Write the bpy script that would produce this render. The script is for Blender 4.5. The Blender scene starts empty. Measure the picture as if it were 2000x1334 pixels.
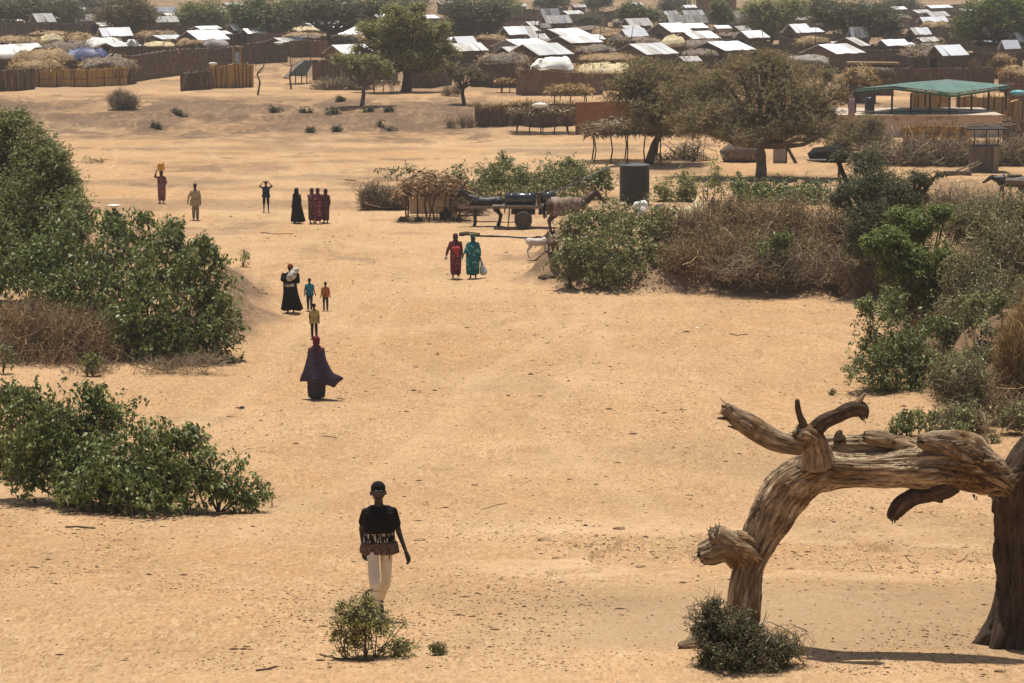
import bpy, math, random
import numpy as np
from mathutils import Vector

rng = np.random.default_rng(11)
random.seed(11)
SC = bpy.context.scene
COL = SC.collection

# ---------------------------------------------------------------- camera, sky, sun, exposure
CAMZ = 12.4
PITCH = math.radians(8.61)
FPX = 5000.0
cam_d = bpy.data.cameras.new('camera')
cam = bpy.data.objects.new('camera', cam_d)
COL.objects.link(cam)
cam.location = (0, 0, CAMZ)
cam.rotation_euler = (math.pi / 2 - PITCH, 0, 0)
cam_d.sensor_width = 36.0
cam_d.sensor_fit = 'HORIZONTAL'
cam_d.lens = FPX / 2000 * 36
cam_d.clip_start = 0.5
cam_d.clip_end = 20000
SC.camera = cam

SUN_EL, SUN_AZ = math.radians(77), math.radians(-12)      # azimuth from +Y towards +X
world = bpy.data.worlds.new('World')
SC.world = world
world.use_nodes = True
wn = world.node_tree
bg = wn.nodes['Background']
sky = wn.nodes.new('ShaderNodeTexSky')
sky.sky_type = 'NISHITA'
sky.sun_disc = False
sky.sun_elevation = SUN_EL
sky.sun_rotation = SUN_AZ
sky.dust_density = 3.0
sky.altitude = 300
wn.links.new(sky.outputs[0], bg.inputs[0])
bg.inputs[1].default_value = 0.075
sun_d = bpy.data.lights.new('sun', 'SUN')
sun_d.energy = 4.6
sun_d.angle = math.radians(0.6)
sun_d.color = (1.0, 0.95, 0.86)
sun = bpy.data.objects.new('sun', sun_d)
COL.objects.link(sun)
sdir = Vector((math.sin(SUN_AZ) * math.cos(SUN_EL), math.cos(SUN_AZ) * math.cos(SUN_EL), math.sin(SUN_EL)))
sun.rotation_euler = sdir.to_track_quat('Z', 'Y').to_euler()
sun.location = (0, 60, 60)
SC.view_settings.view_transform = 'Standard'
SC.view_settings.look = 'None'
SC.view_settings.exposure = 0.26
SC.view_settings.gamma = 1.0
SC.cycles.max_bounces = 5
SC.cycles.diffuse_bounces = 3
SC.cycles.transmission_bounces = 3
SC.cycles.transparent_max_bounces = 4
SC.cycles.volume_bounces = 0

# ---------------------------------------------------------------- noise and terrain
def _h(ix, iy, seed):
    n = (ix.astype(np.int64) * 374761393 + iy.astype(np.int64) * 668265263 + seed * 1442695041) & 0xffffffff
    n = ((n ^ (n >> 13)) * 1274126177) & 0xffffffff
    n = ((n ^ (n >> 16)) * 2246822519) & 0xffffffff
    return (n & 0xffffff) / float(0xffffff)
def vn(x, y, seed=0):
    x = np.asarray(x, float); y = np.asarray(y, float)
    ix = np.floor(x); iy = np.floor(y)
    fx = x - ix; fy = y - iy
    fx = fx * fx * (3 - 2 * fx); fy = fy * fy * (3 - 2 * fy)
    a = _h(ix, iy, seed); b = _h(ix + 1, iy, seed); c = _h(ix, iy + 1, seed); d = _h(ix + 1, iy + 1, seed)
    return (a * (1 - fx) + b * fx) * (1 - fy) + (c * (1 - fx) + d * fx) * fy
def fbm(x, y, seed=0, o=4):
    s = 0; a = 0.5; t = 0
    for k in range(o):
        s = s + a * vn(x * 2 ** k + 17.3 * k, y * 2 ** k - 9.1 * k, seed + k); t += a; a *= 0.5
    return s / t
_py = np.array([-400, -30, 0, 5, 10, 20, 27, 33, 39, 45, 52, 60, 68, 76, 85, 96, 110, 9000.])
_pz = np.array([11.5, 11.0, 10.6, 9.3, 7.6, 5.3, 4.45, 3.85, 2.95, 2.15, 1.5, .98, .6, .32, .13, .03, 0, 0])
_ty = np.arange(-420, 300, .5)
_tz = np.interp(_ty, _py, _pz)
_k = np.hanning(11); _k /= _k.sum()
_tz = np.convolve(np.pad(_tz, 5, mode='edge'), _k, 'valid')
def sst(a, b, x):
    t = np.clip((x - a) / (b - a), 0, 1)
    return t * t * (3 - 2 * t)
def poly_sd(X, Y, P):
    X = np.asarray(X, float); Y = np.asarray(Y, float)
    d = np.full(X.shape, 1e18); ins = np.zeros(X.shape, bool)
    n = len(P)
    for i in range(n):
        x0, y0 = P[i]; x1, y1 = P[(i + 1) % n]
        ex, ey = x1 - x0, y1 - y0
        t = np.clip(((X - x0) * ex + (Y - y0) * ey) / (ex * ex + ey * ey), 0, 1)
        d = np.minimum(d, (X - x0 - t * ex) ** 2 + (Y - y0 - t * ey) ** 2)
        c = ((y0 <= Y) != (y1 <= Y))
        with np.errstate(divide='ignore', invalid='ignore'):
            xi = x0 + (Y - y0) / (ey if ey else 1e-9) * ex
        ins ^= c & (X < xi)
    return np.where(ins, 1, -1) * np.sqrt(d)
BANKS = [  # polygon in metres, height, slope width
    ([(-60, 74), (-14.5, 75), (-11.5, 76.5), (-9.6, 79.5), (-9.2, 86), (-10.5, 94), (-13, 103), (-18, 112), (-60, 125)], 0.85, 1.6),
    ([(1.0, 97), (3.3, 94.6), (8, 94.0), (12, 92.8), (14, 88), (13.4, 82), (12.2, 76), (11.6, 72), (12.3, 66), (14.8, 60), (60, 57), (60, 128), (13, 128), (6, 124), (2.2, 112)], 1.15, 1.3),
    ([(12.6, 78), (12.8, 70), (14.6, 63.5), (60, 60), (60, 100), (15, 98)], 0.95, 1.5),
]
def hbase(X, Y):
    X = np.asarray(X, float); Y = np.asarray(Y, float)
    z = np.interp(Y, _ty, _tz)
    wob = (fbm(X / 3.0, Y / 3.0, 5, 3) - .5) * 2.2
    for P, H, w in BANKS:
        z = z + H * sst(-w * .5, w * .5, poly_sd(X, Y, P) + wob)
    # village terrace: a low eroded bank beyond the river bed
    edge = 186 + 6 * (fbm(X / 14., X * 0 + .5, 9, 3) - .5) * 2 + np.where(X > 0, 3, 0)
    e1 = (fbm(X / 2.6, Y / 5., 11, 4) - .5) * 7; e2 = (fbm(X / 3.4, Y / 6., 12, 4) - .5) * 9
    z = z + sst(-.9, .9, Y - edge + e1 + 3) * .36 + sst(-.9, .9, Y - edge + e2 - 3) * .34 + sst(-2, 5, Y - edge - 6) * .30
    z = z + 0.0016 * np.maximum(Y - 420, 0) * 0.35
    return z
def hmicro(X, Y):
    z = (fbm(X / 9, Y / 9, 21, 3) - .5) * .28 + (fbm(X / 2.2, Y / 2.2, 22, 3) - .5) * .13 + (fbm(X / .55, Y / .55, 24, 3) - .5) * .05
    for P_, Hh_, w_ in BANKS:
        sd_ = poly_sd(X, Y, P_); mk = (1 - sst(.3, w_ * 1.3, np.abs(sd_)))
        z = z + mk * ((.5 - np.abs(fbm(X / 1.1, Y / 1.6, 37, 4) - .5) * 2) * .42 + (fbm(X / .4, Y / .6, 38, 2) - .5) * .16)
    # crumbling ledges
    r = fbm(X / 2.4, Y / 5.0, 31, 4)
    m = sst(36, 38, Y) * (1 - sst(44, 47, Y)) * sst(-1.5, 1, X) * (1 - sst(8, 10, X))
    z = z - m * .10 * sst(.5, .54, r)
    m3 = sst(50, 60, Y) * (1 - sst(150, 170, Y)); z = z + m3 * (fbm(X / 1.4, Y / 3.2, 35, 3) - .5) * .10
    m2 = sst(176, 184, Y) * (1 - sst(198, 210, Y))
    z = z + m2 * .45 * (fbm(X / 2.5, Y / 6, 33, 4) - .5)
    return z
def H(x, y):
    return float(hbase(np.array([x]), np.array([y]))[0] + hmicro(np.array([x]), np.array([y]))[0])
FW = np.array([0, math.cos(PITCH), -math.sin(PITCH)])
UP = np.array([0, math.sin(PITCH), math.cos(PITCH)])
CP = np.array([0, 0, CAMZ])
def rayd(u, v):
    return FW + (u - 1000) / FPX * np.array([1., 0, 0]) + (667 - v) / FPX * UP
def at(u, v, Y):
    d = rayd(u, v)
    return CP + d * (Y / d[1])
def sc_at(P):
    return FPX / float((np.asarray(P) - CP) @ FW)
_ys = np.concatenate([np.arange(18, 60, .25), np.arange(60, 250, .5), np.geomspace(250, 4000, 400)])
def G(u, v):
    d = rayd(u, v)
    X = d[0] / d[1] * _ys; Z = CAMZ + d[2] / d[1] * _ys
    f = Z - (hbase(X, _ys) + hmicro(X, _ys))
    i = np.argmax(f < 0)
    if i == 0:
        Y = 3000. if f[0] > 0 else _ys[0]
    else:
        a, b = _ys[i - 1], _ys[i]; fa, fb = f[i - 1], f[i]
        Y = a + (b - a) * fa / (fa - fb)
    x = d[0] / d[1] * Y
    return np.array([x, Y, H(x, Y)])

# ---------------------------------------------------------------- object helpers
def mesh_np(name, V, F, mats, parent=None, attr=None, uv=None, smooth=False, mi=None):
    """V (n,3); F (m,4) or (m,3) int array, or list of tuples"""
    me = bpy.data.meshes.new(name)
    V = np.asarray(V, np.float32)
    if isinstance(F, np.ndarray):
        k = F.shape[1]
        me.vertices.add(len(V)); me.vertices.foreach_set('co', V.ravel())
        me.loops.add(F.size); me.loops.foreach_set('vertex_index', F.astype(np.int32).ravel())
        me.polygons.add(len(F)); me.polygons.foreach_set('loop_start', np.arange(0, F.size, k, dtype=np.int32))
        try: me.polygons.foreach_set('loop_total', np.full(len(F), k, np.int32))
        except Exception: pass
        me.update(calc_edges=True)
    else:
        me.from_pydata([tuple(map(float, p)) for p in V], [], [tuple(int(i) for i in f) for f in F])
    for m in (mats if isinstance(mats, (list, tuple)) else [mats]): me.materials.append(m)
    if attr:
        for an, av in attr.items():
            a = me.attributes.new(an, 'FLOAT', 'POINT'); a.data.foreach_set('value', np.asarray(av, np.float32))
    if uv is not None:
        l = me.uv_layers.new(name='UVMap')
        vi = np.zeros(len(me.loops), np.int32); me.loops.foreach_get('vertex_index', vi)
        l.data.foreach_set('uv', np.asarray(uv, np.float32)[vi].ravel())
    if smooth: me.polygons.foreach_set('use_smooth', np.ones(len(me.polygons), bool))
    if mi is not None: me.polygons.foreach_set('material_index', np.asarray(mi, np.int32))
    me.validate(); me.update()
    o = bpy.data.objects.new(name, me); COL.objects.link(o)
    if parent is not None: o.parent = parent
    return o
def tag(o, label=None, cat=None, group=None, kind=None):
    if cat and not kind: kind = 'thing'
    if label: o['label'] = label
    if cat: o['category'] = cat
    if group: o['group'] = group
    if kind: o['kind'] = kind
    return o
def thing(name, label, cat, loc, group=None, rz=0):
    o = bpy.data.objects.new(name, None); COL.objects.link(o)
    o.location = tuple(float(c) for c in loc); o.rotation_euler = (0, 0, rz); o.empty_display_size = .3
    return tag(o, label, cat, group)
class MB:
    def __init__(s): s.v = []; s.f = []
    def add(s, V, F):
        n = len(s.v); s.v += [tuple(map(float, p)) for p in V]; s.f += [tuple(i + n for i in f) for f in F]; return s
    def box(s, c, d, rz=0, j=0):
        cx, cy, cz = c; a, b, h = d[0] / 2, d[1] / 2, d[2] / 2
        co, si = math.cos(rz), math.sin(rz); P = []
        for z in (-h, h):
            for x, y in ((-a, -b), (a, -b), (a, b), (-a, b)):
                x += random.uniform(-j, j); y += random.uniform(-j, j)
                P.append((cx + x * co - y * si, cy + x * si + y * co, cz + z + random.uniform(-j, j)))
        return s.add(P, [(3, 2, 1, 0), (4, 5, 6, 7), (0, 1, 5, 4), (1, 2, 6, 5), (2, 3, 7, 6), (3, 0, 4, 7)])
    def tube(s, pts, rad, n=7, jit=0):
        V, F = tube_np(np.array(pts, float)[None], np.array([rad] if hasattr(rad, '__len__') else [[rad] * len(pts)], float), n, caps=True, jit=jit)
        return s.add(V, F)
    def build(s, name, mat, parent=None, smooth=False):
        return mesh_np(name, s.v, s.f, mat, parent, smooth=smooth)
def tube_np(P, R, n=5, caps=False, jit=0, flat=1.0):
    """P (T,K,3), R (T,K) -> V, F quads (list with caps if caps)"""
    T, K, _ = P.shape
    tan = np.gradient(P, axis=1) if K > 2 else np.repeat((P[:, 1:] - P[:, :1]), 2, axis=1)
    tan /= np.linalg.norm(tan, axis=2, keepdims=True) + 1e-9
    ref = np.where(np.abs(tan[:, :1, 2:3]) > .9, np.array([1., 0, 0]), np.array([0, 0, 1.]))
    ref = np.repeat(ref, K, axis=1)
    a = np.cross(tan, ref); a /= np.linalg.norm(a, axis=2, keepdims=True) + 1e-9
    b = np.cross(tan, a)
    th = np.arange(n) / n * 2 * np.pi
    rr = R[:, :, None, None] * (1 + jit * (rng.random((T, K, n, 1)) - .5) * 2)
    V = P[:, :, None, :] + rr * (np.cos(th)[None, None, :, None] * a[:, :, None, :] + flat * np.sin(th)[None, None, :, None] * b[:, :, None, :])
    V = V.reshape(-1, 3)
    i = np.arange(n); j = (i + 1) % n
    base = (np.arange(T) * K * n)[:, None, None] + (np.arange(K - 1) * n)[None, :, None]
    F = np.stack([base + i, base + j, base + n + j, base + n + i], -1).reshape(-1, 4)
    if caps:
        F = [tuple(f) for f in F]
        for t in range(T):
            o = t * K * n
            F.append(tuple(o + k for k in reversed(range(n)))); F.append(tuple(o + (K - 1) * n + k for k in range(n)))
    return V, F

# ---------------------------------------------------------------- materials
def _nt(name):
    m = bpy.data.materials.new(name); m.use_nodes = True
    nt = m.node_tree; return m, nt, nt.nodes['Principled BSDF'], nt.nodes.new, nt.links.new
def lin(c): return tuple(c) + (1.0,)
def M(name, c1, c2=None, scale=3.0, rough=.9, bump=0.0, stretch=(1, 1, 1), spec=.2, metal=0.0, c3=None, s3=25., detail=5, coord='Object', bdist=.02):
    m, nt, P, N, L = _nt(name)
    P.inputs['Roughness'].default_value = rough
    P.inputs['Specular IOR Level'].default_value = spec
    P.inputs['Metallic'].default_value = metal
    c2 = c2 or tuple(x * .7 for x in c1)
    tc = N('ShaderNodeTexCoord'); mp = N('ShaderNodeMapping'); mp.inputs['Scale'].default_value = stretch
    L(tc.outputs[coord], mp.inputs[0])
    n1 = N('ShaderNodeTexNoise'); n1.inputs['Scale'].default_value = scale; n1.inputs['Detail'].default_value = detail
    n1.inputs['Roughness'].default_value = .65
    L(mp.outputs[0], n1.inputs['Vector'])
    r = N('ShaderNodeValToRGB'); e = r.color_ramp.elements
    e[0].position = .36; e[0].color = lin(c2); e[1].position = .64; e[1].color = lin(c1)
    L(n1.outputs[0], r.inputs[0])
    col = r.outputs[0]
    if c3:
        n2 = N('ShaderNodeTexNoise'); n2.inputs['Scale'].default_value = s3; n2.inputs['Detail'].default_value = 3
        L(mp.outputs[0], n2.inputs['Vector'])
        r2 = N('ShaderNodeValToRGB'); r2.color_ramp.elements[0].position = .54; r2.color_ramp.elements[1].position = .66
        L(n2.outputs[0], r2.inputs[0])
        mx = N('ShaderNodeMix'); mx.data_type = 'RGBA'
        L(r2.outputs[0], mx.inputs['Factor']); L(col, mx.inputs[6]); mx.inputs[7].default_value = lin(c3)
        col = mx.outputs[2]
    L(col, P.inputs['Base Color'])
    if bump:
        b = N('ShaderNodeBump'); b.inputs['Strength'].default_value = bump; b.inputs['Distance'].default_value = bdist
        L(n1.outputs[0], b.inputs['Height']); L(b.outputs[0], P.inputs['Normal'])
    return m
def leafmat(name, dark, mid, light, trans=.25, rough=.5, spec=.35):
    m, nt, P, N, L = _nt(name)
    a = N('ShaderNodeAttribute'); a.attribute_name = 'tint'
    r = N('ShaderNodeValToRGB'); e = r.color_ramp.elements
    e[0].position = 0; e[0].color = lin(dark); e[1].position = 1; e[1].color = lin(light)
    k = e.new(.55); k.color = lin(mid)
    L(a.outputs['Fac'], r.inputs[0]); L(r.outputs[0], P.inputs['Base Color'])
    P.inputs['Roughness'].default_value = rough; P.inputs['Specular IOR Level'].default_value = spec
    if trans:
        t = N('ShaderNodeBsdfTranslucent'); L(r.outputs[0], t.inputs[0])
        mx = N('ShaderNodeMixShader'); mx.inputs[0].default_value = trans
        out = nt.nodes['Material Output']
        L(P.outputs[0], mx.inputs[1]); L(t.outputs[0], mx.inputs[2]); L(mx.outputs[0], out.inputs[0])
    return m

MT = {}
MT['leaf'] = leafmat('leaf_green', (.052, .076, .015), (.145, .182, .042), (.40, .42, .17))
MT['leaf2'] = leafmat('leaf_olive', (.080, .095, .022), (.19, .205, .058), (.45, .43, .19))
MT['leafb'] = leafmat('leaf_bright', (.070, .105, .018), (.155, .205, .042), (.40, .43, .14), trans=.42)
MT['leafy'] = leafmat('leaf_yellow_green', (.17, .18, .05), (.33, .33, .11), (.54, .50, .25), trans=.45)
MT['leafd'] = leafmat('leaf_dark_feathery', (.042, .052, .018), (.098, .108, .040), (.24, .24, .11))
MT['leafbr'] = leafmat('leaf_brown_green', (.13, .105, .042), (.27, .215, .095), (.50, .41, .22), trans=.3, rough=.8)
MT['dry'] = leafmat('dry_twigs', (.09, .064, .040), (.27, .20, .125), (.54, .44, .29), trans=0, rough=.9, spec=.1)
MT['dryred'] = leafmat('dry_rusty_twigs', (.10, .062, .034), (.29, .185, .10), (.54, .39, .23), trans=0, rough=.9, spec=.1)
MT['straw'] = leafmat('straw', (.18, .105, .040), (.38, .25, .10), (.62, .47, .23), trans=.1, rough=.85, spec=.15)
MT['farleaf'] = leafmat('leaf_far_grey_green', (.070, .080, .036), (.145, .155, .070), (.33, .33, .18), trans=.38)
MT['bark'] = M('bark', (.12, .085, .055), (.05, .034, .022), 6, .95, .6, (1, 1, .25), .1)
MT['barkp'] = M('bark_pale', (.26, .20, .14), (.12, .085, .055), 6, .95, .4, (1, 1, .3), .1)
MT['stick'] = M('stick', (.16, .115, .075), (.07, .048, .03), 9, .95, .3, (1, 1, .3), .1)
MT['mud'] = M('mud_wall', (.215, .145, .097), (.155, .10, .067), 1.1, .95, .4, c3=(.12, .078, .052), s3=2.6)
MT['mud2'] = M('mud_wall_dark', (.135, .093, .066), (.088, .060, .043), 1.3, .95, .5, c3=(.19, .14, .10), s3=3.1)
MT['mud3'] = M('mud_wall_orange', (.26, .15, .085), (.19, .105, .06), 1.2, .95, .4, c3=(.14, .085, .05), s3=3)
MT['reed'] = M('reed_mat', (.46, .29, .115), (.31, .19, .075), 5, .9, .5, (1.6, 1.6, .12), .15, c3=(.16, .10, .045), s3=4)
MT['reedd'] = M('reed_mat_dark', (.15, .105, .072), (.075, .050, .036), 5, .9, .5, (1.6, 1.6, .15), .1, c3=(.24, .175, .12), s3=5)
MT['thatch'] = M('thatch', (.38, .26, .14), (.21, .14, .075), 2.6, .95, .8, (1, 1, 1), .1, c3=(.11, .07, .04), s3=5)
MT['thatchg'] = M('thatch_grey', (.26, .215, .17), (.13, .10, .078), 2.6, .95, .8, (1, 1, 1), .1, c3=(.08, .06, .045), s3=6)
MT['tarpw'] = M('tarp_white', (.86, .84, .76), (.66, .64, .56), 1.6, .6, .4, spec=.3)
MT['tarpy'] = M('tarp_cream', (.62, .52, .32), (.48, .38, .20), 1.6, .7, .4, spec=.2)
MT['tarpb'] = M('tarp_blue', (.03, .055, .16), (.015, .025, .08), 1.6, .5, .4, spec=.4)
MT['tarpg'] = M('tarp_grey', (.33, .29, .26), (.22, .19, .17), 1.6, .7, .4, spec=.2)
MT['black'] = M('black_plastic', (.018, .02, .022), (.010, .011, .012), 3, .38, .05, spec=.5)
MT['rust'] = M('dark_metal', (.05, .035, .03), (.025, .018, .016), 5, .6, .1, spec=.4)
MT['conc'] = M('concrete', (.56, .46, .36), (.45, .36, .28), 1.2, .95, .3, c3=(.27, .21, .16), s3=2.0)
MT['wood'] = M('grey_board', (.20, .16, .125), (.11, .085, .065), 4, .9, .4, (1, 1, .3))
MT['darkin'] = M('dark_opening', (.02, .016, .013), (.012, .01, .008), 2, .95)
MT['skin'] = M('skin', (.042, .026, .019), (.030, .018, .014), 6, .5, .0, spec=.35)
MT['hairb'] = M('hair_black', (.008, .007, .006), (.004, .004, .004), 60, .9, .3)
MT['stone'] = M('stone', (.36, .235, .135), (.22, .145, .085), 8, .95, .6)

def tin(name, c1, c2, scale=1.0, rough=.35, metal=.25):
    m, nt, P, N, L = _nt(name)
    tc = N('ShaderNodeTexCoord'); sp = N('ShaderNodeSeparateXYZ'); L(tc.outputs['Object'], sp.inputs[0])
    # sheets laid down the slope: object x runs along the ridge
    w = N('ShaderNodeTexWave'); w.wave_type = 'BANDS'; w.bands_direction = 'X'; w.inputs['Scale'].default_value = 1.6; w.inputs['Distortion'].default_value = .1
    L(tc.outputs['Object'], w.inputs['Vector'])
    n = N('ShaderNodeTexNoise'); n.inputs['Scale'].default_value = .9; n.inputs['Detail'].default_value = 4
    mp = N('ShaderNodeMapping'); mp.inputs['Scale'].default_value = (1.6, .35, .35); L(tc.outputs['Object'], mp.inputs[0]); L(mp.outputs[0], n.inputs['Vector'])
    r = N('ShaderNodeValToRGB'); e = r.color_ramp.elements; e[0].position = .38; e[0].color = lin(c2); e[1].position = .6; e[1].color = lin(c1)
    L(n.outputs[0], r.inputs[0]); L(r.outputs[0], P.inputs['Base Color'])
    P.inputs['Roughness'].default_value = rough; P.inputs['Metallic'].default_value = metal
    b = N('ShaderNodeBump'); b.inputs['Strength'].default_value = .5; b.inputs['Distance'].default_value = .03
    L(w.outputs[0], b.inputs['Height']); L(b.outputs[0], P.inputs['Normal'])
    return m
MT['tinw'] = tin('tin_roof_bright', (.97, .97, .96), (.92, .92, .90), metal=.45, rough=.45)
MT['ting'] = tin('tin_roof_grey', (.62, .62, .60), (.46, .455, .44), metal=.2, rough=.45)
MT['tino'] = tin('tin_roof_weathered', (.62, .59, .54), (.33, .29, .25), metal=.1, rough=.5)
MT['tingreen'] = tin('green_sheet_roof', (.10, .19, .145), (.07, .14, .105), metal=.0, rough=.45)

def brickmat():
    m, nt, P, N, L = _nt('mud_brick')
    tc = N('ShaderNodeTexCoord'); mp = N('ShaderNodeMapping'); mp.inputs['Rotation'].default_value = (math.pi / 2, 0, 0)
    L(tc.outputs['Object'], mp.inputs[0])
    b = N('ShaderNodeTexBrick'); b.inputs['Scale'].default_value = 2.2; b.inputs['Color1'].default_value = (.46, .20, .105, 1); b.inputs['Color2'].default_value = (.34, .145, .08, 1)
    b.inputs['Mortar'].default_value = (.26, .16, .10, 1); b.inputs['Mortar Size'].default_value = .03
    L(mp.outputs[0], b.inputs['Vector']); 
    n = N('ShaderNodeTexNoise'); n.inputs['Scale'].default_value = 3; n.inputs['Detail'].default_value = 6
    L(tc.outputs['Object'], n.inputs['Vector'])
    mx = N('ShaderNodeMix'); mx.data_type = 'RGBA'; mx.blend_type = 'MULTIPLY'; mx.inputs['Factor'].default_value = .55
    L(b.outputs[0], mx.inputs[6]); L(n.outputs[0], mx.inputs[7]); L(mx.outputs[2], P.inputs['Base Color'])
    P.inputs['Roughness'].default_value = .95; P.inputs['Specular IOR Level'].default_value = .1
    return m
MT['brick'] = brickmat()

# ---------------------------------------------------------------- ground
def ground_mat():
    m, nt, P, N, L = _nt('sand_ground')
    tc = N('ShaderNodeTexCoord')
    def noise(scale, det=5, st=(1, 1, 1), rgh=.6):
        mp = N('ShaderNodeMapping'); mp.inputs['Scale'].default_value = st; L(tc.outputs['Object'], mp.inputs[0])
        n = N('ShaderNodeTexNoise'); n.inputs['Scale'].default_value = scale; n.inputs['Detail'].default_value = det; n.inputs['Roughness'].default_value = rgh
        L(mp.outputs[0], n.inputs['Vector']); return n.outputs[0]
    def ramp(src, p0, p1, c0=(0, 0, 0), c1=(1, 1, 1)):
        r = N('ShaderNodeValToRGB'); e = r.color_ramp.elements; e[0].position = p0; e[1].position = p1; e[0].color = lin(c0); e[1].color = lin(c1)
        L(src, r.inputs[0]); return r.outputs[0]
    def mix(f, a, b, bt='MIX'):
        x = N('ShaderNodeMix'); x.data_type = 'RGBA'; x.blend_type = bt
        for s, k in ((f, 0), (a, 6), (b, 7)):
            if hasattr(s, 'default_value') and not isinstance(s, (tuple, float)): L(s, x.inputs[k])
            elif isinstance(s, tuple): x.inputs[k].default_value = lin(s)
            else: x.inputs[k].default_value = s
        return x.outputs[2]
    def math_(op, a, b):
        x = N('ShaderNodeMath'); x.operation = op
        for s, k in ((a, 0), (b, 1)):
            if isinstance(s, (int, float)): x.inputs[k].default_value = s
            else: L(s, x.inputs[k])
        return x.outputs[0]
    c = mix(ramp(noise(.11, 4), .35, .65), (.500, .292, .137), (.575, .364, .192))
    c = mix(math_('MULTIPLY', ramp(noise(.55, 6, (1, .45, 1)), .42, .68), .6), c, (.41, .262, .135))
    c = mix(math_('MULTIPLY', ramp(noise(1.3, 11, (1, .38, 1), .86), .50, .70), .70), c, (.30, .175, .09))
    c = mix(math_('MULTIPLY', ramp(noise(1.9, 11, (1, .42, 1), .86), .52, .72), .60), c, (.74, .53, .32))
    c = mix(math_('MULTIPLY', ramp(noise(5.0, 9, (1, .5, 1), .85), .58, .68), .75), c, (.20, .12, .065))
    def grain(sc, y, lo, hi, k, col, cc):
        return mix(math_('MULTIPLY', ramp(noise(sc, 2, (1, y, 1), .7), lo, hi), k), cc, col)
    c = grain(6.0, .24, .52, .66, .22, (.27, .155, .08), c)
    c = grain(12., .24, .50, .64, .34, (.78, .56, .34), c)
    c = grain(20., .26, .52, .64, .55, (.22, .13, .07), c)
    # small dark specks: pebbles and dung
    v = N('ShaderNodeTexVoronoi'); v.inputs['Scale'].default_value = 5.5; L(tc.outputs['Object'], v.inputs['Vector'])
    sp = math_('LESS_THAN', v.outputs['Distance'], .13)
    den = ramp(noise(.6, 4), .46, .62)
    c = mix(math_('MULTIPLY', math_('MULTIPLY', sp, den), .55), c, (.17, .10, .055))
    # grit: fine grains
    c = mix(math_('MULTIPLY', ramp(noise(28, 3, rgh=.9), .50, .74), .34), c, (.24, .14, .07))
    for nm, col, k, lo, hi in (('gravel', (.31, .215, .125), .78, .30, .66), ('dirt_shade', (.17, .112, .072), .97, .34, .54), ('pale', (.72, .50, .30), .7, .35, .65)):
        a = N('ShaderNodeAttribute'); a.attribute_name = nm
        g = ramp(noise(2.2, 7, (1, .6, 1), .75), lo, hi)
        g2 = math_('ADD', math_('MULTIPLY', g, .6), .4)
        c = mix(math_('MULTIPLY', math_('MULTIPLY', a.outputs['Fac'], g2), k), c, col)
    a = N('ShaderNodeAttribute'); a.attribute_name = 'erode'
    e1 = ramp(noise(.30, 9, (1, .55, 1), .68), .52, .56); e2 = ramp(noise(1.1, 7, (1, .5, 1), .7), .50, .56)
    c = mix(math_('MULTIPLY', math_('MULTIPLY', a.outputs['Fac'], e1), .75), c, (.16, .105, .068))
    c = mix(math_('MULTIPLY', math_('MULTIPLY', a.outputs['Fac'], e2), .45), c, (.19, .125, .08))
    L(c, P.inputs['Base Color'])
    P.inputs['Roughness'].default_value = .97; P.inputs['Specular IOR Level'].default_value = .05
    b = N('ShaderNodeBump'); b.inputs['Strength'].default_value = 1.0; b.inputs['Distance'].default_value = .12
    hh = math_('ADD', math_('MULTIPLY', noise(3.2, 6, rgh=.7), 1.0), math_('MULTIPLY', noise(14, 4, rgh=.7), .45))
    L(hh, b.inputs['Height']); L(b.outputs[0], P.inputs['Normal'])
    return m
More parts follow.
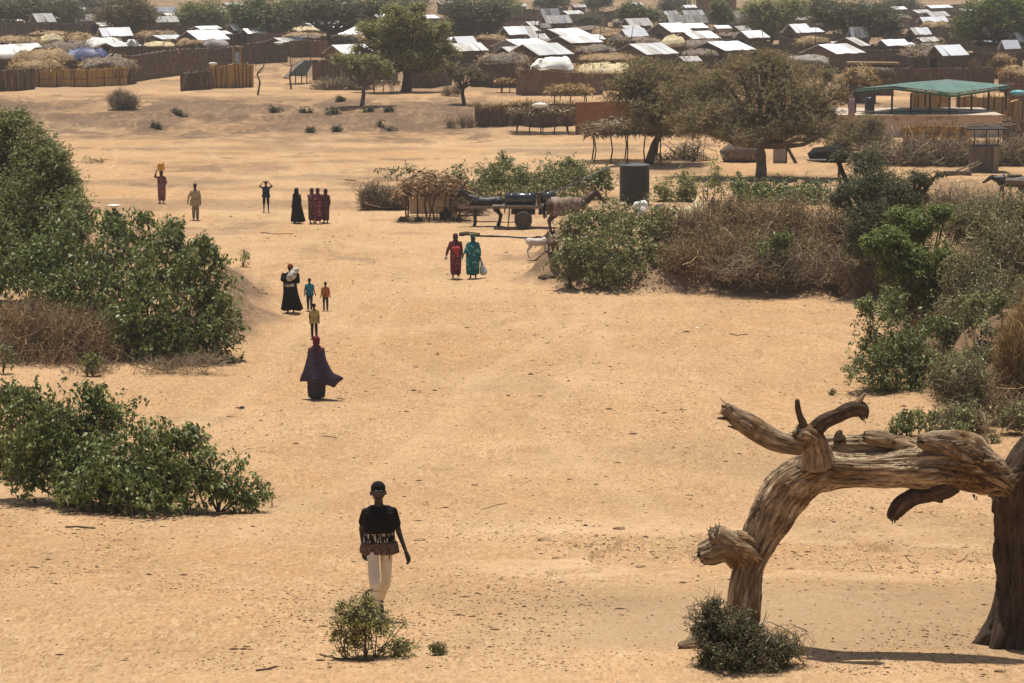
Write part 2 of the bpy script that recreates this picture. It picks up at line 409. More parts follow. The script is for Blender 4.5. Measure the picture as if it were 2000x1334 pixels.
def build_ground():
    inv = np.linspace(1 / 24., 1 / 900., 760)
    ys = np.concatenate([np.linspace(-300, 20, 26), np.linspace(21, 23.6, 4), np.sort(np.concatenate([1 / inv, np.arange(172.3, 206, .55)])), np.geomspace(960, 9000, 26)])
    t = np.concatenate([np.linspace(-1.6, -.30, 22)[:-1], np.linspace(-.30, .30, 800), np.linspace(.30, 1.6, 22)[1:]])
    YY, TT = np.meshgrid(ys, t, indexing='ij')
    W = np.maximum(YY, 60.) + 0 * TT
    W = np.where(YY < 60, 60 * .25 + YY.clip(0) * .75, YY)
    XX = TT * W
    Z = hbase(XX, YY) + hmicro(XX, YY) * (1 - sst(500, 900, YY))
    n0, n1 = XX.shape
    V = np.stack([XX, YY, Z], -1).reshape(-1, 3)
    i = np.arange(n0 - 1)[:, None] * n1 + np.arange(n1 - 1)[None]
    F = np.stack([i, i + 1, i + n1 + 1, i + n1], -1).reshape(-1, 4)
    X, Y = V[:, 0], V[:, 1]
    nz = fbm(X / 2.5, Y / 2.5, 41, 4); nb = fbm(X / 7, Y / 7, 43, 4)
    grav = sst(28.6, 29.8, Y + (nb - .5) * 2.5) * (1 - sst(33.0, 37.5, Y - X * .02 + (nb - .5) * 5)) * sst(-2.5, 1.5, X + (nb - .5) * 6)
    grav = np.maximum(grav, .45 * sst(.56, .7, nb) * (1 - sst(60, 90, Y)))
    slope = np.zeros_like(X)
    for P, Hh, w in BANKS:
        sd = poly_sd(X, Y, P) + (fbm(X / 3.0, Y / 3.0, 5, 3) - .5) * 2.2
        slope = np.maximum(slope, (1 - sst(.2, w * 1.0, np.abs(sd))) * .9)
        slope = np.maximum(slope, sst(0, 2, sd) * .55 * sst(.4, .6, nz))
    terr = sst(174, 184, Y) * (1 - sst(196, 206, Y)) * (.25 + .75 * sst(.45, .62, fbm(X / 5, Y / 9, 51, 4)))
    terr = np.maximum(terr, .55 * sst(206, 212, Y) * (1 - sst(300, 340, Y)) * sst(.42, .6, nb))
    dirt_shade = np.maximum(slope, terr)
    streak = sst(.60, .66, fbm(X / 9, Y / 3.5, 61, 4)) * sst(90, 110, Y) * .5
    dirt_shade = np.maximum(dirt_shade, streak)
    uu = 1000 + 5000 * X / np.maximum(Y, 20) * 1.0
    vf = np.interp(uu, [0, 250, 255, 350, 480, 485, 570, 580, 900, 905, 1170, 1180, 1650, 1700, 2000], [160, 160, 150, 142, 134, 124, 120, 150, 160, 168, 176, 165, 165, 160, 160])
    yf = 5000 * 11.4 / (vf + 90)
    camp = sst(-4, 6, Y - yf) * (1 - sst(620, 800, Y) * .5)
    dirt_shade = np.maximum(dirt_shade, camp * .95)  # brown compound ground, with the shade, walls and mats between huts painted in
    terr2 = sst(172, 182, Y) * (1 - sst(200, 210, Y)) * np.clip(sst(.50, .53, fbm(X / 3.2, Y / 5, 55, 6)) + .5 * sst(.50, .54, fbm(X / 9, Y / 5, 56, 5)), 0, 1) * np.where(uu < 950, 1.0, .45)
    dirt_shade = np.maximum(dirt_shade, terr2)
    mid = sst(.62, .66, fbm(X / 6, Y / 4, 57, 5)) * sst(120, 135, Y) * .8
    dirt_shade = np.maximum(dirt_shade, mid)
    pale = sst(36, 37.5, Y) * (1 - sst(43, 48, Y)) * sst(-2, 1, X) * sst(.45, .65, fbm(X / 4, Y / 3, 71, 3))
    trk = np.abs(np.sin(X * .55 + 1.3 * fbm(X / 30, Y / 30, 81, 2) * 6 + Y * .02))
    pale = np.maximum(pale, .30 * (1 - sst(.0, .14, trk)) * sst(60, 70, Y))
    for px_, amp, ph in ((-9, 3.2, .3), (-5.5, 2.4, 1.4), (-1.0, 2.8, 2.2), (3.5, 2.2, .9)):
        dd_ = np.abs(X - (px_ + (Y - 60) * (-.045 if px_ < -4 else .02) + amp * np.sin(Y / 17. + ph) + .5 * np.sin(Y / 4.3 + ph * 3)))
        pale = np.maximum(pale, .26 * (1 - sst(.15, .8, dd_)) * (.5 + fbm(X / 1.5, Y / 4, 85, 3)) * sst(38, 46, Y) * (1 - sst(170, 185, Y)))
        dirt_shade = np.maximum(dirt_shade, .07 * (1 - sst(.05, .2, np.abs(dd_ - .5))) * sst(38, 46, Y) * (1 - sst(170, 185, Y)))
    pale = np.maximum(pale, .35 * sst(.55, .7, fbm(X / 12, Y / 12, 83, 3)))
    erode = sst(168, 176, Y + (nb - .5) * 12) * (1 - sst(198, 212, Y + (nb - .5) * 16)) * np.where(uu < 960, 1, .35)
    erode = np.maximum(erode, .55 * sst(212, 218, Y) * (1 - camp) * sst(520, 600, uu))
    for P, Hh, w in BANKS: erode = np.maximum(erode, .9 * (1 - sst(.2, w * 1.3, np.abs(poly_sd(X, Y, P)))))
    erode = np.maximum(erode, .45 * sst(95, 105, Y) * (1 - sst(150, 165, Y)) * sst(.5, .6, nb))
    o = mesh_np('ground', V, F, ground_mat(), attr={'gravel': grav, 'dirt_shade': dirt_shade, 'pale': pale, 'erode': erode}, smooth=True)
    o['kind'] = 'structure'
build_ground()

# ---------------------------------------------------------------- vegetation
def leaf_quads(B, D, L, asp, bend=.18):
    """kite leaves: base points B, directions D, lengths L"""
    n = len(B)
    D = D / (np.linalg.norm(D, axis=1, keepdims=True) + 1e-9)
    ref = rng.normal(size=(n, 3)); ref[:, 2] += 1.2
    W = np.cross(D, ref); W /= np.linalg.norm(W, axis=1, keepdims=True) + 1e-9
    L = L[:, None]; W = W * L / asp * .5
    mid = B + D * L * .45
    tip = B + D * L - np.array([0, 0, 1.]) * L * bend
    V = np.stack([B, mid + W, tip, mid - W], 1).reshape(-1, 3)
    F = np.arange(4 * n).reshape(-1, 4)
    return V, F
def blobs_w(Y0, blobs):
    out = []
    for b in blobs:
        u, v, ru, rv = b[:4]; dy = b[4] if len(b) > 4 else 0
        c = at(u, v, Y0 + dy); s = sc_at(c)
        ry = b[5] if len(b) > 5 else ru / s * .85
        out.append((c, np.array([ru / s, ry, rv / s])))
    return out
def sample_clumps(bl, n, shell=.55):
    w = np.array([r[0] * r[2] + .3 * r[0] * r[1] for c, r in bl]); w /= w.sum()
    idx = rng.choice(len(bl), n, p=w)
    C = np.array([c for c, r in bl])[idx]; R = np.array([r for c, r in bl])[idx]
    d = rng.normal(size=(n, 3)); d /= np.linalg.norm(d, axis=1, keepdims=True)
    rad = 1 - shell * rng.random(n) ** 1.4
    lump = .82 + .34 * vn(d[:, 0] * 2.3 + C[:, 0] * 3 + 7, d[:, 2] * 2.3 + d[:, 1] * 1.7 + C[:, 2], 3)
    return C + R * d * (rad * lump)[:, None], d, idx
def above_ground(P, m=.03):
    z = hbase(P[:, 0], P[:, 1]) + hmicro(P[:, 0], P[:, 1])
    return P[:, 2] > z + m
def plant(name, label, cat, base, blobs, clumps, tips, per, ls, asp=2.0, lm='leaf', sm='stick', trunk=.06, group=None, bases=1, spread=.0,
          csz=.22, droop=.5, up=0.0, fork=.45, shell=.55, parts=('foliage', 'stems'), twigr=None, stems=True, bend=.18, lean=None, Y0=None, outward=.5, fan=0, tintk=.45):
    g = G(*base) if len(base) == 2 else np.array(base, float)
    bl = blobs_w(Y0 or g[1], blobs)
    root = thing(name, label, cat, g, group)
    cc, cd, ci = sample_clumps(bl, clumps, shell)
    if fork == 0:
        gz = hbase(cc[:, 0], cc[:, 1]) + hmicro(cc[:, 0], cc[:, 1]); lo = (cc[:, 2] < gz + .05) & (cc[:, 2] > gz - .8); cc[lo, 2] = gz[lo] + rng.uniform(.05, .35, lo.sum()) * min(1, ls / .1)
    ok = above_ground(cc); cc, cd, ci = cc[ok], cd[ok], ci[ok]
    nc = len(cc)
    rb = np.array([r.mean() for c, r in bl])[ci]
    # shoots round each clump
    k = rng.integers(0, nc, tips)
    T = cc[k] + rng.normal(size=(tips, 3)) * (csz * rb[k])[:, None] * np.array([1, 1, .8])
    ctint = np.clip(rng.normal(.5, .2, nc), 0, 1)
    # leaves
    kk = np.repeat(np.arange(tips), per); n = len(kk)
    sd = cd[k] * outward + rng.normal(size=(tips, 3)) * .5; sd[:, 2] += up
    sd /= np.linalg.norm(sd, axis=1, keepdims=True)
    tl = ls * rng.uniform(.4, 2.4, n)
    B = T[kk] - sd[kk] * tl[:, None] + rng.normal(size=(n, 3)) * ls * .25
    D = rng.normal(size=(n, 3)); D[:, 2] = D[:, 2] * .5 - droop
    if fan: D = D * (1 - fan) + sd[kk] * fan * 1.6
    Ls = ls * rng.uniform(.55, 1.25, n)
    ok = above_ground(B, .0)
    B, D, Ls, kk = B[ok], D[ok], Ls[ok], kk[ok]
    V, F = leaf_quads(B, D, Ls, asp, bend)
    t = np.clip(ctint[k][kk] * tintk + rng.random(len(kk)) ** 1.5 * .62, 0, 1)
    mesh_np(parts[0], V - g, F, MT[lm], root, attr={'tint': np.repeat(t, 4)})
    if stems:
        bs = []
        for i in range(bases):
            a = rng.uniform(-1, 1) * spread; b_ = rng.uniform(-.5, .5) * spread
            x, y = g[0] + a, g[1] + b_
            bs.append(np.array([x, y, H(x, y) - .05]))
        bs = np.array(bs)
        P, R = [], []
        K = 6; tt = np.linspace(0, 1, K)[:, None]
        def curve(a, b, r0, r1, sag=0, wob=.06):
            d = b - a; Ln = np.linalg.norm(d)
            m = rng.normal(size=3) * Ln * wob; m[2] += sag * Ln
            p = a + d * tt + np.sin(np.pi * tt) * m + rng.normal(size=(K, 3)) * Ln * .012 * np.sin(np.pi * tt)
            P.append(p); R.append(np.linspace(r0, r1, K))
        zc = min(c[2] for c, r in bl)
        lims = []
        for i, b in enumerate(bs):
            if fork > 0:
                allc = np.mean([c for c, r in bl], axis=0)
                top = b + (allc - b) * fork if bases == 1 else b
                if lean is not None: top = top + np.array(lean)
                if bases == 1: curve(b, top, trunk * 1.15, trunk * .75, 0, .04)
            else: top = b
            lims.append(top)
        lims = np.array(lims)
        mids = []
        for (c, r) in bl:
            for q in range(3):
                m = c + r * rng.uniform(-.45, .45, 3)
                hz = H(m[0], m[1])
                if m[2] < hz + .05: m[2] = hz + .1
                src = lims[np.argmin(np.linalg.norm(lims - m, axis=1))] if bases > 1 else lims[rng.integers(len(lims))]
                curve(src, m, trunk * .6, trunk * .25, -.04 if fork > 0 else .06, .07); mids.append(m)
        mids = np.array(mids)
        sub = rng.permutation(nc)[:min(nc, 260)]
        for j in sub:
            m = mids[np.argmin(np.linalg.norm(mids - cc[j], axis=1))]
            curve(m, cc[j], trunk * .22, trunk * .07, .03, .08)
        V, F = tube_np(np.array(P), np.array(R), 5, jit=.12)
        V2, F2 = V, F
        nt_ = min(tips, 1400); j = rng.permutation(tips)[:nt_]
        P2 = np.stack([cc[k[j]], (cc[k[j]] + T[j]) / 2 + rng.normal(size=(nt_, 3)) * .03, T[j]], 1)
        ok = above_ground(T[j])
        Va, Fa = tube_np(P2[ok], np.repeat(np.array([[twigr or max(trunk * .06, .004)] * 3]), ok.sum(), 0), 3)
        V = np.concatenate([V, Va]); F = np.concatenate([F, Fa + len(V2)])
        mesh_np(parts[1], V - g, F, MT[sm], root, smooth=True)
    return root
def brush(name, label, cat, base, blobs, n, ln, r=.006, mat='dry', group=None, Y0=None, curl=.25, upb=.6, leaves=0, ls=.06, lm='dry', cone=1.0):
    """dry scrub: thousands of curved thin twigs growing up and out"""
    g = G(*base) if len(base) == 2 else np.array(base, float)
    bl = blobs_w(Y0 or g[1], blobs)
    cc, cd, ci = sample_clumps(bl, n, .95)
    d = rng.normal(size=(n, 3)) * cone; d[:, 2] = np.abs(d[:, 2]) * .6 + upb; d += cd * .5
    d /= np.linalg.norm(d, axis=1, keepdims=True)
    L = ln * rng.uniform(.4, 1.3, n)[:, None]
    K = 4; t = np.linspace(0, 1, K)
    m = rng.normal(size=(n, 3)) * curl
    P = cc[:, None] - (d * L * .5)[:, None] + d[:, None] * L[:, None] * t[None, :, None] + (m * L)[:, None] * (np.sin(t * np.pi * .9) ** 1)[None, :, None]
    z = hbase(P[:, 0, 0], P[:, 0, 1]) + hmicro(P[:, 0, 0], P[:, 0, 1])
    ok = (P[:, -1, 2] > z + .05)
    P = P[ok]; z = z[ok]; P[:, :, 2] = np.maximum(P[:, :, 2], z[:, None] - .03)
    R = r * (.45 + 1.1 * rng.random(len(P)) ** 2 + 1.1 * (rng.random(len(P)) < .05))[:, None] * np.linspace(1.2, .4, K)[None]
    V, F = tube_np(P, R, 3)
    tint = np.repeat(np.clip(rng.normal(.45, .26, len(P)), 0, 1), K * 3)
    root = thing(name, label, cat, g, group)
    mesh_np('twigs', V - g, F, MT[mat], root, attr={'tint': tint})
    if leaves:
        j = rng.integers(0, len(P), leaves)
        B = P[j, rng.integers(1, K, leaves)]
        D = rng.normal(size=(leaves, 3)); D[:, 2] -= .2
        V, F = leaf_quads(B, D, ls * rng.uniform(.5, 1.3, leaves), 2.2)
        mesh_np('leaves', V - g, F, MT[lm], root, attr={'tint': np.repeat(rng.random(leaves), 4)})
    return root

# --- foreground shrubs
plant('shrub', 'airy sage-green shrub in front of the walking man, lowest in the picture', 'shrub', (705, 1284),
      [(695, 1205, 46, 48, 0), (735, 1222, 42, 36, 0), (690, 1250, 36, 30, 0), (770, 1264, 50, 18, .1), (662, 1180, 14, 26, 0), (722, 1172, 18, 22, 0), (790, 1215, 16, 12, 0), (655, 1235, 14, 14, 0)], 150, 560, 6, .048, 1.9, 'leafy', 'stick',
      .012, bases=9, spread=.16, csz=.2, droop=.1, fork=0, shell=.9, up=.5)
plant('shrub', 'tiny dark green tuft on the sand to the right of the airy sage shrub', 'shrub', (856, 1279), [(856, 1275, 17, 6, 0)], 14, 60, 6, .035, 2, 'leaf', 'stick', .008, bases=3, spread=.06, fork=0, csz=.3)
plant('shrub', 'dark grey-green thorny shrub round the foot of the dead arched trunk', 'shrub', (1470, 1300),
      [(1400, 1225, 55, 48, 0), (1450, 1265, 95, 40, -.1), (1525, 1265, 58, 40, 0), (1390, 1190, 28, 32, 0), (1365, 1225, 28, 28, 0), (1440, 1215, 45, 32, -.2), (1400, 1280, 40, 22, -.1)], 260, 2000, 8, .045, 3.2, 'leafd', 'stick',
      .028, bases=10, spread=.45, csz=.2, droop=-.1, fork=0, shell=.9, up=.5, twigr=.0045)
# --- left foreground leafy bushes
def leafy(label, base, blobs, dens=1.0, ls=.13, lm='leaf', group=None, asp=1.75, name='leafy_bush', per=9, **k):
    bl = blobs_w(G(*base)[1], blobs)
    area = sum(math.pi * r[0] * r[2] for c, r in bl)
    tips = int(dens * area * 5.0 / (ls * ls / asp * .55 * per) * .42 * 1.7)
    return plant(name, label, 'bush', base, blobs, max(30, int(tips / 7)), tips, per, ls, asp, lm, 'stick', .035, bases=8, spread=k.pop('spread', 1.0),
                 fork=0, droop=k.pop('droop', .75), shell=k.pop('shell', .5), csz=k.pop('csz', .24), outward=.7, up=.35, group=group, **k)
leafy('big dark green leafy bush at the lower left, its right tip nearest the walking man', (290, 994),
      [(60, 820, 85, 75, 2), (150, 830, 70, 75, 1.5), (210, 800, 50, 50, 1.5), (290, 880, 85, 75, .5), (360, 900, 65, 70, 0), (430, 935, 55, 55, -.2), (490, 960, 38, 38, -.3),
       (230, 930, 90, 60, 0), (150, 955, 50, 35, -.3), (300, 960, 90, 35, -.4), (20, 780, 40, 50, 2.5), (370, 850, 35, 30, .3), (175, 765, 25, 28, 1.5), (60, 770, 30, 25, 2), (90, 885, 80, 45, 1.2), (190, 900, 70, 50, .6), (120, 850, 90, 60, 1.2), (270, 940, 110, 40, 0), (70, 925, 60, 34, 1.0), (150, 925, 70, 34, .4), (210, 950, 60, 34, 0)], 1.35, .098, spread=2.0)
leafy('paler olive bush at the left edge of the picture beside the big lower-left bush', (30, 935), [(20, 890, 45, 50, 0), (55, 900, 25, 32, 0), (-30, 880, 50, 55, 0)], 1.1, .08, 'leaf2', spread=.8)
plant('dry_plant', 'small dry twiggy plant at the right tip of the big lower-left bush', 'plant', (532, 990), [(533, 968, 12, 22)], 10, 20, 3, .05, 2, 'leafy', 'stick', .01, bases=3, spread=.05, fork=0)
# --- left bank bush and tree
leafy('very large dark green bush on the left bank reaching out over the sand', (300, 705),
      [(90, 500, 75, 70, 5), (170, 480, 80, 70, 4), (250, 490, 80, 75, 3), (330, 500, 75, 72, 2), (400, 540, 62, 68, 1), (420, 610, 60, 75, .5), (300, 600, 110, 95, .5), (200, 570, 90, 70, 2),
       (430, 655, 50, 42, .2), (300, 680, 70, 35, -.2), (370, 640, 70, 55, 0), (100, 560, 60, 40, 3), (340, 445, 30, 28, 2), (270, 425, 28, 22, 3), (400, 480, 25, 25, 1), (250, 650, 50, 50, 0), (440, 500, 20, 25, 1), (220, 440, 45, 30, 4), (150, 430, 40, 30, 5), (60, 520, 80, 60, 4)], 1.0, .14, spread=1.6)
leafy('small grey-green weed just right of the very large left bank bush', (470, 520), [(478, 498, 10, 18)], .6, .10, 'leafy', spread=.1)
plant('feathery_tree', 'tall dark feathery tree at the left edge behind the very large bush', 'tree', (-20, 600),
      [(20, 300, 75, 85, 3), (70, 300, 55, 60, 2), (60, 400, 95, 90, 1), (20, 480, 100, 90, 0), (110, 360, 50, 55, 1), (130, 420, 55, 60, 0), (20, 240, 50, 35, 3), (-40, 300, 70, 90, 3), (90, 470, 70, 60, 0), (-50, 450, 80, 120, 2), (160, 440, 22, 35, 0), (100, 310, 40, 35, 1)],
      900, 15000, 8, .13, 3.6, 'leaf2', 'bark', .22, parts=('crown', 'trunk'), droop=.1, csz=.2, shell=.55, twigr=.006, fork=.3, outward=.9, fan=.3)
leafy('yellow-green leafy climber hanging in the front of the tall left feathery tree', (110, 560), [(115, 370, 42, 50, -2), (140, 440, 35, 40, -2), (90, 400, 35, 40, -2)], .5, .12, 'leafb', spread=.5)
brush('dry_brush', 'rusty brown dry scrub on the left bank below the very large bush', 'dry scrub', (120, 690),
      [(60, 640, 95, 50, 0), (150, 650, 80, 45, 0), (0, 650, 70, 55, 1), (200, 690, 60, 28, -.3), (100, 690, 90, 25, -.5)], 5200, .7, .008, 'dryred', leaves=7000, ls=.07, lm='leafbr')
brush('dry_brush', 'low grey dry twigs trailing off the left bank onto the sand', 'dry scrub', (330, 728), [(330, 712, 90, 14, 0), (400, 700, 60, 12, 0), (180, 720, 60, 22, 0)], 1500, .35, .006, 'dry')
leafy('small green plant at the foot of the rusty scrub on the left bank', (180, 735), [(178, 705, 26, 30)], .7, .09, 'leaf2', spread=.2)
leafy('spindly green plant by the left edge above the lower-left bushes', (10, 730), [(10, 700, 18, 35)], .45, .09, 'leaf2', spread=.1)

# --- right bank
leafy('dark green bush on the end of the right bank beside the white goat', (1190, 553),
      [(1150, 450, 62, 52, 2), (1230, 440, 80, 48, 2), (1120, 500, 45, 42, 0), (1200, 495, 85, 52, 0), (1290, 450, 50, 42, 2), (1280, 505, 55, 35, .5), (1180, 530, 60, 24, -.3), (1110, 440, 30, 28, 2)], .95, .115, 'leaf2', spread=2, droop=.4)
brush('dry_brush', 'big rusty dry thicket on the right bank between green bush and dark acacia', 'dry scrub', (1450, 545),
      [(1350, 450, 75, 48, 2), (1440, 430, 85, 42, 3), (1540, 440, 90, 52, 2), (1640, 450, 60, 55, 1), (1420, 490, 100, 48, 0), (1560, 500, 95, 48, 0), (1330, 505, 50, 32, 0), (1650, 510, 50, 35, 0)],
      8500, .95, .011, 'dryred', leaves=24000, ls=.09, lm='leafbr')
brush('dry_brush', 'tangle of grey dead branches hanging over the edge of the right bank', 'dry scrub', (1520, 550),
      [(1460, 520, 85, 28, -.5), (1560, 522, 80, 26, -.5), (1640, 525, 50, 22, -.5)], 1700, 1.0, .012, 'dry', upb=.2, curl=.35)
leafy('dark green bush growing in the middle of the rusty thicket', (1515, 520), [(1510, 480, 36, 30, -1.5), (1530, 460, 20, 22, -1.5)], 1.0, .11, 'leaf', spread=.4)
plant('acacia', 'dark feathery acacia standing over the right bank with one arching bough to the right', 'tree', (1720, 560),
      [(1690, 315, 45, 28, 2), (1640, 305, 22, 16, 2), (1710, 365, 75, 45, 1), (1800, 348, 30, 18, 0), (1770, 380, 48, 30, 0), (1720, 425, 78, 42, 0), (1680, 470, 42, 45, 0), (1640, 385, 30, 25, 1), (1835, 340, 12, 9, 0), (1760, 450, 50, 40, 0)],
      700, 9000, 8, .105, 3.8, 'leafd', 'bark', .16, parts=('crown', 'trunk'), droop=.15, csz=.2, shell=.75, twigr=.007, fork=.55, outward=1.0, fan=.35)
plant('leafy_tree', 'bright green small tree in front of the dark acacia on the right', 'tree', (1765, 700),
      [(1735, 470, 42, 34, 0), (1790, 440, 45, 38, 1), (1835, 415, 30, 22, 1), (1775, 520, 56, 42, 0), (1845, 520, 36, 48, 0), (1872, 560, 24, 34, 0), (1702, 478, 22, 20, 0), (1805, 575, 46, 35, 0), (1750, 420, 22, 18, 1), (1760, 590, 40, 40, 1)],
      600, 5200, 8, .095, 2.3, 'leafb', 'bark', .07, parts=('crown', 'trunk'), droop=.2, csz=.18, shell=.75, twigr=.006, fork=.45, bases=1)
leafy('dark green bush spilling down to the sand under the bright green tree', (1730, 768),
      [(1740, 600, 45, 42, 2), (1720, 660, 55, 58, 1), (1700, 710, 48, 48, 0), (1770, 700, 60, 62, .5), (1750, 745, 80, 24, -.2), (1810, 640, 45, 50, 2), (1820, 720, 40, 40, .5), (1690, 590, 18, 26, 1)], .95, .10, 'leaf', spread=1.4, droop=.4)
brush('dry_brush', 'tall brown dry scrub at the right edge behind the bright green tree', 'dry scrub', (1930, 640),
      [(1900, 440, 70, 40, 8), (1960, 500, 75, 70, 5), (1900, 560, 60, 70, 4), (1960, 610, 70, 70, 2), (1990, 430, 60, 50, 8), (1870, 640, 45, 45, 2), (1930, 680, 60, 45, 1)],
      8500, .9, .0095, 'dry', leaves=30000, ls=.085, lm='leaf2')
brush('dead_brush', 'bare leafless thorn twigs beyond the acacia below the dark horse', 'dry scrub', (1850, 420), [(1850, 395, 60, 30, 0), (1920, 400, 60, 30, 0), (1790, 400, 30, 25, 0)], 1300, 1.1, .009, 'dry', curl=.3)
leafy('green bush at the right edge just below the dark horse', (1970, 460), [(1980, 420, 38, 32, 0), (1940, 440, 28, 26, 0), (2030, 420, 40, 40, 0)], .8, .12, 'leaf2', spread=.6)
leafy('slender green bush rising among the dry scrub on the right', (1900, 760), [(1895, 610, 24, 45, 2), (1925, 650, 28, 50, 1.5), (1890, 700, 38, 50, .5), (1930, 720, 32, 40, .5), (1950, 590, 22, 40, 2)], .7, .10, 'leaf2', spread=.7, droop=.2)
brush('golden_grass', 'clump of golden dry grass at the right edge of the picture', 'grass clump', (1985, 800), [(1980, 690, 34, 60, 0), (2010, 660, 40, 70, .5), (1970, 745, 30, 30, 0)], 4200, .75, .007, 'straw', upb=1.4, cone=.5)
brush('dry_brush', 'pale exposed roots and twigs on the eroded right bank below the golden grass', 'dry scrub', (1960, 830), [(1960, 790, 60, 36, 0), (1900, 780, 30, 30, 0), (1990, 820, 40, 25, 0)], 700, .6, .009, 'dryred', upb=.1, curl=.4)
leafy('round dark green bush at the foot of the right bank above the dead trunk', (1780, 852), [(1760, 828, 30, 24, 0), (1790, 815, 36, 26, 0), (1825, 812, 20, 18, .3)], 1.0, .09, 'leaf', spread=.4)
leafy('green bush clinging to the right bank just right of the round dark one', (1868, 862), [(1868, 835, 26, 30, 0), (1880, 810, 20, 20, .5)], .9, .09, 'leaf2', spread=.3)
leafy('small green weed on the sand left of the right bank bush', (1627, 772), [(1626, 765, 9, 7)], 1., .07, 'leaf', spread=.05)
leafy('low green weed on the bank near the thick end of the dead trunk', (1940, 866), [(1940, 852, 22, 12), (1900, 862, 14, 8)], .6, .08, 'leaf2', spread=.2)

# --- middle distance greens
leafy('long row of green bushes behind the thatched shelter and the cart', (1020, 388),
      [(900, 345, 32, 26, 0), (950, 340, 40, 30, 0), (985, 318, 22, 22, 2), (1010, 350, 45, 32, 0), (1075, 350, 48, 28, 0), (1130, 350, 40, 30, 0), (1120, 318, 20, 16, 2), (1175, 345, 28, 28, 0), (1060, 375, 120, 14, -1), (930, 370, 50, 16, -1), (985, 350, 50, 34, 1), (1090, 335, 60, 24, 1)], 1.2, .15, 'leaf2', spread=3, droop=.3)
leafy('loose pale green plants just right of the black water tank', (1340, 392),
      [(1300, 360, 24, 26, 0), (1340, 355, 26, 28, 0), (1390, 340, 26, 34, 0), (1370, 370, 40, 20, 0), (1320, 378, 45, 16, 0)], .8, .14, 'leafy', spread=1.4, droop=.2)
leafy('rounded bright green bushes at the foot of the great brown acacia', (1520, 392),
      [(1440, 358, 26, 28, 0), (1480, 368, 36, 22, 0), (1530, 366, 42, 24, 0), (1590, 368, 36, 24, 0), (1560, 378, 60, 14, -1), (1480, 380, 80, 12, -1)], 1.3, .14, 'leaf', spread=2, droop=.4)
leafy('sparse green tuft growing behind the thatched shelter', (790, 352), [(770, 334, 34, 8, 0), (805, 330, 16, 9, 0)], .6, .14, 'leaf2', spread=.8)
leafy('thin green weeds on the far left sand behind the tall tree', (190, 318), [(190, 314, 35, 4, 0)], .6, .12, 'leafy', spread=1)
leafy('low olive plants round the base of the leaning shade tree', (1300, 312), [(1300, 306, 28, 10, 0), (1340, 305, 20, 8)], .6, .15, 'leaf2', spread=.6)
brush('brush_fence', 'heaped brushwood fence left of the thatched shelter', 'brush fence', (745, 408),
      [(730, 385, 24, 24, 0), (765, 388, 26, 20, 0), (715, 390, 10, 26, 0), (785, 392, 14, 20, 0)], 2600, .6, .012, 'dry', curl=.4, upb=.2)
brush('brush_fence', 'low brushwood heap between the shelter and the dark draught horse', 'brush fence', (890, 420), [(900, 400, 20, 15, 0), (930, 405, 20, 12)], 700, .6, .012, 'dry', curl=.4, upb=.2)

# --- great brown acacias
plant('acacia', 'great brown-green acacia with a thick upright trunk in front of the camp', 'tree', (1487, 345),
      [(1500, 185, 120, 60, 0), (1395, 225, 80, 40, -1), (1590, 190, 62, 50, 0), (1470, 130, 75, 32, 0), (1560, 240, 82, 38, -1), (1400, 160, 62, 42, 1), (1545, 140, 65, 32, 1), (1440, 262, 70, 22, -2), (1620, 225, 42, 34, 0), (1360, 250, 50, 22, -1), (1500, 108, 55, 16, 0), (1600, 262, 55, 22, -1), (1330, 190, 50, 40, 1), (1640, 180, 26, 26, 0), (1350, 225, 55, 34, 0), (1385, 180, 50, 40, 1), (1410, 250, 60, 26, -1), (1620, 150, 26, 22, 1)],
      1700, 15500, 8, .13, 3.4, 'leafbr', 'barkp', .30, parts=('crown', 'trunk'), droop=.15, csz=.16, shell=.8, twigr=.012, fork=.42, outward=1.0, fan=.25)
plant('acacia', 'brown-green acacia with a leaning trunk shading a thatched shelter by the brick wall', 'tree', (1265, 322),
      [(1250, 150, 55, 30, 0), (1300, 170, 68, 45, 0), (1225, 180, 48, 36, 0), (1330, 215, 52, 42, 0), (1270, 215, 52, 38, -1), (1260, 128, 45, 18, 1), (1340, 145, 45, 30, 2), (1300, 250, 38, 22, -1)],
      900, 8200, 8, .15, 3.4, 'leafbr', 'bark', .26, parts=('crown', 'trunk'), droop=.15, csz=.17, shell=.8, twigr=.012, fork=.5, lean=(.5, 0, 0), fan=.25)
plant('scrub_tree', 'grey-brown scraggy thorn tree between the great acacia and the green-roofed pavilion', 'tree', (1690, 300),
      [(1660, 262, 42, 30, 0), (1710, 280, 40, 22, 0), (1700, 245, 30, 25, 0), (1640, 285, 30, 18, 0)], 300, 3500, 7, .13, 4, 'leafbr', 'barkp', .08, parts=('crown', 'trunk'), shell=.9, twigr=.012, fork=.3, csz=.2)
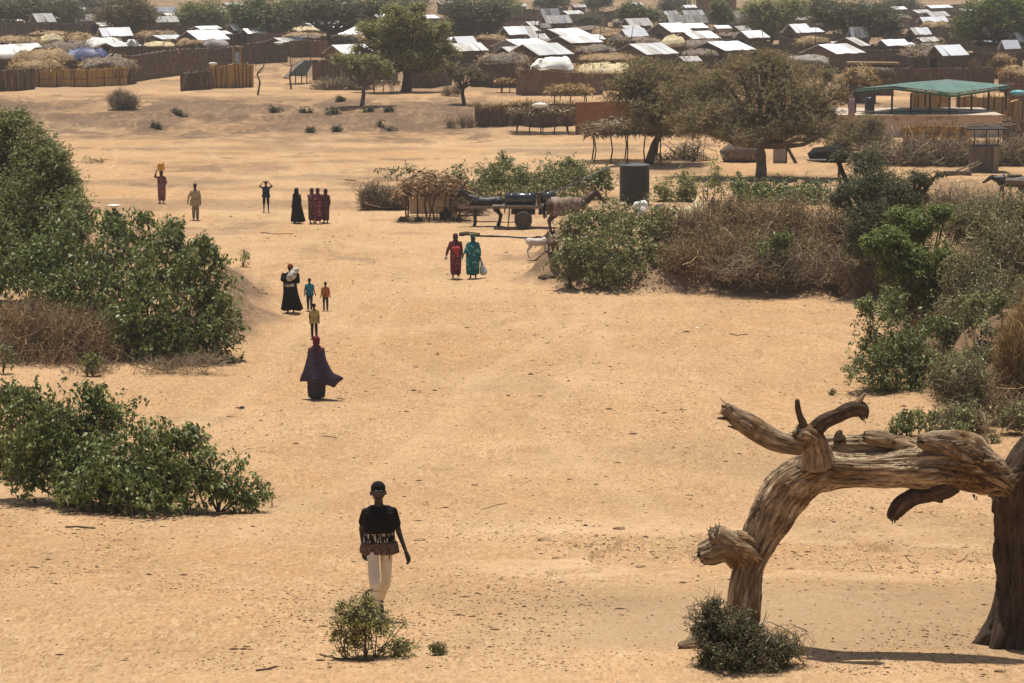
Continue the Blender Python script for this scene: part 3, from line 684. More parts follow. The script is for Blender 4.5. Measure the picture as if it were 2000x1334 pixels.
# --- village trees: (label, base, blobs, clumps, tips, leaf size, leaf material, bark, trunk)
VT = [
 ('hazy green spreading tree in the top left corner of the camp', (88, 66), [(40, 10, 60, 20), (105, 15, 60, 22), (20, 30, 40, 12), (140, 30, 35, 14), (-10, 12, 45, 22)], 260, 2600, .34, 'farleaf', 'bark', .22),
 ('brown half-bare tree standing over the white tarpaulin roofs on the left', (244, 92), [(245, 18, 55, 34), (220, 35, 38, 20), (280, 32, 38, 22), (250, 52, 40, 12)], 300, 2300, .26, 'leafbr', 'bark', .26),
 ('olive bushy tree just left of the dark dense one', (395, 66), [(370, 30, 32, 26), (405, 25, 38, 26), (430, 40, 26, 20), (355, 50, 22, 12)], 220, 2000, .34, 'leafy', 'bark', .2),
 ('dense dark green tree behind the middle of the left compound wall', (515, 88), [(490, 25, 42, 30), (530, 35, 48, 40), (570, 20, 38, 26), (510, 62, 50, 20), (470, 48, 20, 22)], 260, 2900, .34, 'leaf', 'bark', .22),
 ('grey-green flat-topped tree with a dark upright trunk among tin roofs', (625, 108), [(640, 12, 75, 22), (590, 25, 45, 16), (700, 25, 52, 20), (650, 32, 55, 12), (735, 12, 40, 22)], 300, 2800, .26, 'farleaf', 'bark', .30),
 ('large yellow-green tree with a stout dark trunk left of centre', (792, 180), [(795, 45, 52, 28), (745, 78, 34, 26), (840, 78, 38, 28), (790, 110, 62, 22), (765, 55, 40, 26), (835, 115, 38, 24), (712, 55, 22, 20), (728, 118, 30, 18), (700, 95, 14, 10), (880, 98, 22, 12), (868, 50, 16, 14), (770, 18, 24, 10), (820, 12, 18, 8), (862, 128, 20, 10), (752, 140, 22, 10)], 520, 6000, .21, 'leafy', 'bark', .42),
 ('dark brown-green tree close behind the large yellow-green one', (918, 88), [(900, 20, 48, 26), (945, 30, 42, 32), (890, 50, 34, 22), (930, 55, 45, 18), (975, 20, 24, 20)], 300, 3000, .28, 'leafd', 'barkp', .28),
 ('pale green far tree right of the dark brown-green one', (985, 40), [(975, 5, 40, 16), (1000, 15, 22, 14)], 90, 900, .4, 'leafy', 'bark', .2),
 ('small sparse yellow-leaved tree with a crooked pale foot in the open sand', (707, 207), [(665, 112, 30, 12), (690, 125, 26, 14), (720, 115, 24, 10), (745, 132, 26, 14), (765, 140, 14, 8), (700, 140, 20, 10)], 90, 700, .17, 'leafy', 'barkp', .17),
 ('small grey bare tree with a curved trunk right of centre by the mud walls', (907, 204), [(905, 140, 36, 14), (880, 130, 20, 12), (930, 148, 26, 10), (890, 150, 22, 10)], 90, 380, .14, 'leafbr', 'bark', .15),
 ('flat dark far tree on a thin trunk above the middle tin roofs', (1256, 72), [(1240, 22, 36, 15), (1262, 30, 36, 12), (1225, 33, 18, 8)], 110, 1300, .34, 'leaf', 'bark', .12),
 ('narrow dark round-headed far tree right of the flat dark one', (1425, 72), [(1405, 25, 20, 20), (1418, 35, 16, 14), (1400, 12, 14, 9)], 80, 900, .34, 'leaf', 'bark', .12),
 ('green spreading tree behind the top of the great brown acacia', (1505, 88), [(1480, 20, 38, 24), (1520, 30, 42, 28), (1555, 15, 30, 22), (1500, 50, 36, 16)], 220, 2400, .32, 'leafy', 'bark', .22),
 ('broad dark green tree above the tin roofs left of the pavilion', (1690, 104), [(1610, 18, 44, 22), (1660, 25, 56, 26), (1715, 32, 46, 28), (1670, 50, 60, 16), (1740, 50, 24, 20), (1620, 40, 30, 14)], 380, 4000, .27, 'farleaf', 'bark', .3),
 ('bright green spreading tree in the top right corner', (1937, 114), [(1930, 22, 56, 24), (1985, 20, 48, 26), (1895, 48, 38, 18), (1960, 48, 56, 18), (1890, 66, 34, 12), (2010, 62, 34, 26), (1950, 8, 45, 20)], 380, 4400, .26, 'leafb', 'bark', .26),
 ('grey hazy tree on the far plain above the middle of the camp', (1080, 28), [(1065, 5, 24, 10), (1095, 2, 24, 10)], 50, 500, .5, 'farleaf', 'bark', .2),
 ('hazy tree on the far plain at the top, second from the bare middle ground', (1165, 24), [(1160, 4, 22, 10), (1185, 3, 14, 8)], 50, 450, .5, 'farleaf', 'bark', .2),
 ('dim far tree beyond the back roofs, just right of the flat dark tree', (1325, 25), [(1320, 5, 30, 12), (1300, 12, 20, 9)], 60, 600, .5, 'farleaf', 'bark', .2),
 ('grey far tree at the top edge just left of the bright green corner tree', (1765, 30), [(1760, 8, 32, 14), (1785, 16, 18, 10)], 60, 600, .45, 'farleaf', 'barkp', .2),
 ('hazy far trees clump between the brown half-bare tree and the olive one', (170, 22), [(165, 5, 40, 14), (200, 8, 25, 10)], 60, 600, .45, 'farleaf', 'bark', .2),
 ('dark far tree behind the flat-topped grey-green one', (820, 20), [(800, 4, 50, 14), (760, 2, 40, 10)], 80, 900, .45, 'farleaf', 'bark', .2),
 ('small dark tree among the roofs behind the long pierced wall', (1110, 60), [(1095, 42, 22, 10), (1150, 38, 30, 12), (1120, 46, 26, 8)], 80, 900, .3, 'farleaf', 'bark', .12),
 ('small conical green tree in front of the middle tin roofs', (1238, 90), [(1237, 76, 12, 11), (1250, 82, 10, 7), (1240, 66, 6, 8)], 40, 500, .26, 'leaf', 'bark', .08),
 ('low green bush between two tin roofs right of the middle', (1370, 64), [(1370, 57, 18, 7), (1330, 38, 14, 6)], 40, 400, .28, 'leaf', 'bark', .08),
]
for (lb, ba, bl, nc, nt_, ls, lm, sm, tr) in VT:
    plant('village_tree', lb, 'tree', ba, bl, int(nc * 1.3), int(nt_ * 1.2), 8, ls, 2.6, lm, sm, tr, parts=('crown', 'trunk'), droop=.1, csz=.2, shell=.7, twigr=.02, fork=.5, bend=.05)
def dead_tree(label, u, v, pts, r=.05, n=10, tw=.8):
    g = G(u, v); root = thing('dead_tree', label, 'tree', g)
    P = [at(a, b, g[1]) - g for a, b in pts]; P[0][2] -= .1
    m = MB(); rr = np.linspace(r, r * .4, len(P)); m.tube(P, list(rr), 7, .1); m.build('trunk', MT['bark'], root, True)
    m = MB()
    for i in range(n):
        a = P[-1] if random.random() < .6 else P[len(P) // 2]
        d = np.array([random.gauss(0, .6), random.gauss(0, .6), random.uniform(.1, 1)]) * tw
        m.tube([a, a + d * .5 + rng.normal(size=3) * .06, a + d], [r * .35, r * .22, r * .1], 4)
    m.build('branches', MT['bark'], root)
dead_tree('bare forked sapling beside the reed pen on the left sand', 503, 186, [(503, 186), (508, 160), (502, 145), (515, 130), (516, 122)], .09, 9, .9)
dead_tree('thin dead stem with a grey tuft just right of the bare forked sapling', 569, 174, [(569, 174), (566, 150), (569, 130), (566, 112)], .08, 14, .9)

brush('dry_twigs', 'bare spiky twigs standing out of the dark thorny shrub by the dead trunk', 'twigs', (1450, 1295), [(1400, 1220, 55, 45, .1), (1450, 1250, 90, 42, 0), (1530, 1258, 55, 38, 0), (1380, 1190, 30, 35, 0)], 420, .34, .006, 'dry', upb=.5, curl=.2)

brush('dry_brush', 'dry rust-coloured twigs hiding the eroded corner of the right bank beside the dark acacia', 'dry scrub', (1690, 575), [(1690, 545, 55, 28, 0), (1720, 520, 45, 40, 1)], 1500, .8, .010, 'dryred', leaves=1500, ls=.09, lm='leafbr')
brush('dry_brush', 'olive-brown weeds covering the lower right bank above the standing tree', 'dry scrub', (1900, 850), [(1890, 750, 45, 45, 1), (1850, 740, 35, 45, 1.5), (1990, 815, 40, 20, 0), (1880, 820, 50, 25, 0)], 3200, .55, .007, 'dry', leaves=9000, ls=.08, lm='leaf2', upb=.7)

# ---------------------------------------------------------------- camp: huts, walls, shelters
def quadprism(m, P, th):
    """P four points (counter-clockwise from above), thickened downwards"""
    P = [np.array(p, float) for p in P]; d = np.array([0, 0, th])
    m.add([p - d for p in P] + P, [(3, 2, 1, 0), (4, 5, 6, 7), (0, 1, 5, 4), (1, 2, 6, 5), (2, 3, 7, 6), (3, 0, 4, 7)])
def hut(label, ul, ur, vr, ve, roof='tinw', wall='mud2', gf=.46, wallh=1.9, group=None, name='tin_roofed_hut', door=True, ang=None):
    uc = (ul + ur) / 2
    s0 = (ve + 90) / (11.4 - wallh)
    g = G(uc, ve + wallh * s0); s = sc_at(g)
    a = ang if ang is not None else random.uniform(.66, .88)
    Wp = (ur - ul) / s
    W = gf * Wp / math.sin(a) * .93; L = (1 - gf) * Wp / math.cos(a) * .93
    rise = max(.35, (ve - vr) / s)
    root = thing(name, label, 'hut', g, group, rz=a)
    h = wallh; t = .0
    # local x along ridge, y across; gable at -x, low eave at -y faces the camera
    hw, hl = W / 2 - .25, L / 2 - .25
    V = [(-hl, -hw, -.4), (hl, -hw, -.4), (hl, hw, -.4), (-hl, hw, -.4), (-hl, -hw, h), (hl, -hw, h), (hl, hw, h), (-hl, hw, h), (-hl, 0, h + rise * .93), (hl, 0, h + rise * .93)]
    F = [(0, 1, 5, 4), (1, 2, 6, 9, 5), (2, 3, 7, 6), (3, 0, 4, 8, 7), (4, 5, 9, 8), (6, 7, 8, 9)]
    mesh_np('wall', V, F, MT[wall], root)
    m = MB()
    n = 4 if L > 3 else 1
    e = h - .02; fm = []
    for k in range(n):
        x0 = -L / 2 + L * k / n + (0 if k == 0 else .0); x1 = -L / 2 + L * (k + 1) / n
        j = [random.uniform(0, .05) for _ in range(3)]
        o = .025 * (k % 2)
        o += random.uniform(0, .03); dx = random.uniform(-.12, .12)
        quadprism(m, [(x0, -W / 2 + dx, e + o), (x1, -W / 2 + dx, e + o), (x1, 0, h + rise + o), (x0, 0, h + rise + o)], .05)
        fm += [1 if random.random() < .14 else 0] * 6
        fm += [fm[-1]] * 6
        quadprism(m, [(x0, .01, h + rise + o - .004), (x1, .01, h + rise + o - .004), (x1, W / 2, e + o), (x0, W / 2, e + o)], .05)
    mesh_np('roof', m.v, m.f, [MT[roof], MT['tino' if roof != 'tino' else 'ting']], root, mi=fm)
    if door and s > 9:
        m = MB(); m.box((-hl - .03, random.uniform(-.25, .25) * hw, .8), (.06, .8, 1.6)); m.build('door', MT['darkin'] if random.random() < .5 else MT['wood'], root)
    return root
HU = [
 ('hut with a bright white sheet roof and dark gable behind the left compound wall', 338, 455, 59, 76, 'tinw', 'mud2', .5),
 ('white-roofed hut just right of the flat-topped tree trunk', 630, 716, 51, 66, 'tinw', 'mud', .42),
 ('hut with a dull tin roof partly hidden by the small yellow-leaved tree', 624, 738, 87, 103, 'ting', 'mud3', .42),
 ('grey tin roof emerging from behind the large yellow-green tree', 862, 957, 84, 98, 'ting', 'mud2', .35),
 ('small bright roof peeping above the grey one beside the yellow-green tree', 872, 938, 71, 86, 'tinw', 'mud2', .4),
 ('bright ribbed white roof left of centre of the roof cluster', 968, 1052, 51, 66, 'tinw', 'mud2', .3),
 ('white-roofed hut with a long black gable in the middle of the roof cluster', 1030, 1166, 56, 70, 'tinw', 'mud2', .52),
 ('white roof just below the long-gabled hut, above a plain brown wall', 1062, 1182, 70, 82, 'tinw', 'mud2', .42),
 ('hut with a white roof and a grey tarpaulin hung over its gable', 952, 1085, 77, 90, 'tinw', 'tarpg', .5),
 ('largest grey tin-roofed hut, in the middle of the camp with a dark gable', 982, 1126, 85, 105, 'ting', 'mud2', .48),
 ('grey tin-roofed hut right of centre with a white post under its eave', 1188, 1330, 85, 104, 'ting', 'mud', .5),
 ('wide hut with a pale streaky roof behind the top of the great acacia', 1342, 1480, 81, 96, 'tinw', 'mud2', .5),
 ('white-roofed hut with a reddish gable above the long plain wall', 1308, 1411, 61, 74, 'tinw', 'mud3', .4),
 ('bright hut roof left of the green spreading tree', 1425, 1507, 60, 73, 'tinw', 'mud2', .42),
 ('clean white roof with a brown gable in the upper middle of the camp', 1258, 1357, 45, 61, 'tinw', 'mud', .5),
 ('white roof beside the thin tree trunk in the upper middle', 1200, 1272, 57, 71, 'tinw', 'mud2', .3),
 ('weathered corrugated roof, the left one of two side by side', 1292, 1356, 29, 48, 'tino', 'mud2', .2),
 ('weathered corrugated roof, the right one of two side by side', 1336, 1388, 30, 45, 'tino', 'mud2', .2),
 ('grey roof in the haze above the pair of corrugated roofs', 1322, 1380, 20, 31, 'ting', 'mud2', .2),
 ('bright sliver of roof above the left corrugated roof', 1288, 1328, 21, 29, 'tinw', 'mud2', .2),
 ('far bright roof right of the narrow round-headed tree', 1426, 1464, 22, 34, 'tinw', 'conc', .1),
 ('white roof corner under the left side of the broad dark tree', 1520, 1593, 47, 63, 'tinw', 'mud2', .45),
 ('ribbed pale roof in front of the brown gable, below the broad dark tree', 1558, 1692, 86, 102, 'tinw', 'mud', .5),
 ('brown gabled hut behind the ribbed pale roof', 1618, 1700, 73, 88, 'tino', 'mud', .7),
 ('bright roof seen through the branches of the broad dark tree', 1648, 1702, 53, 73, 'tinw', 'mud2', .2),
 ('white roof right of the trunk of the broad dark tree', 1702, 1782, 77, 88, 'tinw', 'mud2', .3),
 ('small sharp white roof in the gap between the two big right-hand trees', 1762, 1824, 54, 67, 'tinw', 'mud2', .3),
 ('patchwork white roofing behind the small sharp white roof', 1782, 1858, 33, 43, 'tinw', 'mud2', .2),
 ('grey weathered roof behind the patchwork white one', 1790, 1862, 23, 32, 'tino', 'mud2', .3),
 ('low white roof left of the bright green tree trunk', 1798, 1898, 88, 107, 'tinw', 'mud2', .35),
 ('bright roof high behind the left of the green corner tree crown', 1900, 1975, 46, 66, 'tinw', 'mud2', .2),
 ('bright roof immediately right of the green corner tree trunk', 1942, 1998, 78, 94, 'tinw', 'mud2', .25),
 ('white roof at the right edge above the thatched hut', 1958, 2040, 62, 80, 'tinw', 'mud2', .3),
 ('far grey-green roof left of the long far wall', 1050, 1096, 17, 30, 'ting', 'mud2', .15),
 ('streaky pale roof below the far grey-green one', 1048, 1122, 30, 45, 'tino', 'mud2', .25),
 ('dusty brown-grey roof left of the flat dark tree', 1205, 1280, 36, 50, 'tino', 'mud2', .3),
 ('pale far roof right of the dusty brown-grey roof', 1208, 1245, 29, 36, 'ting', 'mud2', .2),
 ('small pale triangular roof at the right end of the pierced wall', 1050, 1078, 45, 53, 'tino', 'mud', .2),
 ('grey far roof between the half-bare tree and the olive tree', 294, 352, 32, 43, 'tino', 'mud2', .25),
 ('long bright far roof at the top left of the camp', 298, 346, 14, 23, 'tinw', 'mud2', .1),
 ('bright roof behind the half-bare tree on the left', 186, 262, 54, 70, 'tinw', 'mud2', .25),
 ('pale roof under the hazy top left tree', 55, 112, 27, 43, 'tino', 'mud2', .4),
 ('mottled roof seen under the dense dark tree', 440, 505, 46, 58, 'ting', 'mud2', .3),
 ('roof glimpsed between the grey-green tree and the hut with the white roof', 612, 668, 35, 46, 'tinw', 'mud2', .3),
 ('bright patch of roof behind the dark brown-green tree', 935, 975, 23, 33, 'tinw', 'mud2', .2),
 ('pale roof scrap left of the dense dark tree', 400, 445, 14, 24, 'tinw', 'mud2', .2),
]
for r in HU: hut(*r[:5], roof=r[5], wall=r[6], gf=r[7])
# rows lost in the haze
far_g = 'small tin-roofed huts of the hazy back rows'
FARL = ['left of the half-bare tree at the top', 'just left of the half-bare tree top', 'left of the dense dark tree top', 'behind the dense dark tree', 'behind the flat-topped grey-green tree', 'behind the top of the yellow-green tree', 'on the far plain left of the middle haze trees', 'on the far plain between the two middle haze trees', 'above the flat dark tree', 'above the pair of corrugated roofs', 'right of the orange mud house', 'behind the green tree above the great acacia', 'behind the left of the broad dark tree', 'above the crown of the broad dark tree', 'with a long pale roof right of the broad dark tree', 'with the longest pale roof, at the top right', 'behind the left of the bright green corner tree', 'behind the right of the bright green corner tree', 'left of the green tree above the great acacia', "below the broad dark tree's left crown", 'in the gap right of the broad dark tree']
for fi, (u, v, w, rf) in enumerate([(150, 20, 40, 'ting'), (225, 14, 36, 'tino'), (455, 10, 46, 'ting'), (600, 12, 40, 'tino'), (680, 10, 44, 'ting'), (870, 8, 40, 'tino'), (1010, 12, 44, 'ting'), (1130, 14, 36, 'tino'),
                      (1240, 10, 36, 'tinw'), (1345, 15, 36, 'tinw'), (1480, 12, 40, 'ting'), (1560, 20, 44, 'tinw'), (1610, 30, 40, 'tinw'), (1690, 12, 40, 'ting'), (1752, 18, 44, 'tinw'), (1830, 15, 74, 'tinw'), (1905, 22, 50, 'tinw'), (1975, 30, 44, 'ting'),
                      (1480, 38, 46, 'tinw'), (1560, 38, 40, 'tino'), (1740, 42, 50, 'tino')]):
    hut('small hazy far hut ' + FARL[fi], u - w / 2, u + w / 2, v - 5, v, roof=rf, gf=.25, group=far_g, name='far_hut')

def line_wall(name, label, cat, pts, h, mat, th=.28, jag=.06, step=.35, group=None, cap=None, posts=0, rails=0, strands=0, mh=None):
    """free-standing wall or fence; pts are ground pixels along its foot; h may be a list"""
    Pg = [G(*p) for p in pts]; g = Pg[0]
    hs = h if hasattr(h, '__len__') else [h] * len(Pg)
    root = thing(name, label, cat, g, group)
    S = []
    for i in range(len(Pg) - 1):
        a, b = Pg[i], Pg[i + 1]; n = max(2, int(np.linalg.norm(b - a) / step))
        for k in range(n + (1 if i == len(Pg) - 2 else 0)):
            t = k / n; p = a + (b - a) * t; S.append((p[0], p[1], H(p[0], p[1]) - .15, hs[i] + (hs[i + 1] - hs[i]) * t + random.uniform(-jag, jag)))
    S = np.array(S); d = np.gradient(S[:, :2], axis=0); d /= np.linalg.norm(d, axis=1, keepdims=True) + 1e-9
    nrm = np.stack([d[:, 1], -d[:, 0]], 1) * th / 2
    V = []
    for i in range(len(S)):
        x, y, z, hh = S[i]; nx, ny = nrm[i]
        V += [(x + nx, y + ny, z), (x - nx, y - ny, z), (x - nx, y - ny, z + hh + .15), (x + nx, y + ny, z + hh + .15)]
    F = []
    for i in range(len(S) - 1):
        a = 4 * i; b = a + 4
        F += [(a, b, b + 3, a + 3), (a + 1, a + 2, b + 2, b + 1), (a + 3, b + 3, b + 2, a + 2), (a, a + 1, b + 1, b)]
    F += [(0, 3, 2, 1), (4 * len(S) - 4, 4 * len(S) - 3, 4 * len(S) - 2, 4 * len(S) - 1)]
    mesh_np('panel' if rails or posts else 'wall_face', np.array(V) - g, F, MT[mat], root)
    nf = nrm / (th / 2)
    if posts:
        for k in range(posts):
            i = int((k + .5) / posts * (len(S) - 1)); x, y, z, hh = S[i]
            q = np.array([x + nf[i, 0] * (th / 2 + .04), y + nf[i, 1] * (th / 2 + .04), z])
            if nf[i, 1] > 0: q = np.array([x - nf[i, 0] * (th / 2 + .04), y - nf[i, 1] * (th / 2 + .04), z])
            m = MB(); m.tube([q - g, q + [random.uniform(-.05, .05), 0, hh * .6] - g, q + [random.uniform(-.08, .08), 0, hh + random.uniform(.1, .35)] - g], [.045, .04, .03], 5)
            m.build('post', MT['stick'], root)
    for r in range(rails):
        zz = (r + 1) / (rails + 1)
        sg = -1 if nf[len(S) // 2, 1] > 0 else 1
        m = MB(); m.tube([np.array([x + sg * nf[i, 0] * (th / 2 + .05), y + sg * nf[i, 1] * (th / 2 + .05), z + .1 + hh * zz]) - g for i, (x, y, z, hh) in enumerate(S)][::2], .03, 4, .2)
        m.build('rail', MT['straw'], root) if False else m.build('rail', MT['barkp'], root)
    if strands:   # loose reeds or straw along the top edge
        i = rng.integers(0, len(S), strands); n_ = strands
        B = np.stack([S[i, 0], S[i, 1], S[i, 2] + S[i, 3] * rng.uniform(.75, 1.02, n_) + .1], 1) + rng.normal(size=(n_, 3)) * [step * .5, th * .5, .02]
        D = rng.normal(size=(n_, 3)) * [.5, .5, .4]; D[:, 2] += .9
        Vq, Fq = leaf_quads(B, D, rng.uniform(.2, .5, n_), 9, 0)
        mesh_np('loose_reeds', Vq - g, Fq, MT[mh or 'straw'], root, attr={'tint': np.repeat(rng.random(n_), 4)})
    return root
def dome(label, ul, ur, vt, vb, mat, wall='mud2', wallh=1.5, name='domed_hut', straw=0, sm='straw', flat=.0, cat='hut', depth=None, group=None, dents=.26):
    """hut or shelter with a rounded thatch or tarpaulin roof; vb = lower edge of the roof"""
    uc = (ul + ur) / 2; s0 = (vb + 90) / (11.4 - wallh)
    g = G(uc, vb + wallh * s0); s = sc_at(g); wd = (ur - ul) / s; hh = (vb - vt) / s
    dp = depth or min(wd * .8, 4.5)
    root = thing(name, label, cat, g, group)
    straw = int(straw * 1.4); nu, nv = 36, 14; sk1, sk2 = random.uniform(-.25, .25), random.uniform(-.5, .5); V = []; F = []
    for j in range(nv + 1):
        ph = j / nv * math.pi / 2
        for i in range(nu):
            th = i / nu * 2 * math.pi
            cx, cy = math.cos(th), math.sin(th)
            k = 4.0; rx = abs(cx) ** (2 / k) * np.sign(cx); ry = abs(cy) ** (2 / k) * np.sign(cy)
            x = rx * math.cos(ph) ** .75 * wd / 2; y = ry * math.cos(ph) ** .75 * dp / 2
            z = wallh + (math.sin(ph) ** (1 + flat)) * hh
            q = dents * hh * 2.2 * (float(vn(x * 1.4 + uc, y * 1.4 + vt, 3)) - .5) + dents * hh * 1.0 * (float(vn(x * 4 + uc, z * 4 + y * 3, 4)) - .5)
            V.append((x + (float(vn(th * 2, uc, 5)) - .5) * .5, y + (float(vn(th * 2.5, uc + 3, 6)) - .5) * .4, z + q + sk1 * hh * x / wd * (j / nv)))
    for j in range(nv):
        for i in range(nu):
            F.append((j * nu + i, j * nu + (i + 1) % nu, (j + 1) * nu + (i + 1) % nu, (j + 1) * nu + i))
    F.append(tuple(reversed(range(nu))))
    m = MB(); m.box((0, 0, wallh / 2 - .2), (wd * .88, dp * .84, wallh + .4), 0, .04); m.build('wall', MT[wall], root)
    if straw:
        Va = np.array(V); i = rng.integers(0, nu * (nv - 3), straw)
        B = Va[i] + rng.normal(size=(straw, 3)) * [.12, .12, .07]
        D = rng.normal(size=(straw, 3)); D[:, 2] -= .3
        Vq, Fq = leaf_quads(B, D, rng.uniform(.2, .7, straw), 7, .1)
        nF = len(F); F2 = F + [tuple(int(a) + len(V) for a in f) for f in Fq]
        mesh_np('roof', np.concatenate([Va, Vq]), F2, [MT[mat], MT[sm]], root, attr={'tint': np.concatenate([np.zeros(len(V)), np.repeat(rng.random(straw), 4)])}, smooth=True, mi=[0] * nF + [1] * len(Fq))
    else: mesh_np('roof', V, F, MT[mat], root, smooth=True)
    return root
DO = [
 ('hut under a white tarpaulin at the left edge of the camp', -30, 72, 90, 108, 'tarpw', 'mud2', 0, 'tarped_hut'),
 ('low long hut with a golden straw roof in the upper left corner', -20, 82, 71, 86, 'thatch', 'mud2', 500, 'thatched_hut'),
 ('hut with a crumpled cream tarpaulin between two straw roofs on the left', 76, 124, 68, 84, 'tarpy', 'mud2', 0, 'tarped_hut'),
 ('straw-roofed hut just right of the crumpled cream tarpaulin', 120, 188, 66, 82, 'thatch', 'mud2', 400, 'thatched_hut'),
 ('grey thatched hut below the crumpled cream tarpaulin', 82, 176, 82, 97, 'thatchg', 'mud2', 200, 'thatched_hut'),
 ('brown thatched hut above the left reed fence, left of the blue tarpaulin', 28, 142, 98, 120, 'thatch', 'reedd', 500, 'thatched_hut'),
 ('hut under a dark blue tarpaulin behind the reed fence', 126, 212, 95, 116, 'tarpb', 'mud2', 0, 'tarped_hut'),
 ('hut with a white-edged roof at the foot of the half-bare tree', 170, 242, 74, 90, 'tarpw', 'mud3', 0, 'tarped_hut'),
 ('hut with white cloth roof right of the half-bare tree trunk', 246, 268, 80, 92, 'tarpw', 'mud2', 0, 'tarped_hut'),
 ('arched straw roof directly behind the left reed fence', 22, 122, 117, 134, 'thatch', 'reed', 600, 'thatched_hut'),
 ('shelter heaped with grey branches behind the right end of the left reed fence', 158, 268, 109, 130, 'thatchg', 'reedd', 500, 'brushwood_shelter'),
 ('low straw heap roof left of the white sheet roof', 268, 318, 62, 71, 'thatch', 'mud2', 200, 'thatched_hut'),
 ('long low thatch with a green fringe along the left compound wall', 284, 344, 82, 90, 'tarpy', 'mud2', 100, 'thatched_hut'),
 ('flat hut roof heaped with orange and blue cloth above the left compound wall', 345, 400, 77, 88, 'thatch', 'mud2', 100, 'cloth_covered_hut'),
 ('dull grey hut roof below the white sheet roof on the left', 395, 448, 76, 88, 'tarpg', 'mud2', 0, 'tarped_hut'),
 ('grey domed hut high on the left beyond the hazy tree', 146, 205, 29, 42, 'tarpg', 'mud2', 0, 'domed_hut'),
 ('flat straw-roofed mud hut between the two tin roofs left of the big tree', 636, 708, 69, 79, 'thatchg', 'mud', 150, 'thatched_hut'),
 ('yellow-edged flat roof left of the flat-topped tree trunk', 572, 622, 53, 60, 'tarpy', 'mud3', 0, 'flat_roofed_hut'),
 ('brown hut with a thin pale roof edge below the yellow-edged roof', 578, 624, 68, 74, 'thatchg', 'mud', 0, 'flat_roofed_hut'),
 ('orange-brown hut with a lumpy straw roof left of the ribbed white roof', 928, 992, 68, 78, 'thatch', 'mud3', 200, 'thatched_hut'),
 ('grey domed thatch hut left of the white tarpaulin dome', 936, 1034, 104, 124, 'thatchg', 'mud2', 500, 'thatched_hut'),
 ('long humped hut under a dirty white tarpaulin in front of the largest grey roof', 1034, 1122, 113, 134, 'tarpw', 'mud2', 0, 'tarped_hut'),
 ('flat straw-topped shelter right of the humped white tarpaulin', 1134, 1242, 106, 116, 'thatch', 'mud2', 400, 'thatched_hut'),
 ('yellow straw hut directly behind the long brick compound', 1122, 1272, 124, 140, 'tarpy', 'mud2', 700, 'thatched_hut'),
 ('straw mounded hut right of the long-gabled white roof', 1158, 1232, 55, 66, 'thatch', 'mud2', 200, 'thatched_hut'),
 ('lumpy straw and rag roof left of the small conical tree', 1188, 1226, 69, 80, 'thatchg', 'mud2', 200, 'thatched_hut'),
 ('cream domed hut above the grey roof with the white post', 1286, 1338, 72, 88, 'tarpy', 'mud2', 0, 'domed_hut'),
 ('orange straw roof peeping over the top of the great acacia', 1556, 1618, 72, 84, 'thatch', 'mud2', 300, 'thatched_hut'),
 ('brown straw hut in the gap right of the broad dark tree', 1796, 1856, 42, 54, 'thatch', 'mud2', 200, 'thatched_hut'),
 ('grey stick-covered hut left of the low white roof', 1760, 1850, 88, 110, 'thatchg', 'reedd', 900, 'brushwood_shelter'),
 ('thatched hut behind the left end of the green-roofed pavilion', 1644, 1712, 134, 160, 'thatch', 'mud2', 900, 'thatched_hut'),
 ('dark hut with a rounded patched roof just right of the shelf shelter', 1690, 1746, 132, 150, 'mud2', 'mud2', 0, 'domed_hut'),
 ('golden thatched hut at the right edge behind the pavilion', 1950, 2040, 130, 143, 'thatch', 'mud2', 600, 'thatched_hut'),
 ('low grey straw hut right of the green corner tree trunk', 1940, 1972, 108, 120, 'thatch', 'mud2', 200, 'thatched_hut'),
 ('orange straw scrap roof left of the green corner tree', 1800, 1842, 74, 80, 'thatch', 'mud2', 100, 'thatched_hut'),
]
for (lb, a, b, c, d, mt, wl, st, nm) in DO: dome(lb, a, b, c, d, mt, wl, straw=st, name=nm, flat=.15)
# flat-topped white awning house
hut('small pale plastered house with a flat white awning, right of the white-roofed row', 1384, 1432, 50, 55, 'tinw', 'conc', .3)

W_ = line_wall
W_('mud_wall', 'long brown compound wall across the left of the camp', 'wall', [(246, 161), (300, 154), (350, 147), (420, 140), (476, 133)], [2.3, 2.4, 2.5, 2.3, 2.2], 'mud2', jag=.08, strands=300, mh='dry')
W_('mud_wall', 'uneven brown wall with white cloth on top, left of the flat-topped tree', 'wall', [(476, 126), (520, 123), (560, 121)], [2.1, 2.3, 1.7], 'mud2')
W_('mud_wall', 'orange-brown wall beside the trunk of the flat-topped tree', 'wall', [(566, 113), (600, 112), (640, 113)], 1.9, 'mud3')
W_('mud_wall', 'grey-brown mat wall behind the small yellow-leaved tree', 'wall', [(612, 156), (660, 158), (720, 160), (775, 158)], [1.8, 1.9, 1.7, 1.8], 'reedd')
W_('mud_wall', 'dark brown mat wall just right of the stout trunk', 'wall', [(798, 172), (840, 171), (880, 166)], [2.2, 2.3, 2.1], 'mud2')
W_('mud_wall', 'brown mat wall right of the small grey bare tree', 'wall', [(920, 168), (965, 172), (1010, 172)], [1.9, 2.0, 2.2], 'mud2')
W_('low_wall', 'low black sheet wall at the foot of the brown mat wall', 'wall', [(920, 170), (960, 172)], .6, 'black', th=.1, jag=.02)
W_('brick_compound', 'tall mud-brick compound wall in the middle with straw along its top', 'wall', [(1011, 184), (1020, 187), (1130, 187), (1175, 183)], [2.1, 2.1, 1.85, 1.6], 'mud', strands=700)
W_('mud_wall', 'plain brown wall under the white roof right of the largest grey roof', 'wall', [(1095, 122), (1140, 124), (1188, 122)], 1.75, 'mud')
W_('mud_wall', 'long thin brown wall behind the pale streaky roof', 'wall', [(1400, 100), (1450, 102), (1505, 104)], 1.4, 'mud2')
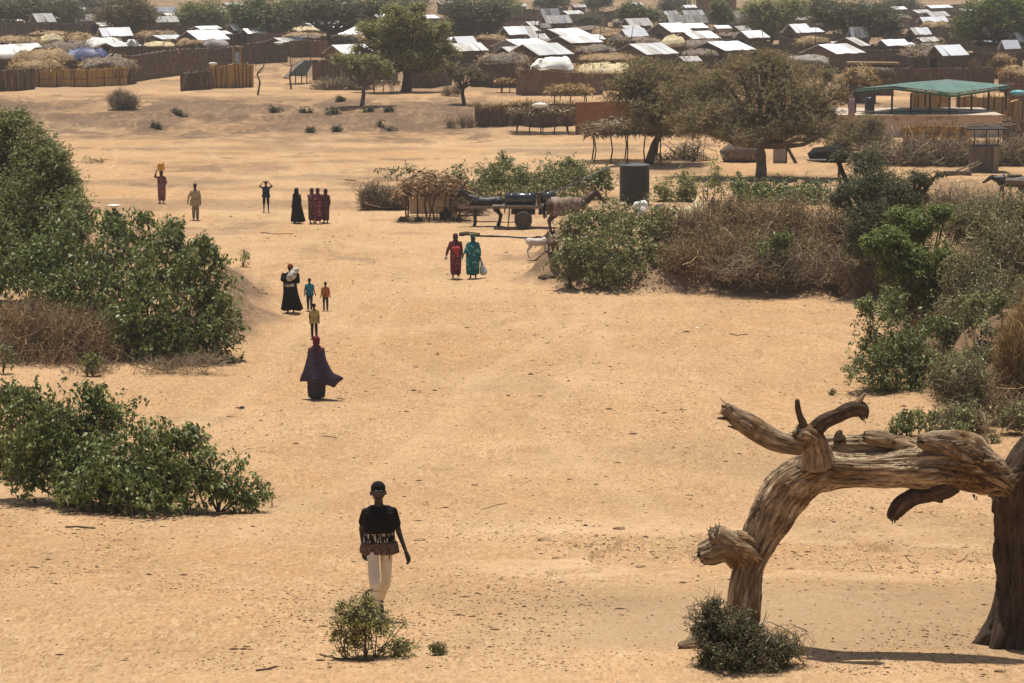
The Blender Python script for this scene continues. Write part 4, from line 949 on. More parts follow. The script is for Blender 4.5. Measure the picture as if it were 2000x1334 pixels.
W_('mud_wall', 'brown wall joining the reddish gable to the plastered house', 'wall', [(1245, 90), (1310, 93), (1360, 92)], 1.3, 'mud')
W_('mud_wall', 'long far brown wall beyond the middle roofs', 'wall', [(1095, 42), (1150, 43), (1206, 43)], 1.7, 'mud3')
W_('mud_wall', 'brown wall pierced with a row of small white holes', 'wall', [(952, 63), (1000, 64), (1056, 63)], 1.6, 'mud3')
W_('mud_wall', 'brown wall under the hazy top left tree', 'wall', [(-10, 72), (60, 72), (150, 73), (240, 71)], 1.9, 'mud2')
W_('mud_wall', 'brown wall far left below the grey far roof', 'wall', [(248, 62), (310, 62), (366, 60)], 1.9, 'mud2')
W_('mud_wall', 'dark wall between the half-bare tree and the left compound wall', 'wall', [(246, 106), (300, 103), (350, 101)], 1.6, 'mud2')
W_('mud_wall', 'brown wall in the gap under the broad dark tree', 'wall', [(1580, 74), (1640, 76), (1700, 78)], 1.7, 'mud2')
W_('mud_wall', 'dark wall behind the shelf shelter', 'wall', [(1640, 130), (1700, 128), (1780, 126)], 1.6, 'mud2')
W_('mud_wall', 'dark brown wall behind the pavilion roof', 'wall', [(1700, 175), (1780, 172), (1860, 172), (1940, 170)], 1.7, 'mud2')
W_('mud_wall', 'brown wall with sticks below the low white roof', 'wall', [(1790, 140), (1850, 140), (1900, 142), (1960, 142)], 1.9, 'mud2', strands=200, mh='dry')
W_('mud_wall', 'orange mud wall at the right edge beside the pavilion', 'wall', [(1962, 204), (2000, 204), (2060, 204)], 1.6, 'mud3')
W_('mud_wall', 'brown wall high on the right between the two big trees', 'wall', [(1770, 92), (1820, 92), (1880, 92)], 1.4, 'mud2')
W_('mud_wall', 'dark wall under the bright right edge roofs', 'wall', [(1900, 118), (1960, 118), (2040, 116)], 1.5, 'mud2')
W_('brick_wall', 'red mud-brick wall beside the thatched shade of the leaning acacia', 'wall', [(1124, 262), (1180, 263), (1260, 260), (1380, 258), (1450, 250)], [2.2, 2.3, 2.1, 1.9, 1.8], 'brick', jag=.02)
W_('mud_wall', 'shadowed brown wall left of the red mud-brick wall', 'wall', [(1020, 246), (1075, 248), (1124, 244)], [1.7, 1.6, 1.5], 'mud2', strands=400)
W_('reed_fence', 'dark brushwood end of the fence in the far left foreground of the camp', 'fence', [(-20, 180), (30, 178), (66, 174)], 1.75, 'reedd', posts=4, strands=250, mh='dry')
W_('reed_fence', 'long golden-brown reed mat fence on the left side of the camp', 'fence', [(66, 170), (120, 169), (180, 170), (247, 166)], [1.4, 1.5, 1.5, 1.55], 'reed', posts=6, strands=350, rails=1, jag=.03)
W_('reed_pen', 'dark weathered half of the square reed pen on the left sand', 'fence', [(354, 178), (380, 176), (412, 174)], 1.5, 'reedd', posts=6, strands=100, mh='dry')
W_('reed_pen', 'golden half of the square reed pen on the left sand', 'fence', [(412, 173), (450, 172), (494, 170)], [1.9, 2.0, 1.95], 'reed', posts=9, strands=260, jag=.09)
W_('reed_fence', 'ragged brown millet-stalk fence left of the stick shade in the middle', 'fence', [(930, 246), (945, 248), (1000, 242), (1035, 238)], [1.5, 1.3, 1.5, 1.4], 'reedd', posts=5, strands=900)
W_('reed_fence', 'rust-brown stalk fence with two pale rails below the pavilion', 'fence', [(1765, 286), (1820, 288), (1895, 288)], [1.25, 1.35, 1.3], 'reed', posts=6, strands=900, rails=2)
W_('reed_fence', 'grey brushwood fence at the right edge behind the plank box', 'fence', [(1960, 294), (2000, 296), (2060, 296)], 1.9, 'reedd', posts=4, strands=500, mh='dry')
W_('reed_fence', 'golden reed screen under the pavilion roof at its far side', 'fence', [(1780, 231), (1815, 231), (1850, 231)], 1.9, 'reed', posts=3, jag=.03)
W_('reed_fence', 'orange-brown reed screen with white cloth on top, right of the pavilion middle', 'fence', [(1868, 231), (1920, 232), (1962, 231)], 1.6, 'reed', posts=4, strands=300)
W_('reed_fence', 'golden mat fence with torn blue plastic at the right edge', 'fence', [(1966, 240), (2000, 240), (2060, 240)], 1.5, 'reed', posts=4)
# thorn hedge below the pavilion and bundles
brush('thorn_hedge', 'long grey thorn hedge in front of the pavilion and stalk fence', 'hedge', (1830, 322), [(1720, 305, 45, 16, 0), (1790, 300, 50, 20, 0), (1860, 300, 50, 20, 0), (1930, 300, 50, 24, 0), (1990, 300, 45, 24, 0), (2040, 300, 40, 24, 0)], 5200, 1.2, .016, 'dry', curl=.35, upb=.3, leaves=1500, ls=.12, lm='leafbr')
for lb, u, v, w, h in (('upright bundle of dry reeds left of the green corner tree trunk', 1903, 146, 11, 26), ('upright bundle of dry reeds right below the green corner tree trunk', 1938, 152, 13, 30)):
    brush('reed_bundle', lb, 'reed bundle', (u, v), [(u, v - h / 2, w, h / 2, 0)], 500, 1.0, .02, 'straw', curl=.08, upb=2.0, cone=.25)
brush('dry_bush', 'pale round dry bush standing alone on the left sand', 'dry bush', (240, 213), [(235, 195, 24, 17, 0), (252, 200, 18, 13, 0)], 2200, .8, .012, 'dry', upb=.8)
brush('dry_grass', 'dry stalks standing by the ragged millet-stalk fence', 'grass clump', (900, 250), [(880, 240, 14, 9, 0), (905, 238, 16, 12, 0), (920, 240, 10, 12, 0)], 500, .7, .010, 'dry', upb=1.2)
brush('dry_grass', 'thin dry bush between the small bare tree and the stout trunk', 'grass clump', (880, 188), [(875, 180, 16, 9, 0), (895, 176, 10, 10)], 400, .7, .012, 'dry', upb=1.)
brush('brush_pile', 'pile of cut branches below the mat wall near the stout trunk', 'brush pile', (665, 176), [(640, 168, 26, 8, 0), (680, 166, 28, 10, 0), (712, 170, 14, 8, 0)], 1000, 1.4, .02, 'dry', upb=.15, curl=.3)
brush('dead_branches', 'bleached dead branches lying left of the great acacia trunk', 'dead branches', (1345, 313), [(1345, 304, 30, 9, 0), (1330, 308, 18, 5, 0)], 130, 1.6, .045, 'dry', upb=.3, curl=.4)
for i, (u, v, w, h) in enumerate([(350, 222, 18, 4), (540, 217, 16, 4), (590, 217, 22, 5), (650, 217, 28, 5), (720, 216, 14, 5), (762, 215, 12, 6), (755, 250, 26, 6), (610, 257, 12, 4), (655, 255, 12, 4), (665, 195, 8, 5), (300, 245, 16, 6)]):
    plant('low_plant', ['low dark plant in the row on the far sand, left end of the row', 'low dark plant second in the row on the far sand', 'low dark plant third in the row on the far sand', 'widest low dark plant in the row on the far sand', 'low dark plant right of the widest in the far row', 'last low dark plant at the right end of the far row',
                        'low dark plants alone on the eroded bank below the far row', 'small tuft on the eroded bank left of the larger dark plants', 'small tuft close left of the larger dark plants on the eroded bank', 'single round tuft above the far row of low plants', 'dark hollow tuft on the eroded bank at the far left'][i], 'plant', (u, v + h * .7),
          [(u + random.uniform(-.8, .8) * w, v + h * .5, w * random.uniform(.15, .4), h * random.uniform(.3, .8)) for _ in range(6)], 30, 110, 6, .12, 1.6, 'leafd', 'stick', .02, bases=4, spread=w / 30, fork=0, csz=.2, shell=.8)

# green-roofed pavilion on its concrete platform
g = G(1800, 268); s = sc_at(g); root = thing('pavilion', 'open-sided pavilion with a green sheet roof on dark posts', 'pavilion', g)
def loc(u, v, dy=0): return at(u, v, g[1] + dy) - g
yb = 4.0
# deck and wall are one thing of their own
pr = thing('concrete_platform', 'long pale concrete platform wall under the green-roofed pavilion', 'platform', g)
a = loc(1640, 226); b = loc(1962, 225)
m = MB(); m.add([(a[0], 0, -.6), (b[0], 0, -.6), (b[0], 9, -.6), (a[0], 9, -.6), (a[0], 0, a[2]), (b[0], 0, b[2]), (b[0], 9, b[2]), (a[0], 9, a[2])], [(0, 1, 5, 4), (1, 2, 6, 5), (2, 3, 7, 6), (3, 0, 4, 7), (4, 5, 6, 7)]); m.build('wall_face', MT['conc'], pr)
m = MB(); m.box(((a[0] + b[0]) / 2, -.12, a[2] + .03), (b[0] - a[0], .3, .07)); m.build('coping', MT['conc'], pr)
dz = a[2]
ft = [loc(1672, 173, 3.0), loc(1745, 167.5, .3), loc(1862, 182, .3), loc(1972, 166, 6), loc(1852, 155, 8.5), loc(1700, 163, 8.5)]
Lf, Af, Rf, Rb, Ab = ft[0], ft[1], ft[2], ft[3], ft[4]
Lb = Lf + (Ab - Af)
m = MB(); quadprism(m, [Af, Rf, Rb, Ab], .07); quadprism(m, [Lf, Af - [0.004, 0, .004], Ab - [0.004, 0, .004], Lb], .07); m.build('roof', MT['tingreen'], root)
# ribs running down the slope
m = MB()
for k in range(9):
    t = (k + .5) / 9; p0 = Af + (Ab - Af) * t; p1 = Rf + (Rb - Rf) * t
    m.tube([p0 + [0, 0, .02], p1 + [0, 0, .02]], .022, 4)
m.build('roof_ribs', MT['tingreen'], root)
m = MB()
for p0, p1 in ((Lf, Af), (Af, Rf), (Rf, Rb), (Lb, Ab), (Ab, Rb)):
    p0 = p0 - [0, 0, .19]; p1 = p1 - [0, 0, .19]; m.tube([p0, p1], .09, 4)
m.build('fascia', M('green_fascia', (.035, .085, .06), (.025, .06, .045)), root)
pts = [(Lf + (Rf - Lf) * t) for t in (.0, .19, .38, .575, .77, .97)] + [(Rf + (Rb - Rf) * t) for t in (.33, .63, .95)] + [Lb + (Rb - Lb) * t for t in (.15, .5, .8)]
for p in pts:
    m = MB(); m.tube([(p[0], max(p[1] + .2, .25), dz), (p[0], max(p[1] + .2, .25), p[2] - .15)], .075, 6); m.build('post', MT['rust'], root)
m = MB(); m.tube([np.array([a[0] + 1, .3, dz + .28]), np.array([b[0] - .2, .3, dz + .28])], .03, 4); m.build('rail', MT['rust'], root)
r2 = thing('plastic_barrel', 'black barrel standing at the left end of the pavilion', 'barrel', g + [loc(1698, 222, 1.2)[0], 1.2, dz])
m = MB(); m.tube([(0, 0, 0), (0, 0, .2), (0, 0, .75), (0, 0, 1.15), (0, 0, 1.2)], [.30, .33, .33, .30, .2], 16); m.build('body', MT['black'], r2, True)
r2 = thing('chair', 'small metal chair frame under the pavilion roof', 'chair', g + [loc(1845, 222, .8)[0], .8, dz])
for k, (x, y) in enumerate(((-.2, -.2), (.2, -.2), (.2, .2), (-.2, .2))):
    m = MB(); m.tube([(x, y, 0), (x, y, .42 if y < 0 else .8)], .018, 5); m.build('leg', MT['conc'], r2)
m = MB(); m.box((0, 0, .43), (.42, .42, .04)); m.build('seat', MT['conc'], r2)
m = MB(); m.box((0, .2, .68), (.42, .03, .2)); m.build('backrest', MT['conc'], r2)

# shelf shelter with bottles
g = G(1705, 160); root = thing('shelf_shelter', 'low shelter with a long straw edge and a shelf of pale pots above the pavilion', 'shelter', g)
def loc(u, v, dy=0): return at(u, v, g[1] + dy) - g
p0, p1 = loc(1657, 124), loc(1757, 124)
m = MB(); m.box(((p0[0] + p1[0]) / 2, .8, p0[2]), (p1[0] - p0[0], 2.2, .22), 0, .05); m.build('roof', MT['thatch'], root)
m = MB(); m.box(((p0[0] + p1[0]) / 2, 1.5, p0[2] / 2 - .2), ((p1[0] - p0[0]) * .9, .2, p0[2])); m.build('wall', MT['mud2'], root)
q = loc(1700, 134); m = MB(); m.box((q[0], -.1, q[2]), (2.8, .35, .07)); m.build('shelf', MT['barkp'], root)
for t in (0, .5, 1):
    x = p0[0] + .2 + (p1[0] - p0[0] - .4) * t; m = MB(); m.tube([(x, 0, -.1), (x, 0, p0[2])], .05, 5); m.build('post', MT['stick'], root)
for i, u in enumerate((1677, 1686, 1693, 1700, 1708, 1715, 1723, 1732)):
    q = loc(u, 133); r = .13 if i == 0 else .06
    o = MB(); o.tube([(0, 0, 0), (0, 0, r * .6), (0, 0, r * 1.6), (0, 0, r * 2.3)], [r * .7, r, r * .9, r * .4], 8)
    ob = o.build('pot', MT['tarpw'], None, True); ob.location = tuple(g + [q[0], -.1, loc(1700, 134)[2] + .036]); tag(ob, 'big round white pot at the left end of the shelf' if i == 0 else 'little white pot in the row on the straw shelter shelf', 'pot', None if i == 0 else 'little white pots on the shelf')
# white sack on the wall
g = G(1796, 172); z = at(1796, 144, g[1])[2]
m = MB(); m.tube([(-.75, 0, -.2), (-.5, 0, -.05), (.1, 0, .1), (.5, 0, .22), (.75, 0, .28)], [.08, .2, .26, .24, .1], 10, .06); o = m.build('white_sack', MT['tarpw'], None, True); o.location = (g[0], g[1], z); tag(o, 'white stuffed sack lying tilted on the dark wall behind the pavilion roof', 'sack')

# plank box latrine with ramp
g = G(1925, 337); root = thing('plank_kiosk', 'grey plank box hut on the sand at the right with a roof of sticks', 'kiosk', g)
def loc(u, v, dy=0): return at(u, v, g[1] + dy) - g
x0, x1, zt = loc(1900, 337)[0], loc(1950, 337)[0], loc(1925, 252)[2]
m = MB(); m.box(((x0 + x1) / 2, .7, zt * .28), (x1 - x0, 1.4, zt * .66)); m.build('lower_walls', MT['wood'], root)
m = MB(); m.box((x1 - .16, -.03, zt * .30), (.30, .06, zt * .60)); m.build('corner_board', M('pale_board', (.32, .26, .17), (.24, .19, .12), 4), root)
m = MB(); m.box(((x0 + x1) / 2 - .2, -.03, zt * .42), (.9, .05, zt * .34)); m.build('door', MT['wood'], root)
for x in (x0 + .05, (x0 + x1) / 2, x1 - .05):
    m = MB(); m.tube([(x, .05, zt * .6), (x, .05, zt)], .035, 5); m.build('post', MT['rust'], root)
m = MB(); m.box(((x0 + x1) / 2, .6, zt), (x1 - x0 + .9, 2.0, .08)); m.build('roof', MT['rust'], root)
m = MB()
for k in range(16):
    x = random.uniform(x0 - .3, x1 + .6); m.tube([(x - random.uniform(.5, 1.2), random.uniform(-.4, 1.4), zt + .1), (x + random.uniform(.4, 1.0), random.uniform(-.4, 1.4), zt + random.uniform(.08, .35))], .025, 4)
m.build('roof_sticks', MT['barkp'], root)
g = G(1870, 342); root = thing('plank_ramp', 'low plank and leaning board lying left of the plank box hut', 'plank', g)
m = MB(); m.box((0, 0, .12), (1.5, .5, .24), .05); m.build('trough', MT['wood'], root)
m = MB(); m.tube([(-.1, -.1, .25), (1.2, .2, .75)], .05, 4); m.tube([(.2, -.3, .2), (1.35, 0, .7)], .04, 4); m.build('leaning_boards', MT['barkp'], root)

# stick shades
def stick_shade(label, u0, u1, vt, vf, name='stick_shelter', posts=5, thatch=.25, depth=2.2, mound=.3, gs='thatch', extra=0):
    g = G((u0 + u1) / 2, vf); root = thing(name, label, 'shelter', g)
    s = sc_at(g); w = (u1 - u0) / s; zt = (vf - vt) / s
    for k in range(posts):
        for y in (0, depth):
            x = -w / 2 + w * (k + .3) / (posts - .4) + random.uniform(-.1, .1)
            if y and k % 2: continue
            b = random.uniform(-.14, .14)
            m = MB(); m.tube([(x, y, H(g[0] + x, g[1] + y) - g[2] - .1), (x + b, y, zt * .45), (x + b * .3, y, zt * .8), (x - b * .2, y, zt)], [.05, .04, .04, .035], 5, .1); m.build('post', MT['bark'], root)
    m = MB()
    for k in range(7):
        y = -.2 + (depth + .4) * k / 6; m.tube([(-w / 2 - .3, y, zt + random.uniform(-.08, .05)), (0, y, zt + random.uniform(-.02, .1)), (w / 2 + .3, y, zt + random.uniform(-.08, .05))], .035, 4)
    m.build('roof_poles', MT['bark'], root)
    n = int(2200 * w * depth / 8)
    x = rng.uniform(-w / 2 - .2, w / 2 + .2, n); y = rng.uniform(-.4, depth + .4, n)
    hm = mound * np.clip(1 - (x / (w / 2 + .2)) ** 2, 0, 1) ** .6 + thatch * .5
    z = zt + hm * rng.random(n) + (fbm(x * 1.2 + u0, y * 1.2, 3, 2) - .5) * .25 - .06
    D = rng.normal(size=(n, 3)); D[:, 2] *= .35; D[:, 2] -= .08
    V, F = leaf_quads(np.stack([x, y, z], 1), D, rng.uniform(.25, .6, n), 6, .15)
    mesh_np('thatch', V, F, MT[gs], root, attr={'tint': np.repeat(rng.random(n), 4)})
    return g, root, zt, w
stick_shade('wide thatched shade on crooked posts under the leaning acacia', 1150, 1300, 262, 318, 'thatched_shelter', 5, .5, 3.5, .65, 'dry')
stick_shade('flimsy stick shade with a white rag, left of the red mud-brick wall', 1000, 1118, 216, 262, 'stick_shelter', 5, .12, 2.5, .1, 'dry')
stick_shade('straw-topped rack behind the stick shade against the shadowed wall', 1075, 1150, 182, 238, 'straw_rack', 3, .5, 2.5, .4, 'straw')
stick_shade('small low table of sticks with straw beside the brick compound', 976, 1002, 158, 182, 'stick_table', 2, .2, 1.2, .15, 'straw')
stick_shade('pale stick platform beside the stout trunk of the yellow-green tree', 726, 772, 160, 184, 'stick_platform', 3, .05, 1.6, .05, 'dry')
g = G(590, 164); root = thing('lean_to', 'dark tilted lean-to of matting on posts left of the mat wall', 'shelter', g); s = sc_at(g)
m = MB(); quadprism(m, [(-25 / s, -.6, 18 / s), (8 / s, -.6, 18 / s), (20 / s, 2.2, 44 / s), (0, 2.2, 44 / s)], .08); m.build('matting', MT['darkin'], root)
m = MB(); quadprism(m, [(-38 / s, .3, 12 / s), (-24 / s, -.7, 12 / s), (2 / s, 2.1, 45 / s), (-10 / s, 2.4, 42 / s)], .08); m.build('straw_side', MT['thatchg'], root)
for x in (-12, 0, 10):
    m = MB(); m.tube([(x / s, -.4, -.1), (x / s, -.4, 24 / s)], .05, 5); m.build('post', MT['bark'], root)
# tent-like shelters behind the acacia trunk
g = G(1440, 318); root = thing('mat_tent', 'low patched mat hut behind the great acacia trunk', 'hut', g); s = sc_at(g)
m = MB(); m.tube([(-.9, .6, .35), (-.4, .6, .55), (.6, .6, .62), (1.3, .6, .4)], [.35, .62, .66, .4], 14, .06); m.build('cover', MT['thatchg'], root, True)
g = G(1522, 319); root = thing('sheet_shelter', 'pale sheet leaning on a low frame right of the great acacia trunk', 'shelter', g)
m = MB(); m.box((0, 0, .48), (.75, .06, 1.0), .1); m.build('sheet', MT['tarpg'], root)
m = MB(); m.tube([(.42, 0, 0), (.45, .2, 1.1)], .05, 5); m.tube([(1.0, -.1, 0), (.35, .3, 1.2)], .1, 6); m.build('poles', MT['bark'], root)
g = G(1620, 318); root = thing('dark_shelter', 'dark open shelter under the right side of the great acacia', 'shelter', g)
m = MB(); m.tube([(-1.1, .8, .2), (-.8, .8, .35), (.7, .8, .4), (1.1, .8, .2)], [.3, .55, .6, .3], 12, .12); m.build('covering', MT['darkin'], root)
m = MB(); m.box((-.8, -.05, .18), (1.2, .3, .08), .02); m.build('bench', MT['tarpg'], root)
for lb, u, v, r in (('torn blue plastic sheet on the mat fence at the right edge', 1985, 181, .5), ('white cloth bundle on the wall left of the flat-topped tree', 545, 84, .4), ('white rag on top of the flimsy stick shade', 1055, 205, .45), ('pale bundle in front of the golden reed pen half', 418, 124, .3)):
    g = G(u, {1985: 240, 545: 123, 1055: 262, 418: 170}[u]); z = at(u, v, g[1])[2]
    V = []; n = 14
    for j in range(6):
        for i in range(n):
            th = i / n * 6.283; ph = j / 5 * math.pi - math.pi / 2
            k = r * (1 + random.uniform(-.18, .18)); V.append((math.cos(th) * math.cos(ph) * k * 1.3, math.sin(th) * math.cos(ph) * k * .5, math.sin(ph) * k * .38))
    F = [(j * n + i, j * n + (i + 1) % n, (j + 1) * n + (i + 1) % n, (j + 1) * n + i) for j in range(5) for i in range(n)]
    o = mesh_np('cloth_bundle', V, F, M('cloth_blue', (.25, .55, .58), (.12, .35, .38)) if u == 1985 else MT['tarpw'], None, smooth=True); o.location = (g[0], g[1] - .25, z); tag(o, lb, 'cloth')
m = MB(); g = G(1356, 30); m.tube([(0, 0, 0), (0, 0, 4), (0, 0, 8)], [.09, .08, .06], 6); o = m.build('utility_pole', MT['bark']); o.location = tuple(g); tag(o, 'tall thin pole standing at the back of the camp', 'pole')
m = MB(); g = G(464, 160); 
root = thing('blue_door_panel', 'pale blue door panel in a tan frame on the left compound wall', 'door', G(464, 140)); q = root.location
m = MB(); m.box((0, -.25, 1.3), (.42, .05, 1.3)); m.build('panel', M('paint_pale_blue', (.35, .45, .55), (.25, .33, .42)), root)
m = MB(); m.box((-.35, -.25, 1.3), (.2, .1, 2.5)); m.box((.35, -.25, 1.3), (.2, .1, 2.5)); m.build('frame', MT['reed'], root)
# far mud house
g = G(1400, 30); root = thing('mud_house', 'orange flat-roofed mud house at the top behind the narrow round-headed tree', 'house', g); s = sc_at(g)
m = MB(); m.box((0, 2, 1.6), (75 / s, 5, 3.4)); m.build('wall', MT['mud3'], root)
m = MB(); m.box((-.5, 2, 3.36), (78 / s, 5.4, .12)); m.build('roof', MT['mud'], root)
m = MB(); m.box((1, -.53, 1.0), (.9, .08, 2.0)); m.build('door', MT['darkin'], root)

LMK = [(95, 30, 'hazy top left tree'), (245, 60, 'half-bare tree'), (300, 40, 'grey far roof on the left'), (395, 50, 'olive bushy tree'), (395, 70, 'white sheet roof on the left'), (510, 60, 'dense dark tree'), (630, 60, 'flat-topped tree'), (675, 60, 'white roof by the flat-topped tree'),
       (675, 95, 'dull tin roof above the yellow-leaved tree'), (790, 100, 'large yellow-green tree'), (915, 50, 'dark brown-green tree'), (905, 95, 'grey roof by the yellow-green tree'), (985, 115, 'grey domed thatch hut'), (1010, 60, 'ribbed white roof'), (1004, 45, 'wall with small white holes'),
       (1080, 125, 'humped white tarpaulin'), (1055, 95, 'largest grey tin roof'), (1120, 75, 'pair of stacked white roofs'), (1150, 35, 'long far brown wall'), (1190, 110, 'flat straw-topped shelter'), (1238, 78, 'small conical tree'), (1255, 40, 'flat dark far tree'), (1260, 95, 'grey roof with the white post'),
       (1305, 53, 'clean white roof with a brown gable'), (1340, 38, 'pair of corrugated roofs'), (1312, 80, 'cream domed hut'), (1360, 68, 'white roof with the reddish gable'), (1408, 57, 'pale plastered house'), (1410, 88, 'wide streaky pale roof'), (1410, 30, 'round-headed far tree'), (1466, 67, 'bright roof by the spreading tree'),
       (1505, 40, 'green spreading tree'), (1558, 56, 'white roof corner under the broad dark tree'), (1625, 94, 'ribbed pale roof'), (1690, 50, 'broad dark tree'), (1742, 82, 'white roof by the broad dark tree trunk'), (1705, 125, 'shelf shelter'), (1793, 60, 'small sharp white roof'), (1820, 38, 'patchwork white roof'),
       (1805, 100, 'grey stick-covered hut'), (1848, 98, 'low white roof'), (1903, 130, 'left reed bundle'), (1937, 60, 'bright green corner tree'), (1970, 86, 'bright roof by the corner tree trunk'), (1990, 135, 'golden thatched hut'), (1000, 20, 'pale green far tree'), (1820, 15, 'far plain at the top right'), (200, 20, 'far hazy trees at the top left'), (750, 20, 'tops of the middle trees'), (60, 95, 'white tarpaulin hut on the left edge'), (170, 75, 'straw-roofed huts on the left')]
_used = set()
def where(u, v, noun):
    L_ = sorted(LMK, key=lambda q: ((q[0] - u) / 2.2) ** 2 + (q[1] - v) ** 2)
    for (a, b, nm) in L_[:9]:
        dx, dv = u - a, v - b
        w1 = 'below' if dv > 14 else 'behind' if dv < -10 else ''
        w2 = 'to the right of' if dx > 22 else 'to the left of' if dx < -22 else ''
        w = {('below', ''): 'just below', ('behind', ''): 'behind', ('', ''): 'against'}.get((w1, w2)) or ((w1 + ' and ' + w2) if w1 else w2)
        lb = noun + ' ' + w + ' the ' + nm
        if lb not in _used and len(lb.split()) <= 16: break
    _used.add(lb); return lb
random.seed(21)
def camp_front(u): return float(np.interp(u, [0, 250, 255, 480, 485, 570, 580, 900, 905, 1170, 1180, 1650, 1700, 2000], [125, 125, 98, 98, 112, 108, 125, 125, 128, 128, 150, 150, 150, 150]))
k = 0
for row, v0 in enumerate((30, 38, 46, 54, 62, 71, 80, 90, 101, 113, 126, 140)):
    u = random.uniform(-30, 40)
    while u < 2010:
        w = random.uniform(40, 110); v = v0 + random.uniform(-3, 3)
        if v < camp_front(u + w / 2) and random.random() < .72:
            mt_ = random.choice(('mud2', 'mud2', 'reedd', 'mud', 'reedd')); W_('mat_screen' if mt_ == 'reedd' else 'mud_wall', where(u + w / 2, v - 8, ('short ' if w < 62 else 'long ') + {'mud2': 'dark mud wall', 'mud': 'brown mud wall', 'reedd': 'stick screen'}[mt_]), 'screen', [(u, v), (u + w * .5, v + random.uniform(-1.5, 1.5)), (u + w, v + random.uniform(-2.5, 2.5))],
               [random.uniform(1.2, 1.9) for _ in range(3)], mt_, jag=.1, step=1.2, th=.15, group='weathered brown screens between the huts')
            k += 1
        u += w + random.uniform(0, 70)

k = 0
for row, v0 in enumerate((26, 33, 40, 49, 58, 68, 78, 90, 103, 118)):
    u = random.uniform(-20, 60)
    while u < 2010:
        w = random.uniform(45, 90) * (.6 + v0 / 160); ve = v0 + random.uniform(-4, 4)
        if ve + 22 < camp_front(u + w / 2) and random.random() < .42:
            lb = 'low brown or grey roofed hut crowded among the walls of the camp'; gp = 'low huts crowded among the walls'
            rf = random.choice(('tino', 'ting', 'tino', 'tinw')); th_ = random.choice(('thatch', 'thatchg', 'thatchg', 'tarpg')); tin_ = random.random() < .5
            lb = where(u + w / 2, ve, 'low ' + ({'tino': 'streaky tin', 'ting': 'grey tin', 'tinw': 'pale tin'}[rf] if tin_ else {'thatch': 'straw', 'thatchg': 'grey thatch', 'tarpg': 'grey cloth'}[th_]) + ' roof')
            if tin_: hut(lb, u, u + w, ve - random.uniform(5, 9) * (.5 + v0 / 120), ve, rf, random.choice(('mud2', 'mud')), random.uniform(.3, .5), group=gp, name='low_hut', wallh=1.6)
            else: dome(lb, u, u + w, ve - random.uniform(5, 10) * (.5 + v0 / 120), ve, th_, 'mud2', straw=160, name='low_hut', flat=.3, group=gp, wallh=1.4)
        u += w + random.uniform(5, 60)
for i in range(46):      # crooked poles sticking out over the compounds
    u = random.uniform(0, 2000); v = random.uniform(50, camp_front(u)); q = G(u, v)
    a, b = random.uniform(-.5, .5), random.uniform(2.2, 4.2)
    m = MB(); m.tube([(0, 0, -.1), (a * .3, 0, b * .5), (a, 0, b)], [.06, .05, .035], 5); o = m.build('crooked_pole', MT['stick']); o.location = tuple(q); tag(o, where(u, v, 'thin crooked pole'), 'pole', 'crooked poles among the huts')

# ---------------------------------------------------------------- bodies grown as one surface
def capsule(m, a, b, ra, rb, n=12, flat=None):
    """tapered capsule; flat=(axis vector, factor) squashes it along an axis"""
    a = np.array(a, float); b = np.array(b, float); d = b - a; L = np.linalg.norm(d)
    if L < 1e-6: d = np.array([0, 0, 1e-4]); L = 1e-4
    t = d / L; ref = np.array([1., 0, 0]) if abs(t[2]) > .9 else np.array([0, 0, 1.])
    x = np.cross(t, ref); x /= np.linalg.norm(x); y = np.cross(t, x)
    rings = []
    for k in (-75, -45, -15): rings.append((a + t * ra * math.sin(math.radians(k)), ra * math.cos(math.radians(k))))
    for k in (15, 45, 75): rings.append((b + t * rb * math.sin(math.radians(k)), rb * math.cos(math.radians(k))))
    V = []; F = []
    for c, r in rings:
        for i in range(n):
            th = 2 * math.pi * i / n; o = r * (math.cos(th) * x + math.sin(th) * y)
            if flat: ax = np.array(flat[0], float); o = o - ax * (o @ ax) * (1 - flat[1])
            V.append(c + o)
    for j in range(len(rings) - 1):
        for i in range(n): F.append((j * n + i, j * n + (i + 1) % n, (j + 1) * n + (i + 1) % n, (j + 1) * n + i))
    F.append(tuple(reversed(range(n)))); F.append(tuple((len(rings) - 1) * n + i for i in range(n)))
    m.add(V, F)
def fuse(m, name, mat, parent, vox=.015, smooth=3, disp=None):
    o = m.build('tmp', mat); md = o.modifiers.new('r', 'REMESH'); md.mode = 'VOXEL'; md.voxel_size = vox; md.use_smooth_shade = True
    if smooth: sm = o.modifiers.new('s', 'SMOOTH'); sm.factor = .5; sm.iterations = smooth
    dg = bpy.context.evaluated_depsgraph_get(); dg.update()
    me = bpy.data.meshes.new_from_object(o.evaluated_get(dg)); me.name = name
    me.materials.clear(); me.materials.append(mat)
    bpy.data.objects.remove(o)
    if disp:
        n = len(me.vertices); co = np.zeros(n * 3, np.float32); me.vertices.foreach_get('co', co); co = co.reshape(-1, 3)
        no = np.zeros(n * 3, np.float32); me.vertices.foreach_get('normal', no); no = no.reshape(-1, 3)
        co = co + no * disp(co)[:, None]; me.vertices.foreach_set('co', co.astype(np.float32).ravel()); me.update()
    o = bpy.data.objects.new(name, me); COL.objects.link(o); o.parent = parent
    return o
def folds(k=9, a=.012, z0=None):
    def f(co):
        th = np.arctan2(co[:, 1], co[:, 0])
        return a * (np.sin(th * k + 3 * vn(co[:, 2] * 2, th, 3)) + 1.2 * (vn(co[:, 0] * 9, co[:, 2] * 5, 5) + vn(co[:, 1] * 9, co[:, 2] * 5, 6) - 1))
    return f
